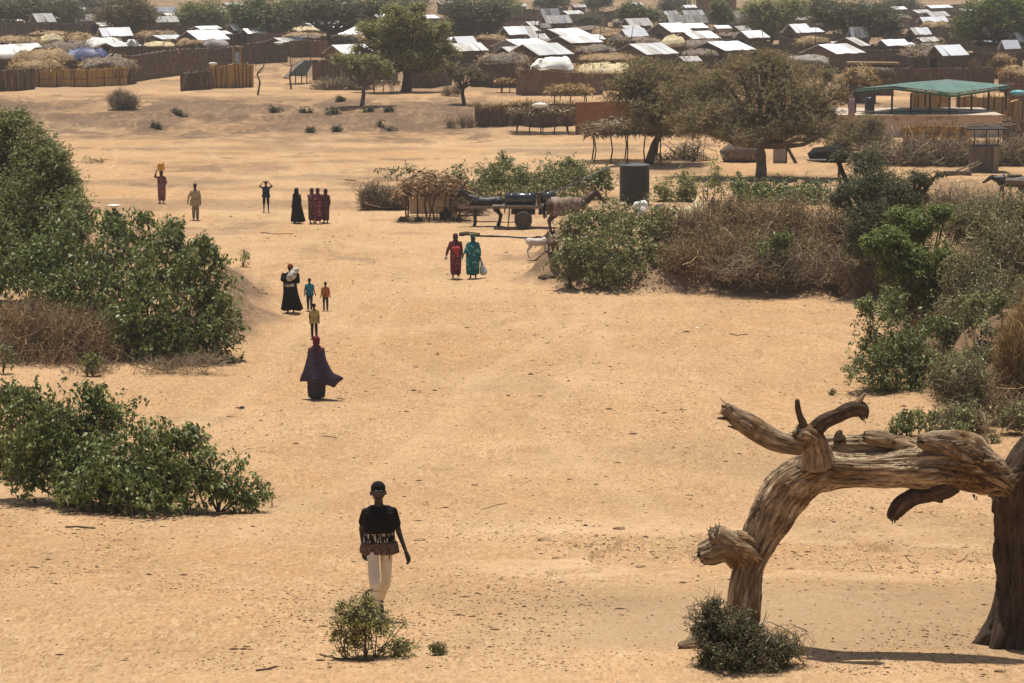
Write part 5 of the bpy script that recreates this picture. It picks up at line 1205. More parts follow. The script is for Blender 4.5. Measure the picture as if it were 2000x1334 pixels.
def pose(**k):
    J = dict(pel=(0, 0, .95), che=(0, 0, 1.28), nek=(0, 0, 1.47), hed=(0, -.01, 1.62),
             shL=(.185, 0, 1.40), elL=(.235, .03, 1.12), wrL=(.25, -.04, .88), shR=(-.185, 0, 1.40), elR=(-.235, .03, 1.12), wrR=(-.25, -.04, .88),
             hiL=(.09, 0, .92), knL=(.10, -.03, .50), anL=(.10, .02, .08), hiR=(-.09, 0, .92), knR=(-.10, -.03, .50), anR=(-.10, .02, .08))
    J.update(k); return {a: np.array(b, float) for a, b in J.items()}
def hand(m, wr, el, side, palm_f, r=1.0, curl=.5):
    d = wr - el; d /= np.linalg.norm(d); pf = np.array(palm_f, float); pf -= d * (pf @ d); pf /= np.linalg.norm(pf); sx = np.cross(d, pf)
    k = wr + d * .085
    for j in range(4):
        o = sx * (j - 1.5) * .020
        capsule(m, wr + o * .6, k + o, .017, .0125, 8)
        L = (.070, .080, .074, .058)[j]
        d1 = d * math.cos(curl) + pf * math.sin(curl); d2 = d * math.cos(curl * 2.1) + pf * math.sin(curl * 2.1)
        q = k + o + d1 * L * .55; capsule(m, k + o, q, .0105, .0095, 8); capsule(m, q, q + d2 * L * .5, .0095, .008, 8)
    tb = wr + d * .03 - sx * .032; td = d * .7 - sx * .5 + pf * .4; td /= np.linalg.norm(td)
    capsule(m, wr + d * .01 - sx * .01, tb, .015, .013, 8); capsule(m, tb, tb + td * .035, .012, .011, 8); capsule(m, tb + td * .035, tb + td * .06 + d * .008, .011, .009, 8)
TW = [(1.46, .055, .045), (1.42, .105, .058), (1.36, .105, .088), (1.28, .095, .108), (1.18, .080, .105), (1.08, .072, .100), (1.0, .080, .104), (.93, .088, .110), (.86, .090, .112), (.80, .092, .114), (.70, .10, .115)]
def torso(m, J, z0, z1, r=1.0, ex=0.0, hem=0.0):
    zs = np.arange(z0, z1 - 1e-6, -.035)
    T = np.array(TW)[::-1]
    for z in zs:
        w = np.interp(z, T[:, 0], T[:, 1]); q = np.interp(z, T[:, 0], T[:, 2]); t = np.clip((1.45 - z) / .5, 0, 1)
        c = J['nek'] * (1 - t) + J['pel'] * t; k = max(0, (1.15 - z)) / .25 * hem
        capsule(m, (c[0] - w - k, c[1], z), (c[0] + w + k, c[1], z), (q + ex) * r, (q + ex) * r, 14, ((0, 0, 1), .3))
def body(J, parent, mat='skin', vox=.016, fine=False, girth=1.0):
    m = MB(); g = girth
    c = J['hed']
    capsule(m, c + [0, .015, .045], c + [0, .0, .0], .092, .082, 14); capsule(m, c + [0, -.03, -.01], c + [0, -.045, -.075], .066, .042, 12)
    capsule(m, J['nek'] + [0, .01, -.05], c + [0, .01, -.03], .062, .052)
    if fine:
        capsule(m, c + [0, -.098, .012], c + [0, -.112, -.022], .010, .017, 8); capsule(m, c + [-.028, -.09, -.052], c + [.028, -.09, -.052], .012, .012, 8)
        capsule(m, c + [-.035, -.066, .034], c + [.035, -.066, .034], .022, .022, 8)
        for s in (-1, 1): capsule(m, c + [s * .088, .01, .015], c + [s * .092, .015, -.015], .017, .012, 8)
    torso(m, J, 1.43, .90, 1.0 * g)
    for s in ('L', 'R'):
        sg = 1 if s == 'L' else -1
        capsule(m, J['nek'] + [sg * .03, 0, -.04], J['sh' + s] + [-sg * .02, 0, .0], .055, .055)

        capsule(m, J['sh' + s], J['el' + s], .048 * g, .036 * g); capsule(m, J['el' + s], J['wr' + s], .036 * g, .022 * g)
        if fine: hand(m, J['wr' + s], J['el' + s], sg, (-sg * .6, -.5, 0), curl=.45)
        else:
            d = J['wr' + s] - J['el' + s]; d /= np.linalg.norm(d); capsule(m, J['wr' + s] + d * .02, J['wr' + s] + d * .085, .030, .028)
            capsule(m, J['wr' + s] + d * .08, J['wr' + s] + d * .15, .024, .014)
            capsule(m, J['wr' + s] + d * .03, J['wr' + s] + d * .08 + [-sg * .035, -.01, 0], .016, .012)
        capsule(m, J['hi' + s], J['kn' + s], .080 * g, .052 * g); capsule(m, J['kn' + s] + [0, .01, 0], J['an' + s], .055 * g, .034 * g)
        a = J['an' + s]; t = J.get('to' + s, a + [sg * .03, -.17, -.045]); capsule(m, a + [0, .03, -.04], t, .036, .026)
    return fuse(m, 'body', MT[mat], parent, .0085 if fine else vox, 2)
def person(label, u, v, h, yaw=0, J=None, group=None, girth=1.0, fine=False, sink=0):
    g = G(u, v); root = thing('person', label, 'person', g - [0, 0, sink], group, yaw)
    k = h / 1.73; root.scale = (k, k, k)
    J = J or pose(); body(J, root, fine=fine, girth=girth)
    return root, J
def sleeve_top(root, J, mat, name='shirt', z0=.86, r=1.0, arm=.55, long=False, vox=.016, hem=.03, fold=.006, kk=7):
    m = MB(); torso(m, J, 1.44, z0, r, .016, hem)
    for s in ('L', 'R'):
        sg = 1 if s == 'L' else -1
        capsule(m, J['nek'] + [sg * .04, 0, -.055], J['sh' + s], .046 * r, .056 * r)
        e = J['sh' + s] + (J['el' + s] - J['sh' + s]) * (1 if long else arm)
        capsule(m, J['sh' + s], e, .058 * r, .056 * r)
        if long: capsule(m, e, e + (J['wr' + s] - e) * .93, .055 * r, .042 * r)
    return fuse(m, name, mat, root, vox, 4, folds(kk, fold))
def trousers(root, J, mat, z1=.10, r=1.0, vox=.016, upto=1.0, name='trousers', flare=0):
    m = MB()
    capsule(m, J['pel'] + [-.05, 0, .05], J['pel'] + [.05, 0, .05], .115 * r, .115 * r)
    for s in ('L', 'R'):
        capsule(m, J['hi' + s] + [0, 0, .02], J['kn' + s], .098 * r, .072 * r)
        e = J['kn' + s] + (J['an' + s] + [0, 0, .03] - J['kn' + s]) * upto
        if upto > 0: capsule(m, J['kn' + s], e, .072 * r, (.058 + flare) * r)
    return fuse(m, name, mat, root, vox, 3, folds(8, .004))
def loft(root, name, mat, rings, n=56, k=9, wob=1.0, close_top=True, off=0., hook=None):
    """rings (z, cx, cy, rx, ry, fold)"""
    V, F = [], []
    for j, (z, cx, cy, rx, ry, fo) in enumerate(rings):
        for i in range(n):
            th = 2 * math.pi * i / n
            q = 1 + fo * (math.sin(th * k + 2.2 * float(vn(z * 1.6 + off, th, 3))) * .7 + .6 * math.sin(th * (k * .5 + 1.5) + off + z * 2)) 
            V.append((cx + rx * q * math.cos(th), cy + ry * q * math.sin(th), z + fo * .25 * math.sin(th * 3 + off)))
    for j in range(len(rings) - 1):
        for i in range(n): F.append((j * n + i, (j + 1) * n + i, (j + 1) * n + (i + 1) % n, j * n + (i + 1) % n))
    if close_top: F.append(tuple(range(n)))
    F.append(tuple((len(rings) - 1) * n + i for i in reversed(range(n))))
    if hook: V = [hook(v) for v in V]
    o = mesh_np(name, V, F, mat, root, smooth=True)
    return o
def cloth(name, c1, c2=None, scale=4, c3=None, s3=14, rough=.9): return M(name, c1, c2, scale, rough, .25, c3=c3, s3=s3, spec=.1)
def scarf(root, J, mat, drape=.34, back=True, r=1.0, name='headscarf', wide=.19):
    m = MB(); c = J['hed']
    capsule(m, c + [0, .035, .055], c + [0, .035, -.02], .108 * r, .105 * r, 14)
    capsule(m, c + [0, .03, -.08], J['nek'] + [0, .01, -.06], .085, .11)
    for s in (-1, 1):
        capsule(m, J['nek'] + [s * .05, .01, -.04], J['nek'] + [s * wide, .02, -.10], .085, .075)
        capsule(m, J['nek'] + [s * .07, -.05, -.10], J['nek'] + [s * .10, -.07, -drape], .08, .10)
        capsule(m, J['nek'] + [s * .07, .06, -.08], J['nek'] + [s * .09, .09, -drape], .08, .10)
    return fuse(m, name, mat, root, .016, 3, folds(7, .006))
def hair(root, J, r=1.0, mat='hairb', name='hair'):
    m = MB(); c = J['hed']; capsule(m, c + [0, .018, .058], c + [0, .035, .01], .0965 * r, .088 * r, 14)
    return fuse(m, name, MT[mat], root, .012, 2)

# ---- man in front
C_black = cloth('cloth_black', (.016, .015, .016), (.010, .0095, .010), 5)
def shirtmat():
    m, nt, P, N, L = _nt('printed_black_jersey')
    tc = N('ShaderNodeTexCoord'); sp = N('ShaderNodeSeparateXYZ'); L(tc.outputs['Object'], sp.inputs[0])
    mp = N('ShaderNodeMapping'); mp.inputs['Scale'].default_value = (46, 1, 9); L(tc.outputs['Object'], mp.inputs[0])
    n = N('ShaderNodeTexNoise'); n.inputs['Scale'].default_value = 1.0; n.inputs['Detail'].default_value = 2; L(mp.outputs[0], n.inputs['Vector'])
    r = N('ShaderNodeValToRGB'); e = r.color_ramp.elements; e[0].position = .52; e[1].position = .58; L(n.outputs[0], r.inputs[0])
    def band(lo, hi):
        a = N('ShaderNodeMath'); a.operation = 'GREATER_THAN'; L(sp.outputs[2], a.inputs[0]); a.inputs[1].default_value = lo
        b = N('ShaderNodeMath'); b.operation = 'LESS_THAN'; L(sp.outputs[2], b.inputs[0]); b.inputs[1].default_value = hi
        c = N('ShaderNodeMath'); c.operation = 'MULTIPLY'; L(a.outputs[0], c.inputs[0]); L(b.outputs[0], c.inputs[1]); return c.outputs[0]
    k = N('ShaderNodeMath'); k.operation = 'MULTIPLY'; L(band(1.01, 1.125), k.inputs[0]); L(r.outputs[0], k.inputs[1])
    mx = N('ShaderNodeMix'); mx.data_type = 'RGBA'; L(k.outputs[0], mx.inputs['Factor']); mx.inputs[6].default_value = (.012, .011, .012, 1); mx.inputs[7].default_value = (.42, .38, .32, 1)
    L(mx.outputs[2], P.inputs['Base Color']); P.inputs['Roughness'].default_value = .9; P.inputs['Specular IOR Level'].default_value = .1
    return m
J = pose(hed=(-.01, -.04, 1.612), nek=(0, -.01, 1.46), shL=(.172, .0, 1.378), elL=(.245, .04, 1.10), wrL=(.325, -.05, .87), shR=(-.172, .0, 1.378), elR=(-.205, .15, 1.13), wrR=(-.185, .14, .88),
         hiL=(.085, 0, .92), knL=(.085, .05, .50), anL=(.035, .30, .20), toL=(.04, .16, .07), hiR=(-.085, -.02, .92), knR=(-.075, -.22, .53), anR=(-.055, -.20, .09))
root, J = person('man walking towards the camera in a black t-shirt and cream trousers', 742, 1214, 1.80, .12, J, fine=True)
sleeve_top(root, J, shirtmat(), 't_shirt', .95, 1.0, .56, vox=.010, fold=.005, hem=.012)
m = MB()
torso(m, J, .985, .86, 1.0, .030, .016)
hm = cloth('brown_patterned_hem', (.17, .115, .085), (.06, .04, .032), 22); fuse(m, 'patterned_hem', hm, root, .010, 3, folds(9, .005))
trousers(root, J, cloth('cream_cotton', (.72, .64, .50), (.60, .52, .39), 4), r=.90, vox=.010)
hair(root, J)
for s in (-1, 1):
    m = MB(); c = J['hed'] + [s * .032, -.099, .012]; capsule(m, c - [.004, -.006, 0], c + [.004, .006, 0], .007, .007, 8); m.build('eye', M('eye_white', (.10, .09, .08), (.08, .07, .06)), root, True)
# ---- woman in the flying cape
J = pose()
root, J = person('woman in a wide dark purple cape and maroon headscarf with her back to the camera', 619, 779, 1.66, math.pi, J)
pur = cloth('cloth_dark_purple', (.060, .042, .070), (.040, .028, .046), 3)
def fly(v):
    x, y, z = v; t = max(0, 1.25 - z)
    if x < 0: x *= 1 + .30 * t * t
    else: x *= 1 - .12 * t
    z += t * t * (.16 * math.sin(x * 7 + .6) + .05 * math.sin(x * 19 + y * 5)); y += t * t * .12 * math.sin(x * 11)
    return (x - .05 * t * t, y, z)
loft(root, 'skirt', cloth('cloth_slate', (.058, .050, .062), (.04, .035, .045), 3), [(1.0, 0, 0, .18, .15, .02), (.8, 0, 0, .22, .18, .05), (.5, 0, 0, .24, .18, .08), (.25, 0, 0, .235, .17, .10), (.06, 0, 0, .215, .16, .12), (.03, 0, 0, .19, .14, .1)], k=7)
loft(root, 'cape', pur, [(1.54, 0, .0, .06, .06, 0), (1.46, 0, 0, .14, .12, .02), (1.36, 0, 0, .205, .15, .04), (1.22, -.005, .01, .245, .18, .06), (1.07, -.01, .02, .29, .2, .08), (.92, -.02, .04, .335, .22, .10), (.78, -.03, .05, .385, .24, .12), (.66, -.04, .06, .45, .26, .13), (.56, -.05, .07, .50, .28, .15), (.49, -.05, .07, .47, .27, .17), (.45, -.04, .07, .40, .24, .17)], k=5, off=1.2, hook=fly)
scarf(root, J, cloth('cloth_maroon', (.15, .026, .040), (.09, .015, .025), 4), .36, wide=.15)
# ---- children
J = pose(wrR=(-.20, -.06, .90))
root, J = person('child in a yellow-olive shirt walking right behind the woman in the purple cape', 614, 662, 1.12, 0, J, girth=1.1)
sleeve_top(root, J, cloth('cloth_olive_yellow', (.42, .33, .13), (.33, .25, .09), 4), 'shirt', .80, 1.02, .8); trousers(root, J, cloth('cloth_navy', (.035, .03, .035), (.02, .018, .02)), r=1.0); hair(root, J)
root, J = person('boy in a bright blue t-shirt walking between the black-robed woman and the smallest child', 605, 607, 1.13, 0, pose(elR=(-.25, .02, 1.13), wrR=(-.27, -.05, .9), wrL=(.30, .05, .92), knL=(.10, -.10, .52), anL=(.09, -.06, .08), knR=(-.09, .0, .5), anR=(-.09, .10, .1)), girth=1.1)
sleeve_top(root, J, cloth('cloth_cyan', (.04, .26, .36), (.025, .17, .26), 4), 'shirt', .86, 1.0, .6); trousers(root, J, cloth('cloth_dark_blue', (.05, .06, .09), (.03, .035, .055)), r=1.05); hair(root, J)
root, J = person('smallest child, in an orange t-shirt and dark trousers', 636, 607, 1.0, 0, pose(wrL=(.29, .0, .9), wrR=(-.29, 0, .9), knR=(-.10, -.10, .52), anR=(-.09, -.06, .08)), girth=1.15)
sleeve_top(root, J, cloth('cloth_orange', (.55, .20, .05), (.42, .14, .035), 4), 'shirt', .86, 1.0, .6); trousers(root, J, cloth('cloth_grey', (.07, .065, .065), (.045, .04, .04)), r=1.05); hair(root, J)
# ---- woman in black carrying a white bundle
root, J = person('woman in a black robe and rust headcloth carrying a whitish bundle on her shoulder', 568, 611, 1.66, 0, pose(elL=(.24, -.12, 1.18), wrL=(.10, -.26, 1.25), elR=(-.27, -.05, 1.15), wrR=(-.10, -.24, 1.12)))
bk = cloth('cloth_black_robe', (.016, .014, .015), (.010, .009, .010), 4)
loft(root, 'robe', bk, [(1.5, 0, .02, .08, .08, 0), (1.42, 0, .02, .21, .13, .01), (1.25, -.02, .01, .25, .19, .03), (1.0, -.02, 0, .24, .19, .04), (.7, 0, 0, .26, .2, .06), (.4, .02, 0, .31, .22, .09), (.14, .05, 0, .36, .24, .12), (.10, .05, 0, .33, .22, .1)], k=6)
m = MB(); c = J['hed']; capsule(m, c + [0, .02, .07], c + [0, .02, 0], .112, .10); fuse(m, 'headcloth', cloth('cloth_rust', (.30, .09, .04), (.16, .05, .03)), root, .016, 3)
m = MB()
for s, z in ((-1, 1.28), (1, 1.20)): capsule(m, (s * .25, 0, 1.38), (s * .28, -.08, z - .05), .085, .08); capsule(m, (s * .28, -.08, z - .05), (s * .10, -.22, z), .075, .06)
fuse(m, 'sleeves', bk, root, .018, 3)
sx, sy, sz = root.location
b = thing('cloth_bundle', 'whitish cloth bundle held against the shoulder of the black-robed woman', 'bundle', (sx, sy, sz))
m = MB(); capsule(m, (.02, -.22, 1.30), (.20, -.12, 1.50), .13, .12); capsule(m, (-.02, -.25, 1.22), (.12, -.26, 1.34), .10, .12); capsule(m, (.1, -.24, 1.0), (-.1, -.22, .98), .06, .07)
fuse(m, 'cloth', cloth('cloth_offwhite', (.62, .58, .50), (.35, .30, .24), 5, (.10, .08, .07), 8), b, .018, 3, folds(5, .01))
# ---- pair of women
def robed(label, u, v, h, yaw, mat, rx=1.0, sc=None, J=None, slit=False, lean=0, group=None, top=None, foot=.16, k=7, off=0):
    root, J = person(label, u, v, h, yaw, J, group)
    loft(root, 'robe', mat, [(1.50, 0, .01, .08, .08, 0), (1.43, 0, .01, .19 * rx, .13, .01), (1.28, 0, 0, .235 * rx, .17, .03), (1.05, lean * .3, 0, .225 * rx, .17, .04), (.8, lean * .5, 0, .225 * rx, .18, .05), (.5, lean * .8, 0, .215 * rx, .17, .07), (foot + .06, lean, 0, .20 * rx, .16, .09), (foot, lean, 0, .18 * rx, .145, .08)], k=k, off=off)
    m = MB()
    for s in ('L', 'R'):
        capsule(m, J['sh' + s], J['el' + s], .075, .065); capsule(m, J['el' + s], J['el' + s] + (J['wr' + s] - J['el' + s]) * .7, .065, .05)
    fuse(m, 'sleeves', mat, root, .018, 3)
    scarf(root, J, sc or mat, .3)
    return root, J
def patt(name, a, b, c): return cloth(name, a, b, 5, c, 11)
mar = patt('maroon_print', (.15, .030, .038), (.08, .016, .022), (.30, .14, .13))
r_, J = robed('woman in maroon with a red cloth at her waist, beside the woman in teal', 890, 544, 1.70, .15, mar, .95, J=pose(elR=(-.30, .05, 1.12), wrR=(-.38, .0, .86), knL=(.1, -.1, .5), anL=(.1, .1, .14)))
m = MB(); capsule(m, (-.02, -.17, 1.18), (.04, -.19, .98), .10, .07); capsule(m, (-.08, -.14, 1.2), (.10, -.15, 1.2), .08, .08); fuse(m, 'red_wrap', cloth('cloth_red', (.42, .06, .05), (.30, .04, .035)), r_, .016, 3, folds(5, .008))
teal = cloth('teal_tie_dye', (.025, .16, .165), (.015, .085, .10), 4, (.14, .42, .42), 5)
r_, J = robed('woman in a flowing teal tie-dye wrap, right one of the pair', 924, 544, 1.66, -.1, teal, 1.22, J=pose(elL=(.27, .02, 1.12), wrL=(.28, 0, .86), elR=(-.29, -.08, 1.15), wrR=(-.36, -.12, .98)), lean=-.02, off=2)
q = r_.location
b = thing('head_load', 'small flat bundle on the head of the woman in teal', 'bundle', (q[0], q[1], q[2]))
m = MB(); capsule(m, (-.13, 0, 1.70), (.13, 0, 1.72), .045, .045); fuse(m, 'cloth', cloth('cloth_khaki', (.25, .24, .14), (.16, .15, .09)), b, .016, 2)
b = thing('plastic_bag', 'pale grey plastic bag hanging from the hand of the woman in teal', 'bag', (q[0] + .36, q[1], q[2]))
m = MB(); capsule(m, (0, 0, .42), (.03, 0, .28), .10, .15); capsule(m, (-.06, 0, .80), (0, 0, .45), .02, .07); fuse(m, 'bag', M('bag_plastic', (.42, .46, .46), (.30, .33, .33), 5, .35, .4, spec=.5), b, .016, 3, folds(6, .01))
# ---- water carrier
r_, J = robed('woman in a dusty pink wrap with a yellow jerrycan on her head', 316, 397, 1.62, 0, patt('pink_wrap', (.26, .10, .085), (.17, .06, .055), (.36, .17, .14)), .95,
              J=pose(elR=(-.33, -.03, 1.45), wrR=(-.26, -.03, 1.72), elL=(.26, .0, 1.12), wrL=(.20, -.14, 1.0)), sc=cloth('scarf_brown', (.10, .045, .035), (.06, .03, .025)))
q = r_.location
b = thing('jerrycan', 'yellow jerrycan balanced on the head of the woman in the pink wrap', 'jerrycan', (q[0], q[1], q[2] + 1.665))
V = MB(); V.box((0, 0, .19), (.34, .24, .36), 0, .008); o = V.build('body', M('yellow_plastic', (.68, .36, .035), (.58, .29, .025), 3, .45, .05, spec=.4), b)
md = o.modifiers.new('b', 'BEVEL'); md.width = .03; md.segments = 3
m = MB(); m.tube([(-.08, 0, .36), (-.06, 0, .43), (.06, 0, .43), (.08, 0, .36)], .016, 6); m.build('handle', o.data.materials[0], b); m = MB(); m.tube([(.13, 0, .36), (.13, 0, .41)], .03, 8); m.build('cap', MT['rust'], b)
# ---- man in beige
root, J = person('man in a long beige tunic and patterned trousers walking on the left sand', 382, 430, 1.70, .3, pose(elR=(-.31, .04, 1.15), wrR=(-.36, -.02, .90), knL=(.08, -.10, .5), anL=(.07, -.12, .08), knR=(-.08, .04, .5), anR=(-.06, .16, .1)))
sleeve_top(root, J, cloth('tunic_beige', (.40, .31, .19), (.31, .235, .14)), 'tunic', .74, 1.08, long=True); trousers(root, J, cloth('trousers_patterned', (.25, .22, .16), (.13, .11, .08), 10, (.40, .36, .28), 14), r=1.2); hair(root, J)
# ---- boy with hands on head
root, J = person('boy in dark shorts and navy t-shirt with both hands on his head', 520, 415, 1.50, 0, pose(elL=(.36, .0, 1.47), wrL=(.17, -.02, 1.68), elR=(-.36, .0, 1.47), wrR=(-.17, -.02, 1.68), anL=(.13, .02, .08), anR=(-.13, .02, .08), knL=(.12, -.02, .5), knR=(-.12, -.02, .5)))
sleeve_top(root, J, cloth('cloth_navy_tee', (.030, .045, .065), (.018, .028, .042)), 'shirt', .88, 1.05, .6); trousers(root, J, cloth('cloth_navy_shorts', (.025, .025, .03), (.016, .016, .02)), r=1.0, upto=0, name='shorts'); hair(root, J)
# ---- woman in a tall black veil
root, J = person('woman completely veiled in black, left of the group of three', 580, 436, 1.66, -.5, pose(anL=(.16, -.06, .08)))
loft(root, 'veil', bk, [(1.74, -.02, .01, .05, .06, 0), (1.66, -.02, .01, .10, .105, .01), (1.50, -.02, .01, .115, .12, .02), (1.38, -.02, .01, .17, .14, .02), (1.1, 0, .0, .215, .17, .03), (.8, .02, 0, .26, .2, .05), (.4, .04, 0, .33, .23, .07), (.14, .06, 0, .37, .25, .1), (.09, .06, 0, .34, .23, .08)], k=5)
# ---- group of three
g3 = None
robed('woman in a brown-maroon wrap holding up her hand, left of the close group of three', 610, 436, 1.62, .6, patt('brown_maroon', (.13, .055, .05), (.075, .03, .03), (.25, .16, .14)), .9, J=pose(elR=(-.2, -.18, 1.3), wrR=(-.12, -.2, 1.5)), off=1)
robed('woman in a maroon wrap with pale flowers, middle of the close group of three', 621, 437, 1.64, 0, patt('maroon_flowers', (.13, .022, .035), (.08, .014, .022), (.42, .25, .24)), .95, off=3)
robed('woman in a plain plum wrap, right of the close group of three', 636, 436, 1.58, -.5, patt('plum', (.10, .045, .06), (.06, .028, .038), (.14, .07, .09)), .95, sc=cloth('plum_scarf', (.12, .03, .04), (.07, .02, .03)), off=4)
# ---- half hidden people
root, J = person('person carrying a white basin on the head, mostly hidden behind the very large left bush', 224, 484, 1.62, 0)
sleeve_top(root, J, cloth('cloth_dark_olive', (.04, .04, .03), (.025, .025, .02)), 'dress', .5, 1.1, long=True); hair(root, J)
q = root.location; k = 1.62 / 1.73
b = thing('basin', 'white basin on the head of the half-hidden person by the left bush', 'basin', (q[0], q[1], q[2] + 1.68 * k + .02))
V = []; n = 24
prof = [(.0, 0), (.14, 0), (.27, .11), (.285, .115), (.26, .10), (.13, .02), (0, .02)]
for (r, z) in prof:
    for i in range(n): V.append((r * math.cos(i / n * 6.2832), r * math.sin(i / n * 6.2832), z))
F = [(j * n + i, j * n + (i + 1) % n, (j + 1) * n + (i + 1) % n, (j + 1) * n + i) for j in range(len(prof) - 1) for i in range(n)]
mesh_np('bowl', V, F, M('enamel', (.8, .78, .72), (.7, .68, .62), 3, .3, spec=.5), b, smooth=True)
for lb, u, v, c, h in (('person in a mustard dress half hidden by the dry thicket behind the right bank', 1441, 448, (.36, .24, .04), 1.35),
                       ('person in a violet and white wrap bending half hidden beside the mustard dress', 1424, 452, (.30, .24, .34), 1.25),
                       ('person in dark clothes half hidden left of the violet wrap', 1392, 448, (.05, .03, .04), 1.3)):
    robed(lb, u, v, h, 0, cloth('wrap_' + str(u), c, tuple(x * .6 for x in c), 4), .95, sc=cloth('scarf_' + str(u), (.09, .05, .05) if u == 1441 else (.07, .05, .12), (.05, .03, .04)))
root, J = person('person in pale purple standing at the left end of the pavilion', 1662, 270, 1.6, 0, sink=-1.35)
loft(root, 'robe', cloth('lilac', (.33, .24, .27), (.24, .17, .2)), [(1.5, 0, 0, .08, .08, 0), (1.42, 0, 0, .2, .14, .01), (1.2, 0, 0, .24, .18, .03), (.7, 0, 0, .24, .18, .05), (.15, 0, 0, .25, .18, .08)])

# ---------------------------------------------------------------- animals
def quad(label, name, cat, u, v, k, yaw, mats, slim=1.0, head=0.0, step=.0, horns=False, ears=.10, tailup=False, mane=True, patch=None, vox=.03, ground=None, neckdrop=0.0, parts=()):
    """horse-like proportions at k=1 (withers 1.42 m), facing +X"""
    g = G(u, v) if ground is None else ground
    root = thing(name, label, cat, g, None, yaw); root.scale = (k, k, k); m = MB(); s = slim
    capsule(m, (.50, 0, 1.10), (-.15, 0, 1.06), .27, .26, 16); capsule(m, (-.15, 0, 1.08), (-.55, 0, 1.14), .26, .25, 16)
    hz = -neckdrop
    nb, nt = np.array((.62, 0, 1.18)), np.array((1.05 + .1 * head, 0, 1.60 + hz))
    capsule(m, (.50, 0, 1.20), nb + (nt - nb) * .3, .24, .18, 14); capsule(m, nb, nt, .19, .11, 14)
    hd = np.array((1.42 + .05 * head, 0, 1.32 + hz - .12 * head)); capsule(m, nt + [.02, 0, 0], nt + (hd - nt) * .45, .115, .095, 12); capsule(m, nt + (hd - nt) * .4, hd, .09, .062, 12)
    for sg in (-1, 1):
        capsule(m, nt + [-.03, sg * .06, .08], nt + [-.02, sg * (.08 + ears * .3), .08 + ears], .035, .014, 8)
        f = step * sg
        capsule(m, (.50, sg * .13, 1.05), (.50 + f * .2, sg * .14, .80), .14 * s, .085 * s); capsule(m, (.50 + f * .2, sg * .14, .80), (.53 + f * .5, sg * .14, .47), .08 * s, .055 * s)
        capsule(m, (.53 + f * .5, sg * .14, .47), (.51 + f * .55, sg * .14, .14), .05 * s, .036 * s); capsule(m, (.51 + f * .55, sg * .14, .14), (.55 + f * .6, sg * .14, .035), .042 * s, .055 * s)
        b = -step * sg
        capsule(m, (-.55, sg * .12, 1.10), (-.45 + b * .2, sg * .16, .78), .19 * s, .12 * s); capsule(m, (-.45 + b * .2, sg * .16, .78), (-.66 + b * .5, sg * .15, .50), .105 * s, .058 * s)
        capsule(m, (-.66 + b * .5, sg * .15, .50), (-.60 + b * .6, sg * .15, .15), .052 * s, .038 * s); capsule(m, (-.60 + b * .6, sg * .15, .15), (-.55 + b * .6, sg * .15, .035), .042 * s, .055 * s)
    fuse(m, 'body', mats[0], root, vox, 3)
    m = MB()
    if tailup: capsule(m, (-.78, 0, 1.2), (-.93, 0, 1.36), .035, .02)
    else: capsule(m, (-.76, 0, 1.22), (-.86, 0, 1.0), .04, .06); capsule(m, (-.86, 0, 1.0), (-.84, 0, .6), .06, .025)
    fuse(m, 'tail', mats[1], root, vox * .8, 2)
    if mane:
        m = MB(); capsule(m, nb + [-.12, 0, .17], nt + [-.07, 0, .10], .035, .03); fuse(m, 'mane', mats[1], root, vox * .7, 2)
    if horns:
        for sg in (-1, 1): m = MB(); m.tube([nt + [0, sg * .04, .08], nt + [-.08, sg * .06, .26], nt + [-.20, sg * .09, .36]], [.03, .022, .008], 7); m.build('horn', MT['stick'], root)
    return root
coat_blk = M('coat_black', (.020, .016, .015), (.012, .010, .009), 3, .55, .2, spec=.4); hairm = M('mane_black', (.010, .009, .008), (.006, .006, .006), 20, .9)
coat_brn = M('coat_grey_brown', (.10, .068, .05), (.055, .038, .028), 2.5, .8, .3); coat_wht = M('coat_white', (.66, .58, .50), (.54, .46, .38), 3, .85, .2); coat_gry = M('coat_brown', (.13, .085, .055), (.08, .05, .035), 3, .85, .2)
dh = quad('black draught horse harnessed at the left end of the water cart', 'horse', 'horse', 950, 441, 1.0, math.pi, (coat_blk, hairm), head=.9, neckdrop=.02, step=.05, slim=1.3)
quad('grey-brown cow with pale hide standing at the right end of the water cart', 'cow', 'cow', 1106, 457, 1.05, 0.06, (coat_brn, hairm), slim=1.25, head=.8, neckdrop=.02, horns=True, ears=.05, mane=False)
quad('white goat standing by the tip of the right bank, its head behind the bush', 'goat', 'goat', 1049, 504, .60, .1, (coat_wht, coat_wht), slim=.9, head=.1, horns=False, tailup=True, mane=False, vox=.02, neckdrop=.1, ears=.02)
quad('grey-brown goat seen end-on beside the white goat', 'goat', 'goat', 1080, 506, .58, math.pi / 2 + .3, (coat_gry, coat_gry), slim=.72, horns=True, tailup=True, mane=False, vox=.02)
dk = quad('dark horse carrying a load, walking in from the right edge', 'horse', 'horse', 1976, 398, .92, math.pi - .1, (coat_blk, hairm), step=.22, neckdrop=.30, head=-.2)
q = np.array(dk.location)
b = thing('saddle_load', 'brown pack load on the back of the dark horse at the right edge', 'load', q); b.rotation_euler = dk.rotation_euler; b.scale = dk.scale
m = MB()
for sg in (-1, 1): capsule(m, (.25, sg * .27, 1.12), (-.45, sg * .27, 1.10), .16, .17)
capsule(m, (.2, 0, 1.38), (-.4, 0, 1.38), .10, .10); fuse(m, 'sacks', cloth('load_brown', (.20, .15, .11), (.12, .09, .065)), b, .025, 3)
m = MB(); capsule(m, (.42, 0, 1.42), (.42, 0, 1.40), .08, .08); fuse(m, 'collar', cloth('load_grey', (.33, .33, .30), (.2, .2, .2)), b, .02, 2)
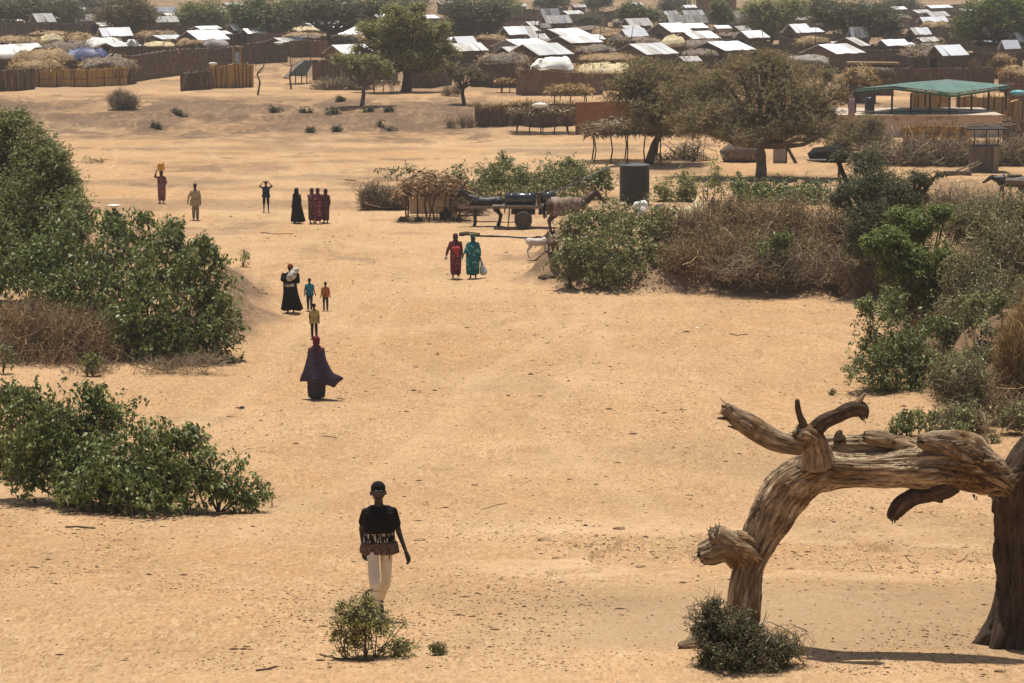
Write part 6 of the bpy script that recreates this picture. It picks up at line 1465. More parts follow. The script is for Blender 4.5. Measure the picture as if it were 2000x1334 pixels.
# load draped over the ox
b = thing('hide_cover', 'ragged pale blanket draped over the back of the cow', 'blanket', G(1106, 457)); b.rotation_euler = (0, 0, .06)
V, F = [], []; nx, ny = 26, 22
for i in range(nx):
    for j in range(ny):
        x = -.62 + 1.2 * i / (nx - 1); t = -1 + 2 * j / (ny - 1); a = t * 1.9
        r = .335; y = r * math.sin(a) if abs(a) < 1.57 else r * np.sign(a); z = 1.15 + r * math.cos(a) if abs(a) < 1.57 else 1.15 - (abs(a) - 1.57) * (.9 + .5 * vn(x * 6, j, 3))
        w = .03 * math.sin(x * 24 + j * .3); V.append((x, y + w * np.sign(a), float(z) + .02 * math.sin(x * 11)))
for i in range(nx - 1):
    for j in range(ny - 1): F.append((i * ny + j, i * ny + j + 1, (i + 1) * ny + j + 1, (i + 1) * ny + j))
mesh_np('cover', V, F, cloth('hide', (.42, .32, .245), (.13, .085, .06), 3, (.10, .065, .05), 5), b, smooth=True)

# ---------------------------------------------------------------- water cart
g = G(1022, 447); root = thing('water_cart', 'two-wheeled cart with a shiny dark barrel lying on it', 'cart', g)
s = sc_at(g)
bed = 1.02
m = MB(); m.box((.25, .55, bed), (3.3, 1.15, .06)); m.build('bed', MT['wood'], root)
m = MB()
for y in (0, 1.1): m.box((-.9, y, bed - .06 + .01), (4.2, .07, .09))
m.build('shafts', MT['barkp'], root)
m = MB(); m.box((0, .55, bed - .22), (1.1, .7, .32), 0, .01); m.box((.95, .55, bed - .25), (.5, .7, .3), 0, .02); m.build('undercarriage', MT['rust'], root)
m = MB(); m.tube([(0, -.08, .40), (0, 1.2, .40)], .04, 8); m.build('axle', MT['rust'], root)
for y in (-.12, 1.22):
    V = []; n = 36; prof = [(.27, -.09), (.37, -.10), (.405, -.06), (.405, .06), (.37, .10), (.27, .09)]
    for (r, yy) in prof:
        for i in range(n): V.append((r * math.cos(i / n * 6.2832), y + yy, .405 + r * math.sin(i / n * 6.2832)))
    F = [(j * n + i, ((j + 1) % 6) * n + i, ((j + 1) % 6) * n + (i + 1) % n, j * n + (i + 1) % n) for j in range(6) for i in range(n)]
    w = mesh_np('wheel', V, F, M('tyre_rubber', (.085, .07, .058), (.05, .042, .035), 4, .85, .2), root, smooth=True)
    V = []; prof = [(.0, -.02), (.10, -.05), (.11, -.02), (.24, .0), (.275, -.06)]
    sg = 1 if y < 0 else -1
    for (r, yy) in prof:
        for i in range(n): V.append((r * math.cos(i / n * 6.2832), y + sg * yy, .405 + r * math.sin(i / n * 6.2832)))
    F = [(j * n + i, (j + 1) * n + i, (j + 1) * n + (i + 1) % n, j * n + (i + 1) % n) for j in range(4) for i in range(n)]
    mesh_np('rim', V, F, M('rim_paint', (.13, .10, .08), (.09, .07, .055), 4, .7), w)
m = MB(); m.tube([(-.62, -.3, bed - .02), (-.66, -.32, .5), (-.74, -.34, -.35)], [.04, .035, .03], 6); m.build('prop_stick', MT['stick'], root)
shiny = M('barrel_metal', (.075, .08, .085), (.04, .042, .045), 2, .16, .1, spec=.8, metal=.6)
for (lb, x0, x1, zc, r, y) in (('long shiny dark water barrel lying on the cart bed', -.86, .58, .29, .27, .5), ('second shorter dark barrel at the right end of the cart bed', .80, 1.5, .33, .27, .6)):
    b = thing('water_barrel', lb, 'barrel', g + [0, 0, bed + .03])
    m = MB(); m.tube([(x0, y, zc), (x0 + .02, y, zc), (x0 + .3, y, zc), (x0 + .33, y, zc), (x0 + .36, y, zc), (x1 - .3, y, zc), (x1 - .27, y, zc), (x1 - .24, y, zc), (x1 - .02, y, zc), (x1, y, zc)], [r - .04, r, r, r + .015, r, r, r + .015, r, r, r - .04], 28); m.build('drum', shiny, b, True)
    m = MB(); m.tube([(x0 + .25, y, zc + r), (x0 + .25, y, zc + r + .05)], .05, 10); m.build('bung', MT['rust'], b)
o = MB(); o.box((.72, .5, .33), (.16, .5, .52), 0, .02); o = o.build('wood_block', MT['stick'], None); o.location = tuple(g + [0, 0, bed + .02]); tag(o, 'brown wooden block wedged between the two barrels on the cart', 'block')
o = MB(); o.box((1.0, -.02, -.14), (.22, .06, .30), .2, .02); o = o.build('hanging_container', MT['tarpg'], None); o.location = tuple(g + [0, -.05, bed - .2]); tag(o, 'small pale container hanging under the cart bed', 'container')
# collar and traces of the draught horse
b = thing('horse_collar', 'worn straw collar and trace ropes on the black draught horse', 'harness', g)
hx = dh.location[0] - g[0]; m = MB(); yy = dh.location[1] - g[1]
m.tube([(hx - .62, yy - .27, 1.30), (hx - .78, yy - .27, 1.05), (hx - .80, yy, .92), (hx - .78, yy + .27, 1.05), (hx - .62, yy + .27, 1.30)], [.05, .07, .07, .07, .05], 8); m.build('collar', MT['stick'], b)
m = MB(); m.tube([(hx - .75, yy - .3, 1.0), (hx - .2, yy - .36, .96), (hx + .5, yy - .3, 1.0)], .016, 5); m.build('trace', MT['stick'], b)

# ---------------------------------------------------------------- water tank, hose pipes
g = G(1239, 398); s = sc_at(g); r = 29 / s; zt = at(1239, 322, g[1])[2] - g[2]
root = thing('water_tank', 'tall black plastic water tank standing behind the right bank', 'tank', g)
m = MB(); Z = [-.3, 0, .4, .45, .5, zt * .5, zt * .5 + .05, zt * .5 + .1, zt - .2, zt - .05, zt - .02, zt]; Rr = [r] * 3 + [r * 1.015, r, r, r * 1.015, r, r, r, r * 1.03, r * 1.03]
m.tube([(0, 0, z) for z in Z], Rr, 40); m.build('body', MT['black'], root, False)
m = MB(); m.tube([(0, 0, zt), (0, 0, zt + .02), (0, 0, zt + .06)], [r * 1.03, r * 1.0, r * .7], 40); m.build('lid', M('lid_dusty', (.12, .12, .12), (.06, .06, .065), 3, .5), root)
m = MB(); P0 = at(1195, 325, g[1] - .5) - g
m.tube([at(1020, 395, g[1] - 2) - g, at(1080, 375, g[1] - 1.5) - g, at(1130, 355, g[1] - 1.2) - g, at(1170, 336, g[1] - 1) - g, P0, at(1215, 318, g[1] - .3) - g, at(1245, 322, g[1]) - g], .026, 7); o = m.build('hose_pipe', MT['black'], None, True)
o.location = tuple(g); tag(o, 'black pipe climbing from the cart up to the top of the water tank', 'pipe')
def ground_line(name, label, cat, pix, r, mat, n=60):
    P = np.array([G(*p) for p in pix]); t = np.linspace(0, len(P) - 1, n); Q = np.stack([np.interp(t, range(len(P)), P[:, k]) for k in range(3)], 1)
    Q[:, 2] = [H(x, y) + r * .6 for x, y in Q[:, :2]]; m = MB(); g = Q[0].copy(); m.tube(Q - g, r, 6); o = m.build(name, mat, None, True); o.location = tuple(g); return tag(o, label, cat)
ground_line('hose_pipe', 'black hose on the sand curving from the cow to the women walking below', 'hose', [(1082, 452), (1068, 460), (1045, 465), (1010, 465), (960, 463), (915, 460)], .05, MT['black'])
ground_line('hose_pipe', 'thin black hose on the sand from the thatched shelter to behind the horse', 'hose', [(905, 431), (935, 434), (985, 435), (1010, 434)], .035, MT['black'])
ground_line('drag_log', 'dark gnarled log lying across the sand behind the two walking women', 'log', [(935, 462), (910, 459), (900, 461)], .11, MT['bark'], 14)

# ---------------------------------------------------------------- thatched pump shelter with its notice sheet
g, root, zt, w = stick_shade('thatched pump shelter with crooked posts left of the cart', 784, 902, 380, 432, 'thatched_shelter', 6, .35, 2.0, .85, 'dryred')
q = G(846, 420); s = sc_at(q)
b = thing('notice_sheet', 'beige sheet with faded lines of writing hanging in the pump shelter', 'notice', q)
zt2 = (416 - 366) / s; m = MB(); m.box((0, 0, zt2 / 2 + .05), (92 / s, .03, zt2)); m.build('sheet', M('sheet_beige', (.58, .45, .33), (.50, .38, .27), 2), b)
m = MB(); random.seed(5)
def px(u, v): return ((u - 846) / s, -.02, (416 - v) / s + .05)
for (v, u0, u1, h, wd) in ((382.5, 822, 861, 1.3, 2.2), (386.5, 822, 863, 1.8, 2.6), (391, 824, 846, 1.7, 2.4), (395, 824, 842, .7, 2), (399, 824, 846, .7, 2.2)):
    u = u0
    while u < u1:
        ww = random.uniform(.5, 1.) * wd; x, y, z = px(u + ww / 2, v); m.box((x, y, z), (ww / s * .85, .006, h * random.uniform(.6, 1) / s)); u += ww + random.uniform(.3, .9)
for (u, v, a, h) in ((830, 371.5, 6, 1), (827.6, 374, 1, 5), (832.4, 374, 1, 5), (830, 376.5, 6, 1), (830, 374, 3, 1)):
    x, y, z = px(u, v); m.box((x, y, z), (a / s, .006, h / s))
m.build('lettering', M('faded_ink', (.10, .075, .07), (.07, .05, .05), 8), b)
q = G(870, 430); b = thing('pump_motor', 'dark motor pump on the ground under the right side of the thatched shelter', 'pump', q)
m = MB(); m.box((0, 0, .22), (.55, .35, .35), 0, .02); m.tube([(-.1, 0, .3), (.1, 0, .55)], [.16, .12], 10); m.build('engine', MT['rust'], b)
m = MB(); m.tube([(-.4, -.2, .03), (-.4, -.2, .58), (.3, -.2, .6), (.35, -.2, .03)], .022, 6); m.tube([(-.4, .2, .03), (-.4, .2, .58), (.3, .2, .6), (.35, .2, .03)], .022, 6); m.build('frame', MT['barkp'], b)
for lb, u, v, r, mt in (('dark sack slumped at the right end of the thatched shelter floor', 893, 432, .28, 'stick'), ('black bag at the foot of the middle posts of the thatched shelter', 818, 432, .2, 'black'), ('mud lump at the left foot of the thatched shelter', 788, 433, .26, 'stick')):
    q = G(u, v); m = MB(); m.tube([(-r, 0, .02), (-r * .5, 0, r * .35), (r * .4, 0, r * .4), (r, 0, .03)], [r * .2, r * .55, r * .55, r * .2], 10, .1); o = m.build('sack', MT[mt], None, True); o.location = tuple(q); tag(o, lb, 'sack')
# pale sacks and bundles seen over the green bush of the right bank
for lb, u, v, a, h, mt in (('white sack nearest the water tank, seen over the green bank bush', 1215, 400, .22, .18, 'tarpy'), ('second white sack over the green bank bush, right of the tank foot', 1252, 399, .34, .24, 'tarpw'), ('small white sack over the green bank bush furthest right of the tank', 1288, 402, .2, .16, 'tarpg'),
                           ('big cream and brown covered load with a rounded top beyond the green bank bush', 1340, 408, .75, .85, 'tarpy'), ('rust-red bundle between the white sacks and the cream load', 1302, 407, .3, .25, 'thatch'), ('small white rag heap in the dry thicket below the cream load', 1366, 442, .25, .2, 'tarpw')):
    q = G(u, v + 22); z = at(u, v, q[1])[2]
    m = MB(); m.tube([(-a, 0, z - q[2] - h), (-a * .6, 0, z - q[2] - h * .2), (a * .4, 0, z - q[2]), (a, 0, z - q[2] - h * .7)], [h * .5, h * .7, h * .75, h * .4], 12, .08)
    m.tube([(0, 0, -.1), (0, 0, z - q[2] - h * .3)], [a * .8, a * .7], 10, .05); o = m.build('stacked_load', MT[mt], None, True); o.location = tuple(q); tag(o, lb, 'sack')

# ---------------------------------------------------------------- the great dead trunk
def woodmat(name, light, mid, dark, warm):
    m, nt, P, N, L = _nt(name)
    uv = N('ShaderNodeUVMap'); uv.uv_map = 'UVMap'
    def ns(sx, sy, det=8, dist=0.0, off=0):
        mp = N('ShaderNodeMapping'); mp.inputs['Scale'].default_value = (sx, sy, 1); mp.inputs['Location'].default_value = (off, off, 0); L(uv.outputs[0], mp.inputs[0])
        n = N('ShaderNodeTexNoise'); n.inputs['Scale'].default_value = 1; n.inputs['Detail'].default_value = det; n.inputs['Roughness'].default_value = .68; n.inputs['Distortion'].default_value = dist
        L(mp.outputs[0], n.inputs['Vector']); return n.outputs[0]
    r = N('ShaderNodeValToRGB'); e = r.color_ramp.elements; e[0].position = .34; e[0].color = lin(dark); e[1].position = .66; e[1].color = lin(light); k = e.new(.48); k.color = lin(mid)
    grain = ns(2.4, 13, 10, 1.4); L(grain, r.inputs[0])
    big = N('ShaderNodeValToRGB'); big.color_ramp.elements[0].position = .50; big.color_ramp.elements[1].position = .62; L(ns(1.3, 1.6, 5, .4, 3), big.inputs[0])
    mx = N('ShaderNodeMix'); mx.data_type = 'RGBA'; L(big.outputs[0], mx.inputs['Factor']); L(r.outputs[0], mx.inputs[6])
    r2 = N('ShaderNodeValToRGB'); e = r2.color_ramp.elements; e[0].position = .38; e[0].color = lin(tuple(x * .6 for x in dark)); e[1].position = .62; e[1].color = lin(warm); L(ns(5, 22, 8, 1.0, 7), r2.inputs[0])
    L(r2.outputs[0], mx.inputs[7]); L(mx.outputs[2], P.inputs['Base Color'])
    P.inputs['Roughness'].default_value = .9; P.inputs['Specular IOR Level'].default_value = .15
    b = N('ShaderNodeBump'); b.inputs['Strength'].default_value = 1.0; b.inputs['Distance'].default_value = .07; L(ns(3.0, 17, 9, 1.2), b.inputs['Height']); L(b.outputs[0], P.inputs['Normal'])
    return m
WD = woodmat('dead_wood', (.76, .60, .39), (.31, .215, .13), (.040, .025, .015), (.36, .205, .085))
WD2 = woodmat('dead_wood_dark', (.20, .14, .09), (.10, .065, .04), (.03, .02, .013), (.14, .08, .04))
LB = woodmat('live_bark', (.15, .105, .07), (.095, .063, .042), (.04, .026, .018), (.11, .07, .045))
def trunk(name, parent, pix, Y, mat, n=72, per=14, rough=.10, grain=.05, origin=None, hollow=False, seed=1, ell=1.0, knots=()):
    """pix: (u, v, radius_px, dY)"""
    P = []; R = []
    for p in pix:
        q = at(p[0], p[1], Y + (p[3] if len(p) > 3 else 0)); P.append(q); R.append(p[2] / sc_at(q))
    P = np.array(P); R = np.array(R); K = len(P)
    # catmull-rom
    def cr(A, t):
        i = np.clip(np.floor(t).astype(int), 0, K - 2); f = (t - i)[:, None]
        g = lambda j: A[np.clip(j, 0, K - 1)]
        p0, p1, p2, p3 = g(i - 1), g(i), g(i + 1), g(i + 2)
        return .5 * ((2 * p1) + (p2 - p0) * f + (2 * p0 - 5 * p1 + 4 * p2 - p3) * f ** 2 + (3 * p1 - p0 - 3 * p2 + p3) * f ** 3)
    t = np.linspace(0, K - 1, (K - 1) * per + 1)
    C = cr(P, t); Rr = cr(R[:, None], t)[:, 0].clip(.008)
    tan = np.gradient(C, axis=0); tan /= np.linalg.norm(tan, axis=1, keepdims=True)
    yv = np.array([0., 1, 0]); a = yv - tan * (tan @ yv)[:, None]; a /= np.linalg.norm(a, axis=1, keepdims=True); b = np.cross(tan, a)
    ln = np.concatenate([[0], np.cumsum(np.linalg.norm(np.diff(C, axis=0), axis=1))])
    th = np.linspace(0, 2 * math.pi, n, endpoint=False)
    TH, LN = np.meshgrid(th, ln)
    cx, sy = np.cos(TH), np.sin(TH)
    lump = (fbm(cx * 1.1 + seed, LN * 1.6 + sy * 1.1, seed, 4) - .5) * 2
    gr = (fbm(TH * 0 + cx * 7 + seed + LN * .8, sy * 7 + LN * .9, seed + 3, 4) - .5) * 2
    gr2 = -np.abs(fbm(cx * 4 + LN * 1.1 + seed, sy * 4 + LN * .5, seed + 9, 3) - .5) * 2
    rr = Rr[:, None] * (1 + lump * rough * 1.6 + gr * grain * 1.6 + gr2 * grain * 1.2)
    # long splits and flaking plates
    ang = TH + .5 * np.sin(LN * 1.3 + seed)
    cr_ = fbm(np.cos(ang) * 5 + LN * .35 + seed * 1.7, np.sin(ang) * 5 + LN * .25, seed + 15, 3)
    rr = rr - Rr[:, None] * np.clip(.05 - np.abs(cr_ - .5), 0, 1) * 3.2 * (grain > .03)
    pl = fbm(np.cos(ang) * 2.2 + LN * 1.9, np.sin(ang) * 2.2 + seed, seed + 19, 3)
    rr = rr + Rr[:, None] * .07 * sst(.52, .55, pl)
    for (lt, kt, kr, kh) in knots:
        dl = (LN - lt * ln[-1]); da = (TH - kt + math.pi) % (2 * math.pi) - math.pi
        rr = rr + kh * np.exp(-(dl ** 2 + (da * Rr[:, None]) ** 2) / kr ** 2)
    V = C[:, None] + rr[:, :, None] * (np.cos(TH)[:, :, None] * a[:, None] * ell + np.sin(TH)[:, :, None] * b[:, None])
    m_, n_ = TH.shape; V = V.reshape(-1, 3)
    i = np.arange(m_ - 1)[:, None] * n_ + np.arange(n_)[None]; j = np.arange(m_ - 1)[:, None] * n_ + (np.arange(n_)[None] + 1) % n_
    F = [tuple(f) for f in np.stack([i, j, j + n_, i + n_], -1).reshape(-1, 4)]
    uv = np.stack([LN, np.abs((TH / math.pi) % 2 - 1) * Rr.mean() * 3], -1).reshape(-1, 2)
    V = list(V); uv = list(uv)
    # broken ragged ends
    for e, (row, sg) in enumerate(((0, -1), (m_ - 1, 1))):
        prev = [row * n_ + k for k in range(n_)]
        for q, (f, dd) in enumerate(((.72, .25 if not hollow else -.35), (.35, .3 if not hollow else -.9))):
            new = []
            for k in range(n_):
                p = C[row] + (V[row * n_ + k] - C[row]) * f * (1 + random.uniform(-.16, .16)) + tan[row] * sg * Rr[row] * dd * (1 + random.uniform(-1.6, 1.6)); new.append(len(V)); V.append(p); uv.append(np.array([ln[row] + q * .1 + sg * .1, uv[row * n_ + k][1]]))
            for k in range(n_):
                fa = (prev[k], prev[(k + 1) % n_], new[(k + 1) % n_], new[k]); F.append(fa if sg > 0 else fa[::-1])
            prev = new
        F.append(tuple(prev if sg > 0 else prev[::-1]))
    V = np.array(V); o = V[0] * 0 if origin is None else origin
    return mesh_np(name, V - o, F, mat, parent, uv=np.array(uv), smooth=True)
g = G(1452, 1262); YL = g[1]
root = thing('dead_tree', 'great bleached dead tree trunk arching over to rest against the standing tree', 'dead tree', g)
trunk('trunk', root, [(1438, 1275, 42), (1448, 1215, 34), (1456, 1150, 31), (1464, 1105, 29), (1486, 1048, 36, .05), (1511, 1000, 42, .05), (1546, 950, 45, .05), (1600, 919, 36), (1660, 917, 32), (1720, 917, 33), (1780, 913, 37), (1835, 911, 43), (1885, 917, 42), (1930, 930, 39), (1962, 947, 25)], YL, WD, 150, 22, .12, .06, g, seed=4,
      knots=((.55, 4.4, .16, .05), (.80, 4.7, .22, .07), (.30, 0, .1, .05)))
trunk('root_flare', root, [(1330, 1263, 9, -.1), (1360, 1258, 15, -.05), (1400, 1258, 20), (1440, 1255, 28)], YL, WD, 32, 8, .12, .08, g, seed=9)
trunk('burl', root, [(1368, 1084, 22, -.15), (1388, 1078, 25, -.15), (1415, 1069, 27, -.15), (1450, 1070, 30, -.1), (1478, 1085, 22, 0)], YL, WD, 56, 10, .34, .2, g, seed=17, hollow=True, knots=((.5, 4.6, .08, .07),))
trunk('burl_lobe', root, [(1400, 1042, 21, -.2), (1411, 1051, 23, -.2), (1427, 1062, 22, -.2), (1447, 1075, 20, -.15)], YL, WD, 40, 8, .25, .12, g, seed=14)
trunk('back_limb', root, [(1415, 795, 12, .55), (1435, 812, 18, .55), (1475, 838, 22, .5), (1520, 862, 21, .45), (1575, 872, 20, .4), (1640, 870, 19, .35), (1700, 872, 20, .3), (1745, 868, 17, .25), (1800, 880, 22, .1)], YL, WD, 52, 12, .10, .06, g, seed=21, hollow=True, knots=((.66, 4.7, .10, .08),))
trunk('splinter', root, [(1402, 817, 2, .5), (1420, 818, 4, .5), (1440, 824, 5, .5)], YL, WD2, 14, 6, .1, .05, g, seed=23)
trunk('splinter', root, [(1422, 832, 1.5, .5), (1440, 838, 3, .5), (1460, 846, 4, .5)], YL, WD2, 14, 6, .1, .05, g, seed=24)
trunk('stub', root, [(1598, 905, 34, -.1), (1596, 880, 27, -.15), (1588, 858, 23, -.2), (1575, 848, 20, -.25), (1556, 850, 13, -.3)], YL, WD, 48, 10, .2, .1, g, seed=31)
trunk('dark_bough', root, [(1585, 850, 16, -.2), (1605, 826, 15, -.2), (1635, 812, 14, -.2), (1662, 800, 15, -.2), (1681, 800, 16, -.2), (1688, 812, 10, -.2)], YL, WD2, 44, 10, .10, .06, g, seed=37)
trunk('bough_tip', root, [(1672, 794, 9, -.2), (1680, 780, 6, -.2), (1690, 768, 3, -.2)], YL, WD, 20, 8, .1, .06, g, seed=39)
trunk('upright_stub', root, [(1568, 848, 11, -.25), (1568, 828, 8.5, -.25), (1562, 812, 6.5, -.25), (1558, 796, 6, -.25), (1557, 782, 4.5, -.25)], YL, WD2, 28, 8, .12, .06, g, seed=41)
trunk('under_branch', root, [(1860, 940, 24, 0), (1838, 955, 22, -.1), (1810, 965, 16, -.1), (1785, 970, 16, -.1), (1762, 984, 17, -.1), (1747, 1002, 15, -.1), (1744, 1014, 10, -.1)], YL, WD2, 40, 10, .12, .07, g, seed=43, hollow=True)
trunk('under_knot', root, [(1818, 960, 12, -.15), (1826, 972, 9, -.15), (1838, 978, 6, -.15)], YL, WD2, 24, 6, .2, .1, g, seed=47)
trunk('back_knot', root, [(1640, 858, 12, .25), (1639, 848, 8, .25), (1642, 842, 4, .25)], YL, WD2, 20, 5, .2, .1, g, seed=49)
trunk('knot_hole', root, [(1742, 862, 14, .1), (1716, 856, 17, .1), (1688, 852, 12, .1)], YL, WD, 32, 8, .12, .08, g, seed=51, hollow=True)
trunk('torn_bark', root, [(1800, 862, 14, -.15), (1840, 866, 24, -.1), (1880, 880, 28, -.05), (1915, 896, 26), (1950, 918, 20), (1978, 940, 9)], YL, WD, 64, 10, .3, .2, g, seed=53)
def spikes(pix, Y_, n, ln, r, seed_):
    P = []
    for k in range(n):
        u_, v_, du, dv = pix[k % len(pix)]
        if random.random() < .5: continue
        q = at(u_ + random.uniform(-5, 5), v_ + random.uniform(-6, 6), Y_ + random.uniform(-.15, .15)) - g
        d = np.array([du, random.uniform(-.4, .4), -dv]) + rng.normal(size=3) * .35; d *= ln * random.uniform(.3, .75) / np.linalg.norm(d); P.append([q, q + d * .5 + rng.normal(size=3) * .01, q + d])
    return P
SP = spikes([(1368, 1080, -1, .15), (1362, 1090, -1, 0), (1380, 1095, -.8, .4), (1390, 1045, -.6, -.6), (1400, 1035, -.3, -1)], YL - .2, 26, .16, .02, 1) + spikes([(1415, 790, -.6, -.6), (1430, 796, .2, -1), (1412, 805, -1, 0)], YL + .5, 16, .12, .015, 2) \
   + spikes([(1686, 800, .7, -.4), (1688, 815, .6, .6)], YL - .2, 12, .09, .012, 3) + spikes([(1552, 846, -1, 0), (1560, 838, -.5, -.8)], YL - .3, 14, .10, .015, 4) + spikes([(1744, 1015, -.3, 1), (1750, 1000, -.8, .3)], YL - .1, 12, .1, .014, 5) + spikes([(1960, 935, 1, .2), (1935, 965, .6, .8), (1905, 965, .2, 1), (1870, 862, .3, -1), (1910, 880, .5, -1)], YL, 50, .17, .02, 6)
SP = np.array(SP); V, F = tube_np(SP, np.tile(np.array([[.020, .012, .002]]), (len(SP), 1)), 4, flat=.4); mesh_np('broken_spikes', V, F, MT['barkp'], root)
# splinters along the torn end
P = []
for k in range(60):
    t = random.random(); q = at(1840 + 140 * t, 858 + 75 * t + random.uniform(-6, 14), YL + random.uniform(-.25, .25)) - g
    d = np.array([random.uniform(.05, .22), random.uniform(-.05, .05), random.uniform(-.03, .08)]); P.append([q, q + d * .5, q + d])
P = np.array(P); V, F = tube_np(P, np.tile(np.array([[.022, .014, .004]]), (60, 1)), 5); mesh_np('splinters', V, F, MT['barkp'], root)
# standing tree at the right edge
g2 = G(1985, 1262); Y2 = g2[1] + .2
root = thing('old_tree', 'rough-barked standing tree at the right edge holding up the dead trunk', 'tree', g2)
trunk('trunk', root, [(1985, 1275, 88), (1990, 1235, 66), (1996, 1180, 54), (2000, 1110, 52), (2003, 1030, 56), (2012, 960, 62), (2040, 905, 60), (2085, 840, 56), (2150, 740, 52)], Y2, LB, 96, 14, .09, .07, g2, seed=61)
trunk('root_flare', root, [(1900, 1266, 10, -.15), (1925, 1252, 20, -.15), (1950, 1215, 22, -.1), (1968, 1160, 24, -.05)], Y2, LB, 40, 8, .12, .08, g2, seed=63)
trunk('root_flare', root, [(1938, 1272, 8, -.4), (1950, 1250, 15, -.35), (1962, 1215, 18, -.25), (1975, 1160, 16, -.15)], Y2, LB, 32, 8, .12, .08, g2, seed=64)
trunk('limb', root, [(2120, 790, 46), (2180, 660, 38, .5), (2230, 540, 26, 1)], Y2, LB, 40, 8, .1, .05, g2, seed=67)
B = []; n = 5200
cs = [at(2230, 470, Y2 + 1), at(2330, 560, Y2), at(2300, 400, Y2 + 2)]
for k in range(n):
    c = cs[k % 3]; d = rng.normal(size=3); d /= np.linalg.norm(d); B.append(c + d * np.array([1.2, 1.4, .8]) * rng.random() ** .4)
V, F = leaf_quads(np.array(B), rng.normal(size=(n, 3)) - [0, 0, .4], rng.uniform(.06, .14, n), 2.2); mesh_np('crown', V - g2, F, MT['leaf'], root, attr={'tint': np.repeat(rng.random(n), 4)})
o = MB(); o.tube([(0, 0, -.1), (0, 0, .25), (0, 0, .9), (0, 0, 1.15)], [.5, .55, .45, .2], 14, .1)
leafy('dark green sprig at the foot of the standing tree, right edge', (2012, 1262), [(2012, 1190, 16, 32, .1)], .8, .06, 'leaf', spread=.1)

# ---------------------------------------------------------------- stones, sticks, litter
def rock(label, u, v, r, mat='stone', flat=.45, sx=1.4, name='stone', cat='stone'):
    q = G(u, v); V = []; n = 12; s0 = random.random() * 50; r *= .72
    for j in range(7):
        for i in range(n):
            th = i / n * 6.2832; ph = j / 6 * math.pi - math.pi / 2
            x, y, z = math.cos(th) * math.cos(ph), math.sin(th) * math.cos(ph), math.sin(ph)
            k = r * (.7 + .6 * float(vn(x * 1.7 + s0, y * 1.7 + z * 1.3, 3))); V.append((x * k * sx, y * k, z * k * flat + r * flat * .35))
    F = [(j * n + i, j * n + (i + 1) % n, (j + 1) * n + (i + 1) % n, (j + 1) * n + i) for j in range(6) for i in range(n)]
    o = mesh_np(name, V, F, MT[mat], None); o.location = tuple(q); return tag(o, label, cat)
for (lb, u, v, r, mt) in [('flat brown clod with a dark underside, left of the walking man shadow line middle', 1065, 1056, .12, 'stone'), ('pointed brown clod left of the middle of the crumbly patch', 1086, 1091, .06, 'stone'), ('dark clod in the middle of the crumbly patch', 1148, 1068, .07, 'stone'),
                          ('wide low clod at the right of the crumbly patch', 1210, 1034, .11, 'stone'), ('low clod at the bottom of the crumbly patch', 1170, 1088, .08, 'stone'), ('small clod near the top of the crumbly patch', 1130, 1018, .06, 'stone'), ('clod at the right end of the crumbly patch', 1250, 1108, .07, 'stone'),
                          ('pair of dark clods on the sand above the crumbly patch', 928, 948, .07, 'stone'), ('small round clod high in the centre of the sand', 812, 717, .07, 'stone'), ('purplish clod left of the arched trunk', 1346, 968, .08, 'stone'),
                          ('flat stone lying right of the walking man by his hand', 818, 1056, .10, 'stone'), ('pale stones at the lower right corner below the standing tree', 1955, 1312, .07, 'stone'), ('small dark stone under the arch', 1849, 1026, .035, 'stone'), ('dark clod on the sand under the arch near its right side', 1788, 1098, .035, 'stone'),
                          ('dark stone on the sand right of the walking pair', 990, 494, .10, 'stone'), ('small clod near the lower edge right of the tuft', 872, 1306, .03, 'stone'), ('clod on the far left sand above the boy', 685, 352, .30, 'stone'), ('broken root end sticking out of the tip of the right bank', 1068, 540, .35, 'stick')]:
    rock(lb, u, v, r, mt)
rock('dark green-blue plastic scrap on the sand right of the lower-left bush', 472, 798, .09, 'black', .7, 1.1, 'litter', 'litter')
rock('white litter scrap above the dark clods, right of centre', 1362, 640, .07, 'tarpw', .4, 1.4, 'litter', 'litter')
for lb, pix, r in (('dark stick lying on the sand below the lower-left bush', [(128, 1031), (150, 1030), (185, 1033)], .02), ('thin stick near the top of the crumbly patch', [(940, 996), (965, 988), (990, 983)], .007), ('long thin stick at the foot of the airy sage shrub', [(625, 1279), (660, 1288), (730, 1290)], .012),
                   ('short dark stick at the lower edge below the lower-left sand', [(500, 1311), (522, 1308), (540, 1303)], .014), ('curved twig on the sand under the arch', [(1768, 1085), (1778, 1098), (1788, 1102)], .008), ('long thin twig under the arch on the right', [(1868, 1100), (1885, 1090), (1900, 1080)], .007),
                   ('stick on the sand in the middle left of the picture', [(630, 852), (645, 853), (658, 856)], .012), ('dark branch lying below the row of people on the left sand', [(508, 455), (540, 458), (572, 457)], .02), ('root lying on the sand below the right bank', [(1425, 652), (1440, 656), (1460, 653)], .015)):
    ground_line('fallen_stick', lb, 'stick', pix, r, MT['stick'], 10)
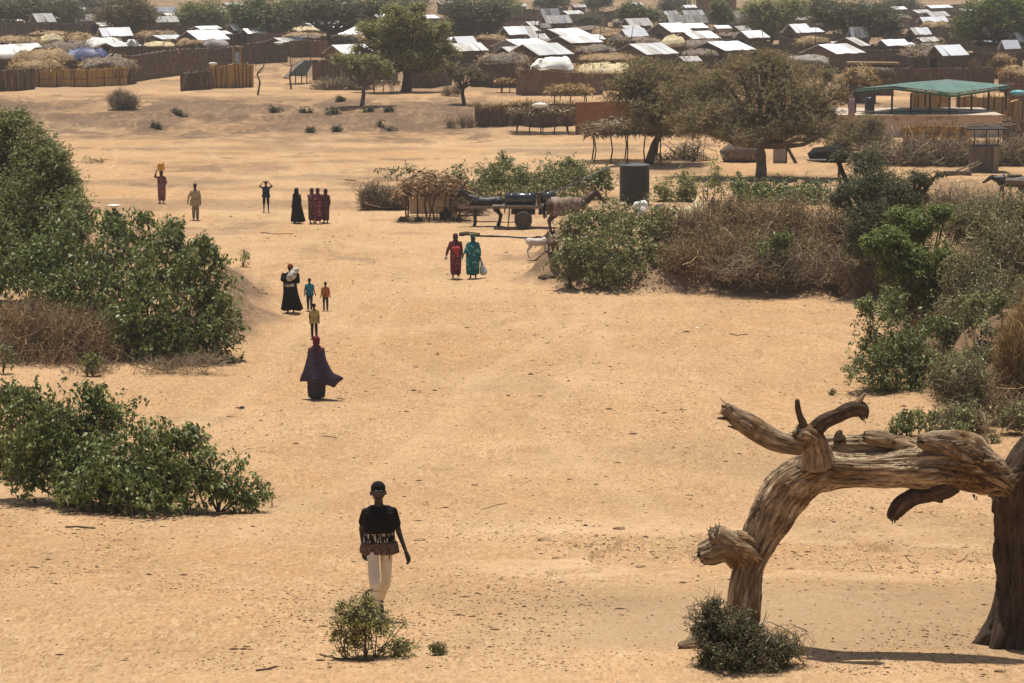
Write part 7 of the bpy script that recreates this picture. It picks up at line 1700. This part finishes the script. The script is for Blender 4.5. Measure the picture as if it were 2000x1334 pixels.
# crumbs of earth, dung and twigs too many to count
n = 40000
Y = 28 / (1 - rng.random(n) * .78); X = rng.uniform(-.235, .235, n) * Y
k = 420; c_ = G(1190, 1062); X[:k] = rng.normal(c_[0], .75, k); Y[:k] = rng.normal(c_[1], 1.1, k) - (X[:k] - c_[0]) * .5
P = np.stack([X, Y, hbase(X, Y) + hmicro(X, Y)], 1); kp = fbm(X / 2.2, Y / 3.2, 91, 4); keep = (rng.random(n) < sst(.44, .62, kp) * .8 + .14); P = P[keep]; n = len(P)
sz = (.0035 + .011 * rng.random(n) ** 2.5) * np.where(rng.random(n) < .05, 2.4, 1) * (P[:, 1] / 44) ** .8
octa = np.array([(1, 0, 0), (0, 1, 0), (-1, 0, 0), (0, -1, 0), (0, 0, 1), (0, 0, -.6)], float)
of = np.array([(0, 1, 4), (1, 2, 4), (2, 3, 4), (3, 0, 4), (1, 0, 5), (2, 1, 5), (3, 2, 5), (0, 3, 5)])
V = P[:, None] + octa[None] * sz[:, None, None] * np.stack([rng.uniform(.8, 3.2, n), rng.uniform(.8, 1.6, n), rng.uniform(.5, 1.1, n)], -1)[:, None] + np.array([0, 0, .004])
F = (of[None] + 6 * np.arange(n)[:, None, None]).reshape(-1, 3)
o = mesh_np('ground_litter', V.reshape(-1, 3), F, M('crumb', (.20, .125, .07), (.10, .06, .035), .9)); o['kind'] = 'stuff'; o['label'] = 'crumbs of earth, dung and twigs strewn over the sand'

# ---------------------------------------------------------------- haze
def haze():
    x, y0, y1, z0, z1 = 1500, -330, 9300, -6, 62
    V = [(-x * 10, y0, z0), (x * 10, y0, z0), (x * 10, y1, z0), (-x * 10, y1, z0), (-x * 10, y0, z1), (x * 10, y0, z1), (x * 10, y1, z1), (-x * 10, y1, z1)]
    F = [(3, 2, 1, 0), (4, 5, 6, 7), (0, 1, 5, 4), (1, 2, 6, 5), (2, 3, 7, 6), (3, 0, 4, 7)]
    m = bpy.data.materials.new('haze'); m.use_nodes = True; nt = m.node_tree
    for n_ in list(nt.nodes):
        if n_.type != 'OUTPUT_MATERIAL': nt.nodes.remove(n_)
    v = nt.nodes.new('ShaderNodeVolumePrincipled'); v.inputs['Density'].default_value = .00036; v.inputs['Color'].default_value = (.92, .86, .80, 1); v.inputs['Anisotropy'].default_value = .3
    nt.links.new(v.outputs[0], [n_ for n_ in nt.nodes if n_.type == 'OUTPUT_MATERIAL'][0].inputs['Volume'])
    o = mesh_np('haze', V, F, m); o['kind'] = 'stuff'
haze()
